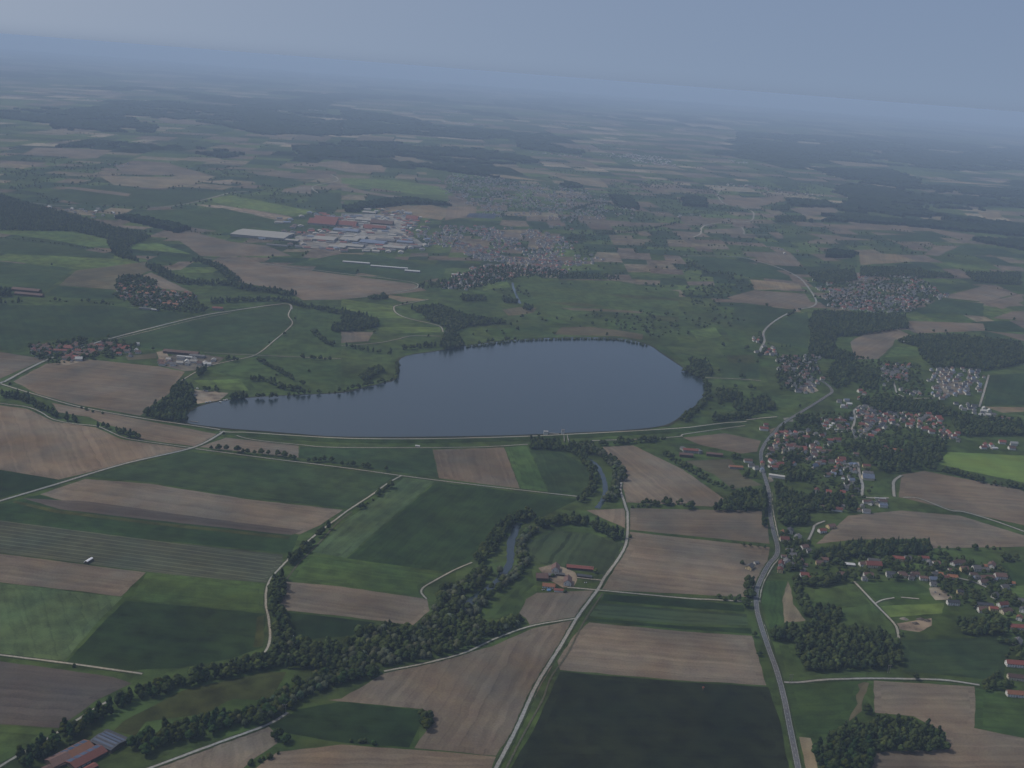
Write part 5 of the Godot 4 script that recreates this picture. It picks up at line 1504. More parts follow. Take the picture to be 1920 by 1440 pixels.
func woods_far() -> void:
	forest("dark forest belt at the upper left", [-6382,-13006,-5401.7,-13353,-5637.9,-17289,-4571,-17334,-2779.9,-16652,-2017.6,-12128,-2675.2,-11523,-3407.8,-12555,-3603.5,-12760,-4306.1,-13199,-3559.9,-10803,-4220.8,-10028,-4615.6,-10891,-5548.8,-11296])
	forest("narrow dark wood far left", [-3590.1,-8520,-3638.1,-9339,-3277.4,-9360,-3194.4,-8920])
	forest("dark wood far left of the forest", [-2793.7,-9272,-2684.9,-9894,-2411.6,-9735,-2281.5,-9040,-2351.3,-8666,-2705.1,-8978])
	forest("dark wood beside the great forest", [-2161.7,-10293,-1908.2,-11479,-1286.3,-12050,-1377.4,-11559,-1189.6,-10023,-1565.8,-9447,-1950.6,-9581])
	forest("great forest above the town", [-3313,-19817,-1867,-17837,-1044.1,-15614,-158.1,-15057,-644.9,-13543,-1627.1,-13601,-2056.8,-12361])
	forest("great forest tongue above the town", [-1361.7,-11579,-564.1,-11973,-108.9,-11660,123.8,-10734,-246.7,-10146,-709,-9928,-1081.3,-10186,-1214.1,-10223])
	forest("forest strip above the town", [-1182.8,-9364,-971.7,-9461,-506.9,-9173,-164.5,-8788,-493.2,-8947,-946.1,-9221])
	forest("forest right of the great forest", [-226.7,-14957,636.4,-12796,632.6,-12271,-121.2,-12509])
	forest("great forest at the right", [3215.8,-13020,4398.1,-13881,4349.5,-12629,3990.6,-11553,5246.9,-12126,4710.8,-10272,4295.2,-9334,4211.4,-9660,3618.4,-9141,3345.1,-9184,3234.4,-8633,3700.5,-8381,3418.4,-7489,3015.9,-7523,2505.3,-7607,2077.3,-7537,1835.4,-7371,2068.6,-7888,2440.5,-8234,2302,-8276,2373,-8649,2673.9,-9379,2667.2,-9808,2878.6,-10622,3338.8,-11364,3133.9,-12272])
	forest("far forest on the right", [3992.4,-22435,6219,-24361,7422,-23361,11378,-25323,7718,-17060,5560.6,-14802,4974.3,-14993,4724.6,-14867,4009.1,-15066,3124.3,-14769,2924.4,-16278])
	forest("forest patch at the right edge", [2841.9,-7157,3324.2,-7273,3032.7,-6603,2945.8,-6827,2802.4,-6993])
	forest("forest patch below the right forest", [1645.6,-6023,1804.1,-6040,1727.2,-5830.2,1578.3,-5757.3])
	forest("forest wedge in the right fields", [2043.1,-8924,2392.1,-8912,2358.4,-8567,2078.4,-8355,1953.3,-8387])
	forest("wood in the valley at right", [1161.2,-8412,1348.9,-8423,1273.6,-7834,1082.1,-7791])
	forest("dark wood right of the town", [252.7,-8835,390.9,-8800,435.8,-8549,270.6,-8418])
	forest("dark wood beyond the town", [585.7,-8138,755.9,-8019,746.6,-7354,607.2,-7362])
	forest("dark wood beside the works", [-1028.6,-6259,-928.9,-6602,-771.4,-6966,-658.5,-6944,-425,-6760,-674.9,-6684,-886.4,-6310,-955.4,-6054])
	forest("dark wood along the ridge road", [-1934,-5242,-1871.1,-5351.6,-1706.3,-5214.3,-1521.5,-5099.9,-1537.4,-4939.8,-1757.2,-5118.2])

func homes() -> void:
	hall("huge flat pale-roofed hall standing alone before the works", "c", 245, 181, 14, 4, -1185.5, -5064.7)
	hall("long red-roofed brickworks shed at the left of the works", "r", 139, 90, 11, 4, -1003.4, -5579.5)
	hall("narrow red-roofed shed behind the long brickworks shed", "r", 122, 60, 10, 4, -1014.3, -5738.6)
	hall("cream-roofed square hall between the great hall and the works", "c", 98, 105, 11, 2, -905.0, -5088.9)
	hall("white low shed in front of the great hall", "c", 82, 36, 7, 2, -1046.0, -4983.6)
	hall("white hall at the front of the works", "c", 73, 54, 8, 2, -815.6, -4901.8)
	hall("long grey low shed in front of the great hall", "g", 90, 26, 6, 2, -1065.9, -4822.0)
	hall("red-roofed hall left of the red works yard", "r", 106, 75, 11, 3, -889.4, -5592.1)
	hall("white hall amid the red works", "c", 90, 51, 9, 3, -834.8, -5827.7)
	hall("dark red hall in front of the white one at the works", "r", 114, 45, 10, 3, -743.0, -5569.7)
	hall("brown works hall beside the white one", "n", 114, 60, 10, 3, -731.4, -5751.0)
	hall("bright red hall at the right end of the works", "r", 65, 60, 10, 3, -603.4, -6015.7)
	hall("pale shed at the back of the works", "c", 73, 60, 9, 3, -852.6, -6145.9)
	hall("white-roofed works hall at the lower left of the works", "c", 82, 90, 10, 3, -797.3, -5131.4)
	hall("white-roofed hall beside the lower left works hall", "c", 49, 90, 10, 3, -758.2, -5199.7)
	hall("blue-grey roofed hall in the middle front of the works", "b", 114, 90, 10, 3, -685.7, -5099.5)
	hall("long white front hall of the works", "c", 106, 60, 9, 3, -761.1, -4955.6)
	hall("grey hall behind the cream shed of the works", "g", 90, 60, 9, 3, -640.6, -5194.1)
	hall("cream shed at the front right of the works", "c", 98, 66, 9, 3, -575.6, -5003.4)
	hall("small blue-grey hall at the right of the works", "b", 73, 54, 9, 3, -547.3, -5180.2)
	hall("grey hall at the far right of the works", "g", 65, 51, 8, 3, -495.0, -5079.2)
	hall("blue-roofed hall below the red-roofed one", "b", 122, 75, 9, 3, -859.5, -5410.5)
	hall("white poultry house, left of the two on the dark field", "w", 110, 22, 6, 0, -676.8, -4541.9)
	hall("long white poultry house at the middle of the dark field", "w", 150, 20, 6, 0, -534.8, -4492.9)
	hall("short white poultry house at the right end of the dark field", "w", 60, 26, 7, 0, -434.6, -4438.3)
	hall("pale barn at the edge of the valley village", "w", 40, 18, 8, 0, -254.7, -4429.6)
	hall("long brown-roofed barn at the farm above the left brown field", "n", 95, 18, 8, 2, -901.6, -2921.4)
	hall("white-roofed shed before the long brown barn", "w", 40, 12, 6, 2, -880.2, -2882.5)
	hall("grey shed at the right end of the long brown barn", "g", 40, 16, 7, 2, -852.2, -2901.2)
	hall("long brown barn at the left edge under the slope", "n", 90, 22, 9, 3, -1595.8, -3540.6)
	hall("lower brown barn at the left edge in front of the long one", "n", 90, 18, 8, 3, -1561.9, -3483.1)
	hall("bright red-roofed barn right of the wooded hamlet", "r", 32, 16, 9, -6, -958.5, -3487.9)
	hall("long orange-red roofed barn in the wooded hamlet", "o", 50, 12, 7, 0, -1114.8, -3503.4)
	hall("grey low shed below the wooded hamlet", "g", 40, 9, 5, 0, -1167.6, -3421.9)
	hall("white shed below the wooded hamlet", "w", 18, 10, 6, 0, -1135.6, -3409.9)
	hall("brown-roofed barn in the yard of the left hamlet", "n", 40, 14, 8, 10, -1135.4, -2826.7)
	hall("red-roofed barn behind the lane in the left hamlet", "r", 38, 13, 8, 0, -1197.7, -2876.0)
	hall("lower red-roofed barn by the lane in the left hamlet", "r", 34, 12, 8, -10, -1199.4, -2845.4)
	hall("red-roofed barn of the farm below the dam path", "r", 34, 13, 8, 0, 416.6, -2413.4)
	hall("brown-roofed barn beside the red barn below the dam path", "n", 30, 12, 8, 0, 402.0, -2379.1)
	hall("long brown shed at the right of the farm below the dam path", "n", 36, 11, 7, 4, 469.5, -2400.3)
	hall("grey-roofed farmhouse below the dam path", "g", 16, 11, 8, 60, 435.0, -2414.0)
	hall("small white-walled house at the left of the farm below the dam path", "g", 14, 10, 7, 60, 402.1, -2425.5)
	hall("orange-roofed shed beside the olive field", "o", 30, 10, 6, 0, 505.1, -2325.4)
	hall("long white shed under the brown field gap in the wood", "w", 44, 9, 6, 0, 1361.1, -3798.3)
	plan_house("by the bend of the main road", "r", 16, 10, 5, 527.4, -1932.0)
	plan_house("by the bend of the main road", "s", 14, 11, 80, 547.8, -1975.9)
	plan_house("by the bend of the main road", "g", 16, 12, 60, 555.8, -1947.8)
	plan_house("by the bend of the main road", "o", 10, 8, 85, 531.8, -1964.3)
	plan_house("by the bend of the main road", "r", 14, 10, 20, 612.4, -1990.6)
	plan_house("by the bend of the main road", "n", 16, 11, 20, 636.2, -2017.2)
	plan_house("by the bend of the main road", "n", 14, 10, 30, 557.5, -1901.2)
	plan_house("by the bend of the main road", "g", 10, 8, 30, 561.8, -1888.1)
	plan_house("by the bend of the main road", "g", 12, 9, 0, 524.9, -1879.2)
	plan_house("by the bend of the main road", "g", 12, 9, 10, 527.1, -1860.2)
	plan_house("by the bend of the main road", "r", 16, 9, 80, 497.5, -1818.8)
	plan_house("by the bend of the main road", "r", 12, 9, 75, 490.1, -1792.9)
	plan_house("by the bend of the main road", "g", 13, 10, 88, 510.6, -1832.4)
	plan_house("by the bend of the main road", "g", 12, 10, 80, 516.2, -1814.8)
	plan_house("by the bend of the main road", "g", 15, 11, 60, 438.4, -1797.1)
	plan_house("by the bend of the main road", "g", 8, 6, 30, 453.7, -1820.2)
	plan_house("by the bend of the main road", "n", 9, 7, 0, 510.4, -1857.1)
	plan_house("among the gardens below the spruce wood", "r", 14, 9, 0, 529.1, -1779.1)
	plan_house("among the gardens below the spruce wood", "r", 12, 8, 10, 537.6, -1768.2)
	plan_house("among the gardens below the spruce wood", "n", 12, 9, 0, 569.2, -1835.6)
	plan_house("among the gardens below the spruce wood", "n", 13, 9, 0, 581.9, -1851.9)
	plan_house("among the gardens below the spruce wood", "w", 18, 9, 0, 625.3, -1844.0)
	plan_house("among the gardens below the spruce wood", "n", 13, 10, 5, 649.9, -1846.5)
	plan_house("among the gardens below the spruce wood", "r", 28, 13, 0, 668.1, -1846.1)
	plan_house("among the gardens below the spruce wood", "g", 26, 8, 0, 677.6, -1864.9)
	plan_house("among the gardens below the spruce wood", "r", 20, 10, 0, 724.6, -1884.3)
	plan_house("among the gardens below the spruce wood", "g", 11, 10, 0, 742.7, -1886.4)
	plan_house("among the gardens below the spruce wood", "n", 12, 9, 0, 596.3, -1794.6)
	plan_house("among the gardens below the spruce wood", "n", 16, 9, 5, 646.0, -1799.9)
	plan_house("among the gardens below the spruce wood", "s", 15, 11, 0, 687.7, -1809.1)
	plan_house("among the gardens below the spruce wood", "n", 12, 10, 0, 709.1, -1814.7)
	plan_house("among the gardens below the spruce wood", "n", 12, 9, 40, 723.4, -1808.2)
	plan_house("among the gardens below the spruce wood", "g", 10, 6, 0, 635.1, -1783.7)
	plan_house("in the right hamlet", "r", 18, 9, 0, 774.8, -1895.5)
	plan_house("in the right hamlet", "g", 11, 9, 70, 778.8, -1875.9)
	plan_house("in the right hamlet", "n", 13, 10, 10, 790.4, -1874.7)
	plan_house("in the right hamlet", "n", 13, 9, 45, 826.6, -1883.0)
	plan_house("in the right hamlet", "n", 15, 10, 0, 839.4, -1887.0)
	plan_house("in the right hamlet", "n", 14, 10, 0, 810.7, -1848.7)
	plan_house("in the right hamlet", "n", 13, 10, 0, 835.1, -1858.0)
	plan_house("in the right hamlet", "g", 14, 12, 10, 860.5, -1865.8)
	plan_house("in the right hamlet", "o", 8, 7, 0, 882.7, -1883.1)
	plan_house("in the right hamlet", "n", 17, 12, 60, 895.7, -1885.5)
	plan_house("in the right hamlet", "g", 12, 9, 0, 875.8, -1863.7)
	plan_house("in the right hamlet", "n", 20, 12, 0, 893.4, -1839.3)
	plan_house("in the right hamlet", "n", 13, 9, 10, 857.9, -1826.6)
	plan_house("in the right hamlet", "g", 10, 8, 0, 847.5, -1826.3)
	plan_house("in the right hamlet", "n", 14, 11, 10, 850.7, -1808.1)
	plan_house("in the right hamlet", "g", 14, 12, 20, 881.0, -1793.2)
	plan_house("in the right hamlet", "o", 9, 7, 0, 904.6, -1815.9)
	plan_house("in the right hamlet", "g", 12, 9, 40, 850.1, -1754.8)
	plan_house("in the right hamlet", "s", 20, 9, 0, 763.4, -1714.0)
	plan_house("in the right hamlet", "s", 32, 9, 0, 814.1, -1715.4)
	plan_house("in the right hamlet", "n", 15, 10, 0, 805.3, -1694.2)
	plan_house("in the right hamlet", "r", 13, 8, 0, 827.0, -1703.4)
	plan_house("in the right hamlet", "r", 18, 9, 20, 850.5, -1722.9)
	plan_house("in the right hamlet", "n", 20, 11, 20, 845.6, -1698.1)
	plan_house("in the right hamlet", "g", 12, 9, 0, 889.5, -1741.0)
	plan_house("in the right hamlet", "g", 11, 9, 60, 877.4, -1707.6)
	plan_house("in the right hamlet", "o", 10, 9, 60, 858.7, -1675.5)
	plan_house("in the right hamlet", "r", 24, 9, 0, 840.9, -1641.8)
	plan_house("in the right hamlet", "g", 15, 12, 60, 819.2, -1588.6)
	plan_house("in the right hamlet", "g", 11, 9, 10, 770.6, -1825.4)
	plan_house("in the right hamlet", "o", 12, 8, 0, 779.4, -1827.0)
	plan_house("in the right hamlet", "o", 17, 9, 0, 800.2, -1819.6)
	plan_house("in the right hamlet", "r", 13, 8, 0, 785.6, -1815.4)
	plan_house("in the right hamlet", "b", 13, 9, 0, 760.1, -1803.0)
	plan_house("in the right hamlet", "n", 14, 8, 0, 734.0, -1818.9)
	plan_house("in the right hamlet", "n", 13, 8, 0, 744.4, -1805.0)
	plan_house("in the right hamlet", "g", 10, 8, 0, 754.0, -1783.4)
	plan_house("in the right hamlet", "s", 10, 7, 0, 791.3, -1758.1)
	plan_house("in the right hamlet", "n", 11, 9, 0, 710.5, -1810.0)
	plan_house("in the right hamlet", "g", 9, 7, 0, 721.8, -1802.5)
	plan_house("in the right hamlet", "n", 12, 9, 0, 843.9, -1836.9)
	plan_house("in the right hamlet", "n", 12, 9, 0, 871.3, -1829.0)
	plan_house("at the right edge of the fields", "r", 26, 10, 0, 784.7, -1516.1)
	plan_house("at the right edge of the fields", "n", 26, 9, 0, 771.0, -1475.5)
	plan_house("at the right edge of the fields", "o", 26, 9, 0, 749.3, -1427.0)
	plan_house("along the main road in the village", "r", 14, 9, 10, 593.8, -2341.4)
	plan_house("along the main road in the village", "r", 11, 9, 10, 610.8, -2368.3)
	plan_house("along the main road in the village", "g", 11, 9, 0, 600.4, -2381.6)
	plan_house("along the main road in the village", "W", 34, 9, -8, 587.3, -2285.2)
	plan_house("along the main road in the village", "r", 12, 8, 80, 572.5, -2364.8)
	plan_house("along the main road in the village", "b", 16, 11, 30, 689.6, -2373.4)
	plan_house("along the main road in the village", "g", 11, 9, 0, 705.2, -2397.8)
	plan_house("along the main road in the village", "b", 12, 9, 80, 561.3, -2316.4)
	plan_house("along the main road in the village", "g", 12, 9, 0, 542.2, -2342.4)
	plan_house("along the main road in the village", "g", 11, 9, 20, 550.0, -2328.9)
	plan_house("along the main road in the village", "n", 18, 9, 0, 541.0, -2373.2)
	plan_house("by the workshop halls", "r", 22, 9, -8, 672.0, -2111.6)
	plan_house("by the workshop halls", "g", 13, 9, 0, 685.3, -2129.1)
	plan_house("by the workshop halls", "n", 13, 9, 0, 641.1, -2113.7)
	plan_house("by the workshop halls", "r", 16, 9, 0, 814.9, -2401.9)
	plan_house("by the workshop halls", "b", 25, 17, 0, 795.3, -2321.5)
	plan_house("by the workshop halls", "g", 22, 8, 0, 804.5, -2353.4)
	plan_house("by the workshop halls", "o", 9, 8, 80, 719.8, -2119.3)
	plan_house("by the workshop halls", "g", 15, 10, 0, 732.3, -2113.5)
	plan_house("by the workshop halls", "g", 9, 8, 80, 733.5, -2145.4)
	plan_house("by the workshop halls", "g", 10, 9, 60, 769.9, -2165.9)
	plan_house("by the workshop halls", "n", 16, 9, 0, 784.3, -2175.4)
	plan_house("by the workshop halls", "b", 16, 8, 0, 778.6, -2153.9)
	plan_house("by the workshop halls", "n", 19, 8, 0, 750.5, -2168.4)
	plan_house("by the workshop halls", "w", 22, 5, 0, 785.8, -2197.8)
	plan_house("by the workshop halls", "n", 14, 10, 20, 706.5, -2319.0)
	plan_house("by the workshop halls", "g", 13, 7, 85, 767.9, -2378.2)
	plan_house("by the workshop halls", "g", 12, 8, 80, 769.9, -2363.3)
	plan_house("by the workshop halls", "n", 12, 9, 80, 777.7, -2360.0)
	plan_house("by the workshop halls", "b", 12, 10, 0, 752.1, -2294.9)
	plan_house("by the workshop halls", "g", 11, 9, 80, 738.1, -2256.2)
	plan_house("by the workshop halls", "g", 11, 9, 0, 723.5, -2239.0)
	plan_house("by the workshop halls", "s", 13, 10, 0, 744.4, -2236.6)
	plan_house("by the workshop halls", "n", 11, 8, 0, 737.1, -2277.2)
	plan_house("by the workshop halls", "r", 15, 9, 0, 758.0, -2420.5)
	plan_house("by the workshop halls", "r", 12, 8, 0, 769.7, -2431.2)
	plan_house("by the workshop halls", "b", 12, 9, 30, 780.1, -2407.0)
	plan_house("by the workshop halls", "b", 12, 10, 80, 790.1, -2401.4)
	plan_house("by the workshop halls", "o", 11, 9, 30, 728.8, -2349.0)
	plan_house("by the workshop halls", "g", 12, 8, 60, 756.2, -2163.0)
	plan_house("by the workshop halls", "n", 13, 9, 0, 738.3, -2413.3)
	plan_house("in the old village centre", "r", 20, 10, -5, 626.9, -2628.6)
	plan_house("in the old village centre", "r", 10, 9, 0, 639.0, -2664.3)
	plan_house("in the old village centre", "g", 12, 9, 0, 717.3, -2620.8)
	plan_house("in the old village centre", "s", 14, 10, 80, 739.9, -2643.5)
	plan_house("in the old village centre", "r", 15, 9, 0, 720.7, -2586.0)
	plan_house("in the old village centre", "r", 13, 11, 30, 763.1, -2606.8)
	plan_house("in the old village centre", "g", 12, 7, 20, 773.2, -2627.8)
	plan_house("in the old village centre", "r", 19, 13, 0, 826.5, -2748.7)
	plan_house("in the old village centre", "r", 11, 9, 0, 802.2, -2716.9)
	plan_house("in the old village centre", "r", 20, 11, 0, 797.2, -2584.1)
	plan_house("in the old village centre", "r", 16, 8, 0, 776.8, -2574.0)
	plan_house("in the old village centre", "r", 17, 13, 0, 663.5, -2506.7)
	plan_house("in the old village centre", "n", 15, 8, 0, 610.2, -2457.8)
	plan_house("in the old village centre", "r", 16, 9, 0, 770.5, -2443.7)
	plan_house("in the old village centre", "n", 12, 9, 0, 813.4, -2481.8)
	plan_house("in the old village centre", "g", 11, 9, 80, 752.5, -2525.5)
	plan_house("in the old village centre", "g", 9, 8, 0, 769.1, -2546.9)
	plan_house("in the old village centre", "n", 12, 8, 0, 712.9, -2479.7)
	plan_house("in the old village centre", "n", 16, 8, 10, 732.8, -2484.4)
	plan_house("in the old village centre", "n", 13, 8, 0, 750.3, -2488.5)
	plan_house("in the old village centre", "r", 13, 11, 20, 987.8, -3069.6)
	plan_house("in the old village centre", "r", 12, 11, 60, 993.8, -3047.2)
	plan_house("in the old village centre", "r", 10, 9, 80, 964.1, -2991.8)
	plan_house("in the old village centre", "b", 14, 9, 0, 920.3, -2960.1)
	plan_house("in the old village centre", "g", 12, 9, 0, 894.9, -2940.2)
	plan_house("in the old village centre", "w", 14, 6, 0, 917.9, -2923.9)
	plan_house("in the old village centre", "w", 10, 6, 0, 891.1, -2891.4)
	plan_house("in the old village centre", "n", 22, 13, 0, 919.2, -2766.7)
	plan_house("in the old village centre", "g", 14, 10, 0, 895.9, -2682.4)
	plan_house("in the old village centre", "g", 11, 9, 70, 854.6, -2645.2)
	plan_house("in the old village centre", "g", 10, 8, 70, 850.4, -2615.2)
	plan_house("in the old village centre", "g", 10, 8, 80, 885.5, -2660.9)
	plan_house("in the old village centre", "g", 9, 8, 0, 882.0, -2625.6)
	plan_house("in the old village centre", "b", 11, 9, 0, 882.3, -2780.4)
	plan_house("in the old village centre", "b", 12, 9, 0, 856.3, -2722.2)
	plan_house("in the old village centre", "r", 16, 8, 0, 847.7, -2754.1)
	plan_house("in the old village centre", "n", 16, 7, 0, 833.0, -2685.8)
	plan_house("in the old village centre", "r", 12, 8, 80, 571.6, -2363.8)
	plan_house("in the old village centre", "g", 12, 9, 0, 627.9, -2483.6)
	plan_house("in the old village centre", "g", 12, 9, 60, 597.2, -2424.2)
	plan_house("in the old village centre", "r", 10, 8, 0, 614.6, -2369.2)
	plan_house("in the old village centre", "n", 13, 8, 20, 711.5, -2441.6)
	plan_house("in the old village centre", "n", 12, 9, 0, 727.0, -2435.9)
	plan_house("in the old village centre", "r", 12, 9, 70, 750.2, -2395.7)
	plan_house("in the old village centre", "g", 12, 9, 0, 959.2, -2916.0)
	plan_house("in the old village centre", "g", 12, 9, 30, 959.3, -2866.2)
	plan_house("in the old village centre", "n", 13, 9, 0, 912.0, -2805.7)
	plan_house("around the park wood", "r", 14, 15, 0, 991.1, -2789.5)
	plan_house("around the park wood", "r", 17, 9, 0, 1055.4, -2847.5)
	plan_house("around the park wood", "r", 15, 9, 0, 1026.7, -2758.4)
	plan_house("around the park wood", "r", 17, 10, 0, 1060.3, -2736.1)
	plan_house("around the park wood", "r", 16, 12, 10, 897.8, -2550.3)
	plan_house("around the park wood", "o", 22, 7, -4, 916.1, -2540.3)
	plan_house("around the park wood", "r", 15, 7, -5, 935.3, -2536.3)
	plan_house("around the park wood", "r", 16, 10, 0, 1232.4, -2671.2)
	plan_house("around the park wood", "n", 16, 12, 0, 1239.2, -2628.8)
	plan_house("around the park wood", "w", 18, 5, 0, 1258.4, -2663.4)
	plan_house("around the park wood", "n", 11, 9, 70, 1082.7, -2666.8)
	plan_house("around the park wood", "g", 11, 9, 70, 1118.2, -2660.1)
	plan_house("around the park wood", "g", 9, 8, 0, 1108.6, -2679.4)
	plan_house("around the park wood", "n", 16, 9, 0, 1100.6, -2689.9)
	plan_house("around the park wood", "n", 12, 9, 50, 1091.8, -2706.7)
	quarter("in the red-roofed quarter on the hillside", "rrng", 21, 12, [1050.9,-2877.5,1151.7,-2861.5,1121.5,-2676.1,1099.2,-2652.3,1081.9,-2691.4,1048.9,-2727.8,1008.1,-2737])
	quarter("in the upper right row of the village", "gsnw", 21, 12, [1230.1,-3021.6,1286.9,-3021.6,1307.9,-2974.4,1318.8,-2926.2,1355,-2921.3,1330.9,-2872.8,1292.1,-2890.8,1256.3,-2946.1,1219.1,-2973.2])
	quarter("at the top of the mustard field", "gnwr", 24, 13, [1166.2,-2665.5,1210.6,-2654.9,1194.8,-2615.2,1140.5,-2608.2])
	quarter("in the new housing estate", "ssbgn", 25, 11, [1329.3,-3441.7,1475.9,-3456.9,1360.6,-3138.8,1239.4,-3097.1,1204.1,-3111.6])
	quarter("in the hillside quarter below the wood", "rngs", 22, 12, [1147.1,-3435.1,1267.6,-3472.1,1199.7,-3263.6,1066.4,-3147.3])
	quarter("in the hillside quarter below the estate", "nsgn", 22, 12, [1144.1,-3127.6,1207.1,-3120.6,1244.7,-3074.6,1228,-3046.5,1178,-3048.5,1123.9,-3065.2])
	quarter("in the quarter by the school yard", "gnns", 25, 13, [826.1,-3431.9,977.2,-3488.4,897.4,-3180.4,852,-3018,795.7,-3009,787.3,-3090.2,815,-3216.6,798.6,-3290.1])
	quarter("beside the country road by the meadow", "ngr", 24, 12, [819.8,-3729.5,839.3,-3736.2,813.7,-3571.8,830.4,-3503.9,810.3,-3427,766.8,-3430.5])
	quarter("in the village gardens", "nrgn", 24, 12, [681.4,-2546.8,744.1,-2541.9,721.1,-2417.2,679.2,-2363,663.8,-2426.9])
	quarter("in the upper village gardens", "ngrs", 24, 12, [937,-2883.4,1082.3,-2888.9,1086.3,-2857.5,1017.5,-2746.9,876.8,-2653.3,895.8,-2761.4])
	quarter("in the left hamlet", "rnnr", 24, 15, [-1281.6,-2849.2,-1237.2,-2924.9,-1164.2,-2949.1,-1117.1,-3007.4,-1056.9,-2922.1,-1090.6,-2831.9,-1146.7,-2739.2,-1198.6,-2797.7,-1255,-2799])
	quarter("in the left hamlet yards", "nrw", 30, 20, [-1173.9,-2805.6,-1103.8,-2866.8,-1104.3,-2770.7,-1134.6,-2742.9])
	quarter("in the wooded hamlet", "rnog", 24, 14, [-1375,-3746.3,-1277.8,-3821.7,-1228.2,-3708.5,-1088.2,-3685.6,-1070.3,-3585,-1076.1,-3452.5,-1179,-3455.4,-1329.2,-3603.6])
	quarter("in the far village", "rnggs", 26, 13, [1316.7,-4907.1,1436.5,-5002.5,1576,-5039.7,1800.7,-5399.7,1900.8,-5495.9,1874.9,-5309,1883.8,-4992.8,1766.6,-4700.5,1645,-4607.1,1582.6,-4416.4,1441.6,-4305.4,1351.6,-4357.1,1228.6,-4345.2,1276.9,-4622.3])
	quarter("in the valley village", "nrgn", 28, 15, [-295.7,-4147.5,-274.3,-4408.2,-187.6,-4662.6,-9.5,-4838.5,223.2,-4806,180.8,-4652.4,-5.7,-4569.3,-100.1,-4324.3,-201,-4139.7,-266.9,-4123.2])
	quarter("in the town beyond the lake", "nrgsg", 27, 14, [-521,-5582.9,-434.7,-5838.3,-235,-5955.6,-25.4,-5934,188.1,-5715.5,200.8,-5139.9,378.4,-5071.2,224.7,-4853.2,-9.5,-4838.5,-141.5,-4824,-301.2,-4996.4,-453.6,-5248.4])
	quarter("in the far town", "gsnng", 42, 15, [-651.2,-8471,-486.6,-8847,-207.4,-8853,71.8,-8493,338.2,-8428,642.8,-8022,708.5,-7307,508.8,-6895,255.8,-6480,49.1,-6561,-134.3,-6404,-289.8,-6651,-450,-7125])
	quarter("in the far hamlets", "gnw", 50, 16, [2318.8,-13511,2536.4,-13313,2401.7,-12908,2235.9,-13007])
	quarter("in the far hamlets", "gnw", 50, 16, [785.1,-12573,1190.1,-13171,1510.5,-13082,1559.6,-11827,1270.8,-11544,1100.2,-12101])
	quarter("in the far hamlets", "gnw", 40, 16, [1383.7,-5961.4,1461.8,-5969.5,1387.3,-5720.7,1326,-5690.7])
	quarter("in the far hamlets", "gnw", 44, 16, [-2058.7,-5237.5,-1966.5,-5330.3,-1935.7,-5246,-2020.3,-5160.1])
	quarter("in the far hamlets", "gnw", 44, 16, [-2849.7,-7746,-2749.8,-7846,-2688.2,-7670,-2777.8,-7582])
	quarter("in the yard of the long brown barn", "cwgn", 24, 15, [-935.6,-2832.6,-896.6,-2873.6,-806.4,-2892.2,-795.9,-2837.9,-822.3,-2783.6,-903.7,-2791.8])
	quarter("on the camp side of the hamlet", "nrw", 26, 12, [-1096.3,-2950.5,-1043.7,-2967.8,-1002.1,-2889.4,-1031.4,-2850.6,-1078.2,-2875])
	quarter("along the upper main road", "nrgn", 23, 12, [625.2,-2591.1,679.2,-2661.5,708.3,-2632.8,758.9,-2624.2,704.1,-2502.7,633.6,-2447.8,592.2,-2425.7])
	quarter("on the slope above the park wood", "rngs", 23, 12, [922.5,-2814.9,993.7,-2849.4,977.9,-2736.9,867.7,-2636.9])
	quarter("beside the lower thicket", "gnr", 25, 12, [652.1,-2233.2,717.3,-2236.7,729.3,-2197.7,681.6,-2157.5,645.5,-2190.2])
	quarter("in the small sheds of the works", "cgnbr", 52, 30, [-1237.6,-5753.1,-702.9,-6379,-525.1,-6005,-407.1,-5103.2,-558.7,-4867.8,-826.1,-4784.3,-1043.8,-4827.5])
	quarter("in the hamlet by the far works", "gnr", 40, 16, [78.9,-5923.3,218.6,-6222,245.9,-5812.4,114,-5611.9])
	quarter("along the lane of the old village", "nrgn", 23, 12, [668.2,-2589.6,713.3,-2616.4,705.1,-2552.5,676.7,-2525.6,657.8,-2541])
	quarter("along the lower main road", "nrgn", 24, 12, [593.8,-2391,642,-2402.1,622.7,-2345.8,601.2,-2325.9,581.7,-2331.6])
	quarter("between street and halls", "ngrb", 22, 11, [738.7,-2413.7,767.9,-2409.8,744.7,-2323.1,715.6,-2297.1,718.1,-2367.4])
	quarter("between the village groves", "nrgs", 24, 12, [904.9,-2901.8,985.3,-2942.5,946.6,-2797.6,901.5,-2786,896.7,-2832.1])
	quarter("among the small sheds of the right hamlet", "gwnb", 23, 7.5, [766.3,-1840.2,810.9,-1848.1,868.1,-1851.9,904.8,-1839.1,896.7,-1812.5,847.1,-1797.6,840.1,-1815.1,793.7,-1800.7,753.1,-1793.6])
	quarter("among the small sheds at the bend", "gwn", 20, 8, [513.6,-1885.5,540.7,-1890.6,527.5,-1804.7,498.3,-1799.4])
	quarter("among the sheds of the old village", "ngwr", 20, 9, [791.6,-2734.7,912.4,-2812.3,899.3,-2717.1,854.9,-2630.2,828.2,-2666.3,789,-2656.5])
	quarter("among the sheds by the workshop halls", "gwnb", 19, 8, [777,-2443.9,807.7,-2451,745.7,-2228.3,712.5,-2221.2])

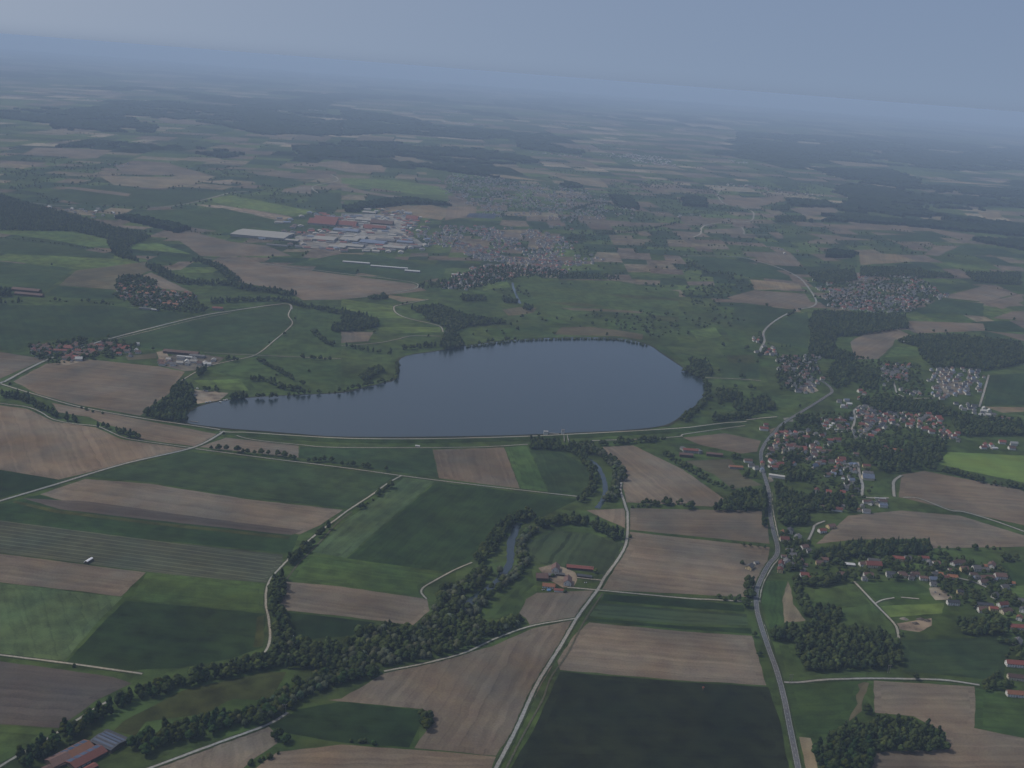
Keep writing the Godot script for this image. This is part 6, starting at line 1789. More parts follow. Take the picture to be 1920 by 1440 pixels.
func small_things() -> void:
	for p in [Vector2(-763.9,-2426.2),Vector2(-757.9,-2430.6),Vector2(-757.3,-2418.1),Vector2(-675.3,-2537.3),Vector2(-679.0,-2530.3),Vector2(-683.9,-2514.0),Vector2(-714.4,-2502.8),Vector2(-708.1,-2510.4),Vector2(-745.5,-2596.7),Vector2(-738.3,-2594.0),Vector2(-781.8,-2566.1),Vector2(-791.8,-2591.7),Vector2(-756.9,-2554.5),Vector2(-766.8,-2609.9)]: caravan(p)
	power_pole(425.3, -1415.7, "double wooden power pole beside the side lane at the main road")
	power_pole(579.6, -1464.8, "double wooden power pole in the bushes below the oak copse")
	power_pole(-255.3, -1241.8, "double wooden power pole above the lower lane")
	power_pole(-1286.6, -3423.2, "double wooden power pole at the edge of the wide dark field")
	car(Vector2(748.3, -1756.1), 20, lin(0.36, 0.36, 0.35), "white car on the pale parking ground")
	car(Vector2(753.4, -1748.9), 60, lin(0.025, 0.03, 0.045), "dark car on the pale parking ground")
	car(Vector2(575.4, -2274.1), 15, lin(0.35, 0.35, 0.35), "white car on the sandy yard by the long shelter")
	car(Vector2(833.0, -1828.1), 30, lin(0.37, 0.37, 0.36), "white car on the street of the right hamlet")

func green() -> void:
	lone_tree("b", 14, "the lone round tree on the light brown field", 514.9, -1350.3)
	lone_tree("b", 11, "the lone tree at the side lane", 614.9, -1451.2)
	lone_tree("s", 8, "the small tree beside the yard lane", 636.2, -1584.9)
	lone_tree("b", 8, "the field row left of the main road", 444.2, -1894.1)
	lone_tree("b", 8, "the field row left of the main road", 456.4, -1893.2)
	lone_tree("b", 8, "the field row left of the main road", 470.7, -1891.1)
	lone_tree("b", 8, "the field row left of the main road", 482.2, -1888.5)
	lone_tree("b", 9, "the crossing lane by the main road", 363.7, -1668.7)
	lone_tree("s", 7, "the crossing lane by the main road", 372.4, -1663.8)
	lone_tree("b", 9, "the crossing lane by the main road", 382.9, -1670.0)
	lone_tree("b", 12, "the crossing lane by the main road", 395.9, -1666.0)
	lone_tree("s", 7, "the crossing lane by the main road", 388.9, -1662.2)
	lone_tree("b", 10, "the main road verge", 398.5, -1545.3)
	lone_tree("b", 9, "the main road verge", 394.4, -1485.9)
	lone_tree("b", 7, "the field path at the upper right", 823.0, -1952.1)
	lone_tree("b", 7, "the field path at the upper right", 838.9, -1953.4)
	lone_tree("s", 7, "the field path at the upper right", 860.2, -1955.0)
	lone_tree("b", 13, "the field path at the upper right", 893.8, -1961.1)
	lone_tree("b", 9, "the field path at the upper right", 920.1, -1969.7)
	lone_tree("s", 7, "the field path at the upper right", 933.7, -1971.2)
	lone_tree("s", 6, "the field path at the upper right", 946.0, -1972.2)
	lone_tree("b", 14, "the hedge right of the dark field", 711.7, -1445.6)
	lone_tree("b", 12, "the hedge right of the dark field", 720.4, -1441.3)
	lone_tree("b", 12, "the hedge right of the dark field", 746.4, -1454.9)
	lone_tree("s", 6, "the roadside left of the ditch", -550.3, -1312.0)
	lone_tree("b", 9, "the dam road junction", -613.1, -2280.3)
	lone_tree("b", 10, "the winding track bend", -698.7, -3433.4)
	lone_tree("b", 12, "the winding track bend", -686.0, -3220.0)
	lone_tree("b", 9, "the winding track", -704.6, -3105.8)
	lone_tree("s", 8, "the road fork", -1189.2, -2527.2)
	lone_tree("b", 10, "the left hamlet", -984.4, -2937.4)
	lone_tree("b", 11, "the left hamlet", -1141.2, -3032.4)
	lone_tree("b", 14, "the marsh meadow", 973.2, -4697.5)
	lone_tree("b", 9, "the marsh meadow", 779.3, -4588.7)
	lone_tree("b", 12, "the marsh meadow", 844.1, -4462.7)
	lone_tree("b", 10, "the marsh meadow", 780.7, -4338.6)
	lone_tree("b", 12, "the marsh meadow", 815.6, -4234.3)
	lone_tree("b", 9, "the marsh meadow", 714.1, -4314.8)
	lone_tree("b", 12, "the marsh meadow", 664.9, -4176.1)
	lone_tree("b", 14, "the marsh meadow", 729.1, -4118.7)
	lone_tree("b", 13, "the marsh meadow", 744.6, -4110.6)
	lone_tree("b", 12, "the marsh meadow", 640.1, -3866.1)
	lone_tree("b", 10, "the marsh meadow", 747.2, -3836.1)
	lone_tree("b", 12, "the marsh meadow", 794.7, -3957.9)
	lone_tree("b", 12, "the marsh meadow", 814.7, -3943.9)
	lone_tree("b", 9, "the marsh meadow", 833.1, -3598.3)
	lone_tree("b", 9, "the marsh meadow", 515.0, -2766.3)
	lone_tree("b", 10, "the wide marsh", 167.7, -4407.9)
	lone_tree("b", 10, "the wide marsh", 203.5, -4415.2)
	lone_tree("b", 8, "the wide marsh", 354.3, -4484.6)
	lone_tree("b", 10, "the wide marsh", 508.8, -4434.0)
	lone_tree("b", 10, "the wide marsh", 549.2, -4443.0)
	lone_tree("b", 9, "the wide marsh", 324.2, -3750.6)
	lone_tree("b", 11, "the wide marsh", 370.2, -3714.5)
	lone_tree("b", 10, "the wide marsh", 18.4, -3738.1)
	lone_tree("b", 9, "the wide marsh", -44.3, -3484.9)
	lone_tree("b", 9, "the wide marsh", -133.0, -3403.8)
	lone_tree("b", 10, "the far shore", -434.4, -3335.1)
	lone_tree("b", 10, "the far shore", -267.6, -3338.5)
	lone_tree("b", 10, "the far lane", -398.3, -3782.4)
	lone_tree("b", 10, "the far lane", -385.6, -3806.1)
	lone_tree("b", 11, "the edge of the thicket", 768.7, -2859.9)
	lone_tree("c", 13, "the meadow by the houses", 874.5, -3581.9)
	lone_tree("c", 13, "the meadow by the houses", 891.1, -3587.4)
	lone_tree("c", 13, "the meadow by the houses", 904.1, -3591.7)
	lone_tree("s", 7, "the straight lane", 236.5, -1892.0)
	lone_tree("b", 10, "the lone farm", 2.2, -1639.1)
	lone_tree("b", 9, "the corner of the brown field", 43.0, -1531.6)
	lone_tree("s", 7, "the lone farm", 92.1, -1701.2)
	lone_tree("s", 7, "the lone farm", 159.1, -1739.2)
	lone_tree("b", 9, "the lone farm", 164.5, -1729.2)
	lone_tree("s", 6, "the lone farm", 110.8, -1647.4)
	belt("the riverside belt beside the bottom left barns", 24, 8.5, "bt", [-524.2,-1097.3,-503.4,-1135.1,-494.2,-1163.9,-481.8,-1198.3,-463.1,-1225])
	belt("the left riverside belt", 26, 8.5, "bt", [-464.5,-1228.9,-457.4,-1240.3,-431.9,-1265.1,-404.2,-1286.6,-376.4,-1310.8,-345.8,-1329.1,-314.5,-1347.9,-292.7,-1358.4])
	belt("the belt below the olive meadow", 34, 8.5, "bt", [-406,-1137.2,-388.5,-1166.9,-361,-1182,-333.4,-1199.2,-319.9,-1230.9])
	belt("the belt below the olive meadow", 36, 8.5, "bw", [-304.8,-1207,-286,-1229.5,-266.6,-1252.7,-251.5,-1289,-232.2,-1309.5,-204.2,-1338.6,-177,-1349.7,-154,-1357.8])
	belt("the left bank of the winding river", 26, 8.5, "bt", [-42.6,-1723.8,-26.4,-1762.9,-9.8,-1811.3,0.7,-1877.2,32.2,-1934,62.1,-1975.3])
	belt("the left bank of the winding river", 22, 9, "bt", [149.3,-2043.9,177.5,-2123.2,184.9,-2197.7,179.7,-2245.9,159.8,-2322.1,129.4,-2357.2,97.9,-2380.7,49.8,-2388])
	belt("the right bank of the winding river", 18, 8.5, "wb", [-3.3,-1629.7,15.8,-1665.6,35.5,-1709.8,44,-1754,35.5,-1819.9,49.3,-1866.2,65.4,-1898.1])
	belt("the curved belt above the mown field", 26, 8.5, "bt", [68.7,-1907.2,98.6,-1934.4,132.2,-1945.4,165,-1934.7,190.1,-1910.1,217.4,-1878.4])
	belt("the right bank of the upper river", 24, 9, "wb", [206.1,-2060.5,231.4,-2145,239.5,-2231.6,222.3,-2318.9,185.3,-2364.4,150.2,-2387])
	belt("the hedge above the brown fields", 14, 9, "bs", [236.4,-2043.2,283.1,-2057.5,349.2,-2080.8,373.7,-2052.7])
	belt("the tree line along the winding track", 18, 8, "bt", [-298.1,-1830.7,-308.2,-1816.7,-319.7,-1794.6])
	belt("the tree line along the winding track", 18, 8, "bt", [-329.5,-1750.6,-335.4,-1705.6,-341,-1676.3])
	belt("the tree line along the winding track", 22, 8, "bt", [-347.6,-1614.6,-336.7,-1559.7,-331.6,-1512.9,-314,-1476.1,-297.6,-1425,-295.1,-1379.9])
	belt("the tree line along the upper winding track", 10, 8, "bs", [-216.5,-2067.9,-232,-2025.3,-253,-1955.5,-267.2,-1916.9])
	belt("the hedge under the dark field", 8, 8, "s", [-161.9,-1193.6,-150.9,-1193.2,-122.3,-1191.3])
	belt("the copse at the field corner", 16, 8, "b", [-76.5,-1258.7,-76.4,-1234.4,-82.3,-1225.6])
	belt("the scrub below the lane", 12, 8, "bs", [-249.8,-1187.5,-239.8,-1181.3,-232.4,-1176.7])
	belt("the scrub strip at the bottom", 8, 8, "s", [-241.3,-1158.9,-262.3,-1140,-268.6,-1135.6,-275.9,-1119])
	belt("the strip beside the tan stubble", 18, 8, "bt", [502.6,-1723.8,502.4,-1671.2,499.2,-1620.9])
	belt("the hedge behind the meadow gardens", 14, 8, "bt", [501.9,-1747.6,544.5,-1748.2,604.6,-1779.7])
	belt("the field hedge on the left", 16, 8.5, "bt", [-1169.1,-2433.9,-1110.1,-2420.9,-1050,-2366.2,-995.8,-2312.8,-948.5,-2292.3,-905.2,-2290.5])
	belt("the field hedge on the left", 14, 8.5, "bt", [-878.8,-2271.8,-838.1,-2244.5,-793.3,-2225.1,-773,-2209.8])
	belt("the bushes along the dam road", 5, 13, "s", [-1090.7,-2451.3,-1048.1,-2438,-998.1,-2415.5,-952.7,-2382.5,-923.7,-2369.5,-900.9,-2361.8])
	belt("the row of trees below the dam", 4, 13, "b", [-643.8,-2190.6,-599.2,-2184,-572.5,-2188,-532.7,-2177,-471.9,-2177.7,-441,-2162.6,-396.2,-2158.6,-365.1,-2169.1,-336.2,-2150.6,-314.5,-2152.2,-288.7,-2150.6,-262.5,-2145.7,-239.9,-2140.2])
	belt("the hedge right of the bathing beach", 12, 9, "bt", [-754.1,-2596.5,-707,-2598.6])
	belt("the pasture hedge on the north shore", 18, 9, "bt", [-665.9,-2712.8,-621.7,-2717.2,-563.7,-2658.5,-520.2,-2662.7])
	belt("the tree line at the pastures", 12, 10, "b", [-582.5,-2970.4,-541.8,-2963.2,-502.9,-2965.4])
	belt("the bush line at the meadow edge", 14, 9, "bs", [-613,-3281.1,-546.5,-3152,-511.6,-3130.2])
	belt("the tree line above the lake road", 30, 9, "bt", [-1009.9,-3578.7,-899.4,-3652.3,-789.6,-3695.7,-716.6,-3633.1,-586.4,-3566.4])
	belt("the hedge along the slope road", 12, 10, "bs", [-1477.2,-3424.2,-1368.2,-3447,-1272.2,-3447.2])
	belt("the trees at the left edge", 14, 10, "bt", [-1586.6,-3333.3,-1553.6,-3357.3,-1527.1,-3384.6])
	belt("the wooded valley bank", 45, 10, "bt", [-1386.9,-4130.4,-1263.8,-3953.9,-1173.3,-3867.3,-1084.5,-3887.7,-1023.5,-3896.2,-946.7,-3842.4,-850.4,-3831.8,-777.1,-3779.7])
	belt("the upper wooded bank", 36, 10, "bt", [-1278.7,-4307.9,-1184.6,-4245.7,-1108.9,-4118.3,-1018.8,-3951.4])
	belt("the shore trees left of the lake", 10, 9, "b", [-320.9,-2982.1,-310.5,-2908.1,-305.9,-2818])
	belt("the tree line on the far shore", 12, 9, "bt", [-492,-3136.6,-418.7,-3095.2,-341.2,-3088.2])
	belt("the shore thicket", 22, 9, "bt", [-327.6,-3146.3,-275.5,-3196.5,-230.4,-3222.5])
	belt("the meadow trees right of the lake", 14, 12, "bt", [784.3,-5245.8,806.6,-5104.4,836.4,-4973.9])
	belt("the hedge above the meadow", 14, 12, "bt", [862.2,-4985.5,901.4,-4979.7,951.7,-4969.7])
	belt("the trees along the country road", 8, 12, "b", [833.9,-3755.3,801,-3561.4,766.4,-3406.9,809.2,-3515])
	belt("the trees along the country road", 8, 12, "b", [1005.3,-4097.1,1089.2,-4260.3,1159.9,-4339.2])
	belt("the hedge below the mustard field", 14, 9, "bs", [957.4,-2422.1,1005.7,-2409.2,1066.4,-2356.7,1143.2,-2336.6])
	belt("the trees along the main road", 4, 14, "b", [421.5,-1706.4,419.8,-1689.6,416.6,-1656.8])
	belt("the trees along the main road bend", 4, 10, "b", [521.3,-2041.2,526,-2069.9,529.4,-2099,532.5,-2128.7,536.8,-2159.5])
	belt("the hedge by the far road", 16, 14, "s", [-2123.9,-4490.8,-1894.3,-4462.4,-1611.4,-4359.4])
	belt("the far field hedge", 14, 14, "s", [-1564.9,-5028.1,-1313,-4992.9,-1064.5,-4958.2,-849.9,-5102.1])
	belt("the valley brook trees", 20, 14, "bt", [224.4,-5714.1,352.8,-5917.1,515.6,-6077,694.7,-6325,933.1,-6784])
	belt("the valley brook trees", 24, 14, "bt", [292.9,-7008,489.4,-7545,611.8,-7418,742.7,-7303])
	belt("the hedge in the right fields", 14, 14, "s", [925.4,-6095,1156.9,-6083,1258.3,-6005,1421.3,-5960.7])
	belt("the hedge in the right fields", 14, 14, "s", [2079.6,-6646,2432.1,-6687,2629.7,-6646])
	belt("the far hedge above the country road", 14, 14, "s", [1689.2,-6978,1820.4,-6971,1964.1,-7012])
	belt("the tall trees behind the wooded hamlet", 28, 9, "bt", [-1405,-3837.6,-1361,-3881.9,-1267.6,-3809.6])
	belt("the north shore of the lake", 9, 10, "bs", [-623,-2575,-588.6,-2575.2,-513.1,-2627.6,-423.7,-2670.3])
	belt("the north shore of the lake", 12, 10, "bs", [-425.1,-2678.1,-383.8,-2729.7,-336.7,-2786.1,-314.8,-2833.2])
	belt("the far shore thickets", 14, 11, "bs", [-147.4,-3254.4,-69.9,-3326.6,11.1,-3392.2])
	belt("the hedges of the north pastures", 9, 9, "b", [-696.7,-2914.6,-616.7,-2816,-559.5,-2743.9,-519.6,-2704.3])
	belt("the hedge between brown field and olive field", 15, 8.5, "bs", [353.6,-2380.8,395.1,-2294.7,431.4,-2226.3,471.7,-2184.4])
	belt("the roadside trees above the bend", 5, 7, "t", [539.6,-2195.9,524.4,-2102.7,499.6,-1987.9])
	belt("the roadside trees at the crossing lane", 4, 10, "b", [426.3,-1745.4,412.2,-1688.3,400.5,-1629.1])
	belt("the trees behind the roadside farm", 12, 9, "bs", [426.3,-1816.7,440.6,-1792.8])
	belt("the hedge row left of the winding track", 14, 8, "b", [-304.9,-1833.4,-312,-1811.9,-321.2,-1786.5])
	belt("the hedge row left of the winding track", 20, 8, "bt", [-328,-1758.4,-331.8,-1717,-338.2,-1676.8,-341,-1655.7])
	belt("the bushes below the dam path", 10, 9, "bs", [195.6,-2410.6,253.3,-2424.5,413.4,-2529.6])
	belt("the bushes below the dam path", 16, 9, "b", [250.6,-2443.1,279.3,-2443.7])
	belt("the bushes below the dam path", 16, 9, "b", [322.6,-2467.2,358.2,-2489.1])
	belt("the trees by the olive field", 16, 9, "b", [505.4,-2396.8,528.3,-2390])
	belt("the trees by the olive field", 18, 9, "bt", [510.8,-2270.1,540.7,-2265.7])
	wood("the riverside wood", 9.6, "bwt", [-210.8,-1406,-194.9,-1466.1,-158.5,-1485.7,-132.7,-1489.9,-105.9,-1485.9,-97.1,-1532.6,-87.5,-1613.1,-66.5,-1636,-47.2,-1601.1,-39.5,-1565.7,-47.5,-1517.7,-26.3,-1521.2,-7.1,-1513,37.9,-1537.4,48.9,-1522.1,12.3,-1488.4,-12.4,-1452.4,-36.7,-1427.9,-97.3,-1398.5,-146.1,-1371.6,-158.3,-1389.2,-195.1,-1313.2])
	wood("the upper riverside wood", 9, "btw", [-311.2,-1385.5,-284.4,-1422.7,-251.6,-1409.8,-219.1,-1425.2,-201.2,-1349,-253.7,-1345.9,-287.4,-1345.5])
	wood("the lower right copse", 9, "bt", [419.6,-1256.2,467.3,-1298.9,496.6,-1319.7,561.5,-1337.2,573.2,-1321.7,590.1,-1315.6,600.6,-1298.4,596.4,-1273.7,560.7,-1263.1,494.1,-1254.3,478.1,-1207,412.3,-1198.6])
	wood("the oak copse by the main road", 9, "bt", [425.9,-1554.4,446.1,-1571.9,500.7,-1592.4,514.3,-1642.9,544,-1663.5,557.8,-1650.2,540.6,-1590,605.9,-1580.3,618.5,-1554,602.4,-1489.7,564.5,-1468.6,460.7,-1448,451.7,-1487.6,454.9,-1531,424.6,-1534.6])
	wood("the spruce wood above the houses", 8, "cb", [610.5,-1898.7,646,-1933.6,689.4,-1946,812.3,-1973.5,797.3,-1920,673.5,-1890.7,598.4,-1852.1,561.6,-1858.3,572.6,-1883.7])
	wood("the grove at the right edge", 9, "bt", [744.7,-1640.9,793.1,-1654.9,836.5,-1662,818,-1617,772.1,-1600.9,732.6,-1600.4])
	wood("the thicket by the main road", 9, "bt", [536.2,-2060.2,608.2,-2074.8,590.3,-2021,535.9,-1992.6])
	wood("the gardens right of the spruce wood", 10, "bs", [923.1,-1921.1,964.2,-1940.6,960.6,-1924,919.8,-1904.8])
	wood("the lakeside copse by the beach", 9, "bt", [-817.6,-2362.8,-816.3,-2418.4,-800.1,-2495.3,-824.5,-2613.2,-809.6,-2650.4,-771,-2580.2,-733.9,-2483.8,-744.8,-2437.5,-714.1,-2349.5,-745.2,-2334.9,-802,-2340.1])
	wood("the hedge by the brown field", 9, "bt", [-810.6,-2736.1,-809.2,-2818.4,-785.9,-2761.3,-790.7,-2707])
	wood("the bushes by the hamlet lane", 9, "b", [-773.9,-2896.3,-746.6,-2920.7,-738.2,-2888,-766.7,-2869.4])
	wood("the copse right of the beach", 9, "bt", [-675.8,-2563.1,-640.5,-2593.2,-627.4,-2558,-664.7,-2537])
	wood("the copse at the pasture corner", 9, "bt", [-571.8,-3353,-548.8,-3412.5,-530.8,-3305.2,-556.4,-3296.3])
	wood("the wood at the left edge", 10, "bt", [-1672.9,-3519.3,-1650.9,-3559.8,-1600.8,-3436.9,-1629.3,-3425.4,-2018.1,-3427.7,-2071.7,-3521.6])
	wood("the wooded hamlet", 16, "b", [-1400.4,-3816.4,-1357.1,-3870.8,-1260.5,-3807.1,-1202.2,-3666,-1086.9,-3681.2,-1067.7,-3595.9,-975.6,-3457.4,-1005.5,-3404.9,-1116.9,-3403.9,-1184.5,-3405.8,-1317.9,-3556.7])
	wood("the left hamlet", 14, "bs", [-1298.9,-2867.3,-1246.2,-2947.1,-1188.9,-2987.9,-1111.5,-2992.3,-1029.7,-2955.8,-1051.5,-2828.3,-1111.8,-2790.2,-1165.1,-2718,-1264.2,-2799.3])
	wood("the lakeside wood", 10, "btw", [-363.2,-3712.9,-268.2,-3810.5,-211.5,-3710.7,-172.5,-3667,-81.8,-3643.3,-33.3,-3605.3,-152.1,-3519.6,-190.6,-3410.6,-147,-3245.8,-195.8,-3185,-227.5,-3219.3,-223.8,-3271.1,-218,-3477.9,-279.1,-3522.4,-320.2,-3646.7])
	wood("the copse on the far shore", 10, "bt", [-580.6,-3601,-516.7,-3567.9,-450.2,-3509.2,-431.7,-3415.3,-500.6,-3320.6,-531.5,-3309.9])
	wood("the reed copse", 10, "b", [-402.4,-2821.7,-372.3,-2942.9,-346.3,-2893.6,-381.4,-2774.8])
	wood("the copse by the far lane", 10, "b", [-528.3,-3848.5,-476.1,-3929.2,-461.1,-3862.3,-518,-3820.2])
	wood("the copse beyond the lake", 10, "bt", [-212,-3995.3,-122.2,-4021.2,-115.7,-3946.8,-200.6,-3919.9])
	wood("the copse by the inlet", 10, "bt", [-56.1,-3996.9,2.2,-4003.2,-3.3,-3945.1,-57.8,-3943.3])
	wood("the copse by the inlet mouth", 10, "bt", [22.5,-3929.2,54.5,-3893.8,42.2,-3827.1,16.8,-3863.8])
	wood("the wooded valley village", 19, "bt", [-294.3,-4296.7,-156.9,-4643.9,-8.8,-4767.5,218.9,-4681.5,415.3,-4681.5,409.6,-4602.3,214.8,-4550.9,-4.9,-4496.2,-32.2,-4410.5,-105.4,-4269.5,-200,-4118.9,-267.4,-4127,-375.9,-4074.6,-383,-4144.3])
	wood("the dark wood before the far village", 10, "btc", [1139.5,-4240.7,1501,-4275.1,1443.9,-4055.3,1210.6,-3858.2,1107.6,-3795.3,1050.1,-3601.4,1099.1,-3512.8,1068.7,-3433.7,933.1,-3467.2,1019,-3787,1051.7,-3970.4])
	wood("the right wood", 10, "btc", [1318.5,-3801.4,1429.9,-3913.4,1604.6,-3973,1805.4,-3928.2,1676.9,-3594.2,1492,-3451,1421.3,-3474.3,1319.7,-3443.3,1330.5,-3586,1372.5,-3739.8])
	wood("the wood above the far village", 11, "btc", [1334.1,-5167.7,1607,-5390.6,1541.8,-5094,1398.4,-4950.8,1312.7,-4958.5])
	wood("the far right wood", 11, "btc", [1668.6,-5486.4,1853.1,-5571.5,2104.8,-5477.1,2097.3,-5383.9,1781.2,-5284.1,1590.7,-5209.6])
	wood("the wood at the far right edge", 11, "btc", [2222.5,-5581.2,2563.9,-5734.5,2393.5,-5328.8,2166.9,-5317.3])
	wood("the copse by the lake's right shore", 10, 'bt', [528.1,-3283.2,591.5,-3292,573.3,-3110.1,525.2,-3125.5])
	wood("the copse by the lake's right shore", 10, 'bt', [556.8,-2963.9,627.6,-2948,616.8,-2887.6,546.2,-2834.5])
	wood("the long copse beside the dam end", 9, "bt", [507.2,-2701.6,623.9,-2747.5,614.7,-2699.1,504.7,-2655.8])
	wood("the copse near the dam end", 10, "bt", [583.6,-2833.1,695.8,-2923.1,694.8,-2813.9,626.1,-2759,578.3,-2774.8])
	wood("the copse near the junction", 9, "bt", [736.8,-2761.4,795.6,-2776.8,783.5,-2712.4,723.8,-2694.1])
	wood("the village edge thicket", 9, "bt", [414.1,-2053.8,452.8,-2129.2,509.6,-2181.7,537.2,-2162,524.6,-2081.2,465.9,-2059.8])
	wood("the hillside wood above the mustard field", 9, "bt", [1175.7,-2884,1363.8,-2876.5,1320.2,-2750.7,1136,-2697.9])
	wood("the park wood in the village", 12, "bt", [855,-2593.9,963,-2592.8,1079.5,-2627.8,1007.9,-2473.5,940.9,-2409.6,870.1,-2364.3,834.8,-2379.7,823.8,-2468.3])
	wood("the thicket above the stream houses", 9, "bt", [576.2,-2243.5,604.6,-2176.3,661.7,-2168.2,719.2,-2143.4,716.9,-2115.8,539.1,-2065.4])
	wood("the copse left of the main road", 9, "bt", [418.9,-1717.3,432.6,-1726.5,421.3,-1674.8,412.9,-1676.6])
	wood("the wooded ridge", 12, "btc", [-2687,-5703.9,-2430.4,-5472.2,-2117.1,-5236.6,-1830.1,-4957.6,-1608.1,-4794.2,-1598.8,-4463.1,-1663.8,-4502.6,-1751.8,-4661,-1947.1,-4772.6,-2204.6,-4664.7,-2726.1,-4668.7,-3320.1,-5709.8])
	wood("the wood tongue", 11, "bt", [-1719.4,-4573.9,-1660.3,-4657.6,-1511.7,-4276.2,-1438.3,-4182.7,-1522.1,-4227.6,-1584.1,-4284.9])
	wood("the village wood between the roads", 12, "bt", [993.8,-3383.6,1079.6,-3432.6,1014.6,-3180.1,919.5,-3075.8,918,-3191.7])
	wood("the grove in the hillside quarter", 11, "bt", [1058.1,-3316.1,1117.9,-3334.1,1052.5,-3113.6,1002.3,-3099.3])
	wood("the wood below the new estate", 11, "bt", [958,-2960.3,1098.4,-3016.3,1154.5,-2961.8,1195.3,-2938.7,1175.7,-2884,1076.9,-2874.4,958.1,-2859.4])
	wood("the copse beyond the left field", 10, "bt", [1769.9,-8134,1950.5,-8371,1883.6,-8066,1731,-7944])
	wood("the copse in the far right fields", 12, "bt", [1669.7,-7527,1907.3,-7676,1839.4,-7385,1611.6,-7247])
	wood("the bushes of the wide marsh", 26.5, "bsb", [-185.5,-4343.9,-31.4,-4371,213.7,-4517.3,660.1,-4585.8,533.9,-3569.2,334.2,-3552.8,10.4,-3442,-122.7,-3396.5,-16.4,-3644.6,29.6,-3837.7])
	wood("the bushes of the right marsh", 26, "bsb", [763.5,-5282.2,1048.7,-5312.7,1208.9,-4652.9,722.9,-3795.8,770.2,-3404.1,702.4,-3108.8,584.1,-3074.2,600.2,-3350.4,553,-3627.6])
	wood("the bushes of the shore meadow", 26, "bs", [538.3,-3004.3,733.5,-3060.3,690.6,-2804.7,628.8,-2725.6,506.1,-2724.3])
	wood("the bushes of the north pastures", 27, "bs", [-686.2,-3482.7,-568,-3526.4,-422.4,-2662.3,-617.9,-2607.4,-658.4,-2874.2])
	wood("the trees of the upper valley", 30, "bsb", [309.4,-8365,634,-8903,1386.7,-10180,778.2,-5397.2,233.2,-5130.4,219.3,-6268])
	wood("the trees of the upper valley", 32, "bsb", [1291.6,-9433,1667.5,-9735,1449.1,-6999,1159.6,-5583.9,778.2,-5397.2])
	wood("the trees of the right valley fields", 38, "bs", [1993,-9997,2781.6,-10632,1918.4,-7278,2594.1,-6552,2595.3,-6287,1179.3,-5593.6])
	wood("the trees of the left valley fields", 38, "bs", [-3439.9,-7326,-2937,-7849,-1321.2,-7849,-1026.7,-6132,-1605.5,-5752.2,-2303.9,-5442.3,-2797.4,-5941.6,-3456,-5948,-4247.5,-7335])
	wood("the scrub by the winding river", 10.5, "bw", [-40.7,-1687.2,-24.1,-1710.9,-8.6,-1692.9,-21.1,-1643.9,-37.1,-1621.8,-53.5,-1612.6,-66.5,-1636,-53.1,-1651.4])
	wood("the river willows", 9.5, "wb", [5.5,-1716.2,15.9,-1718.1,-1.1,-1647.4,-17.1,-1618.9,-5.1,-1602.1,-27.4,-1544.1,-42.9,-1529.9,-58.1,-1516,-59.7,-1538.7,-45,-1564.8,-22.7,-1617.9,-4,-1646.9])
	wood("the outlet grove", 8.5, "bt", [49.7,-2397.7,118.3,-2401.6,121.1,-2346.2,49.9,-2347.6])
	wood("the outlet grove", 8.5, "bt", [150.7,-2403.1,194.7,-2394.8,199.5,-2334.5,156.5,-2342.5,137.5,-2368.6])
	wood("the grove by the roadside houses", 9, "bt", [612.7,-2302.6,663,-2313.8,658.6,-2273.8,621.5,-2265.7,592.6,-2240.4])
	wood("the grove by the roadside houses", 9, "bt", [634.8,-2167.5,714.6,-2188.8,719.4,-2159,698.4,-2128.9,693.2,-2144.9,635,-2128.5])
	wood("the trees between the village roads", 12.5, "bt", [666.5,-2645.8,721.8,-2670.7,707.9,-2624,673.2,-2615.3])
	wood("the trees between the village roads", 12.5, "bt", [679.1,-2539.3,721.9,-2544.6,693.5,-2464.5,668.4,-2463.4])
	wood("the trees between the village roads", 12.5, "bt", [633.7,-2431.6,679.7,-2451.8,657.1,-2373.3,622.3,-2378.7])
	wood("the trees between the village roads", 12.5, "bt", [802.7,-2554.1,873.6,-2561.1,858.2,-2508.2,796.4,-2513])
	wood("the reeds on the far shore", 8, "s", [-147,-3245.8,11.2,-3383.1,180.5,-3469.9,331,-3508.3,417.4,-3450.5,415.9,-3435.6,329.7,-3490.3,179.9,-3452.2,11.4,-3366.3,-146,-3230.2])
	wood("the trees on the right shore", 9, "bs", [491.7,-3145.7,518.4,-3113.5,536.4,-3060.3,532.6,-2966.1,511.6,-2855.3,475.2,-2763.3,433.7,-2690,419.6,-2648.8,434.9,-2630.6,480.1,-2733,526.4,-2859.3,553.8,-3008.8,545.2,-3121.5,513.5,-3193.4])
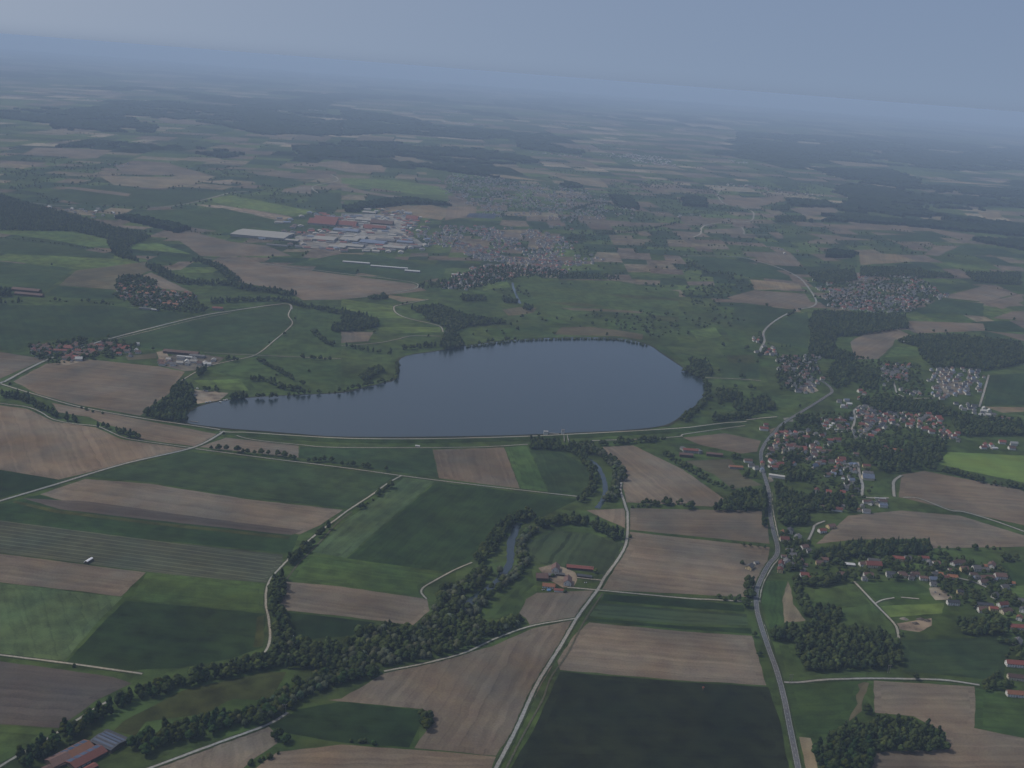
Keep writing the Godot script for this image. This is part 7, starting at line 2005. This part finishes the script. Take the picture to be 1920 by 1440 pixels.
	wood("the village gardens", 16.5, "bsb", [614.9,-2561,715.2,-2663.3,823.7,-2812.9,927.1,-2848.1,1092.2,-2875.2,1145.3,-2771.6,1114.7,-2662.2,1065.7,-2636.3,861.4,-2614.4,816.7,-2440.8,819.8,-2346.8,772.2,-2217,726.8,-2162,667.7,-2189.8,635.8,-2294.8,579.4,-2265.8,581.1,-2410.8], true)
	wood("the gardens of the right hamlet", 13, "bsb", [527.1,-1830.4,653.8,-1876.4,796.1,-1914.4,908.6,-1907.6,916.7,-1863.4,887.1,-1775.9,887.4,-1725.8,865.7,-1674.5,799.7,-1669.9,759.6,-1720.6,751.1,-1801.2,626.9,-1780.8,513.4,-1769.9], true)
	wood("the gardens at the road bend", 10, "bs", [531.3,-1992.5,572.9,-1916.7,525.8,-1797.1,487,-1790.2], true)
	wood("the upper village gardens", 16.5, "bsb", [1099.1,-3500.5,1280.5,-3442.2,1192,-3129.3,1201.3,-2953.6,1088.2,-2906.9,942.1,-2901.3,968.2,-2994.3], true)
	wood("the school gardens", 15, "bt", [820,-3412.8,967.9,-3467.9,893.2,-3179.2,848.4,-3122.1,806.4,-3039.4,747.2,-3009,768.9,-3157.7], true)
	wood("the far village gardens", 24, "b", [1304.9,-4924,1443.2,-5027.9,1576,-5039.7,1809.8,-5429.1,1910.6,-5526.3,1883.8,-4992.8,1766.6,-4700.5,1580,-4408.4,1435.9,-4286.6,1351.6,-4357.1,1228.6,-4345.2], true)
	wood("the gardens at the right edge", 13, "bs", [799.8,-1636.4,857.4,-1654.7,803.4,-1527.2,781,-1531.7], true)
	wood("the bushes at the farm on the right", 9, "bs", [709.8,-1452.1,744,-1479.5,757.9,-1456.2,735.2,-1438.4,705,-1429.7], true)
	wood("the town gardens", 36, "b", [-423.8,-5705.4,-235,-5955.6,-25.4,-5934,188.1,-5715.5,200.8,-5139.9,378.4,-5071.2,224.7,-4853.2,-9.5,-4838.5,-141.5,-4824,-308.4,-5099.2,-398.4,-5397.2], true)
	wood("the far town gardens", 46, "b", [-651.2,-8471,-486.6,-8847,-207.4,-8853,71.8,-8493,338.2,-8428,642.8,-8022,708.5,-7307,508.8,-6895,255.8,-6480,49.1,-6561,-134.3,-6404,-289.8,-6651,-450,-7125], true)
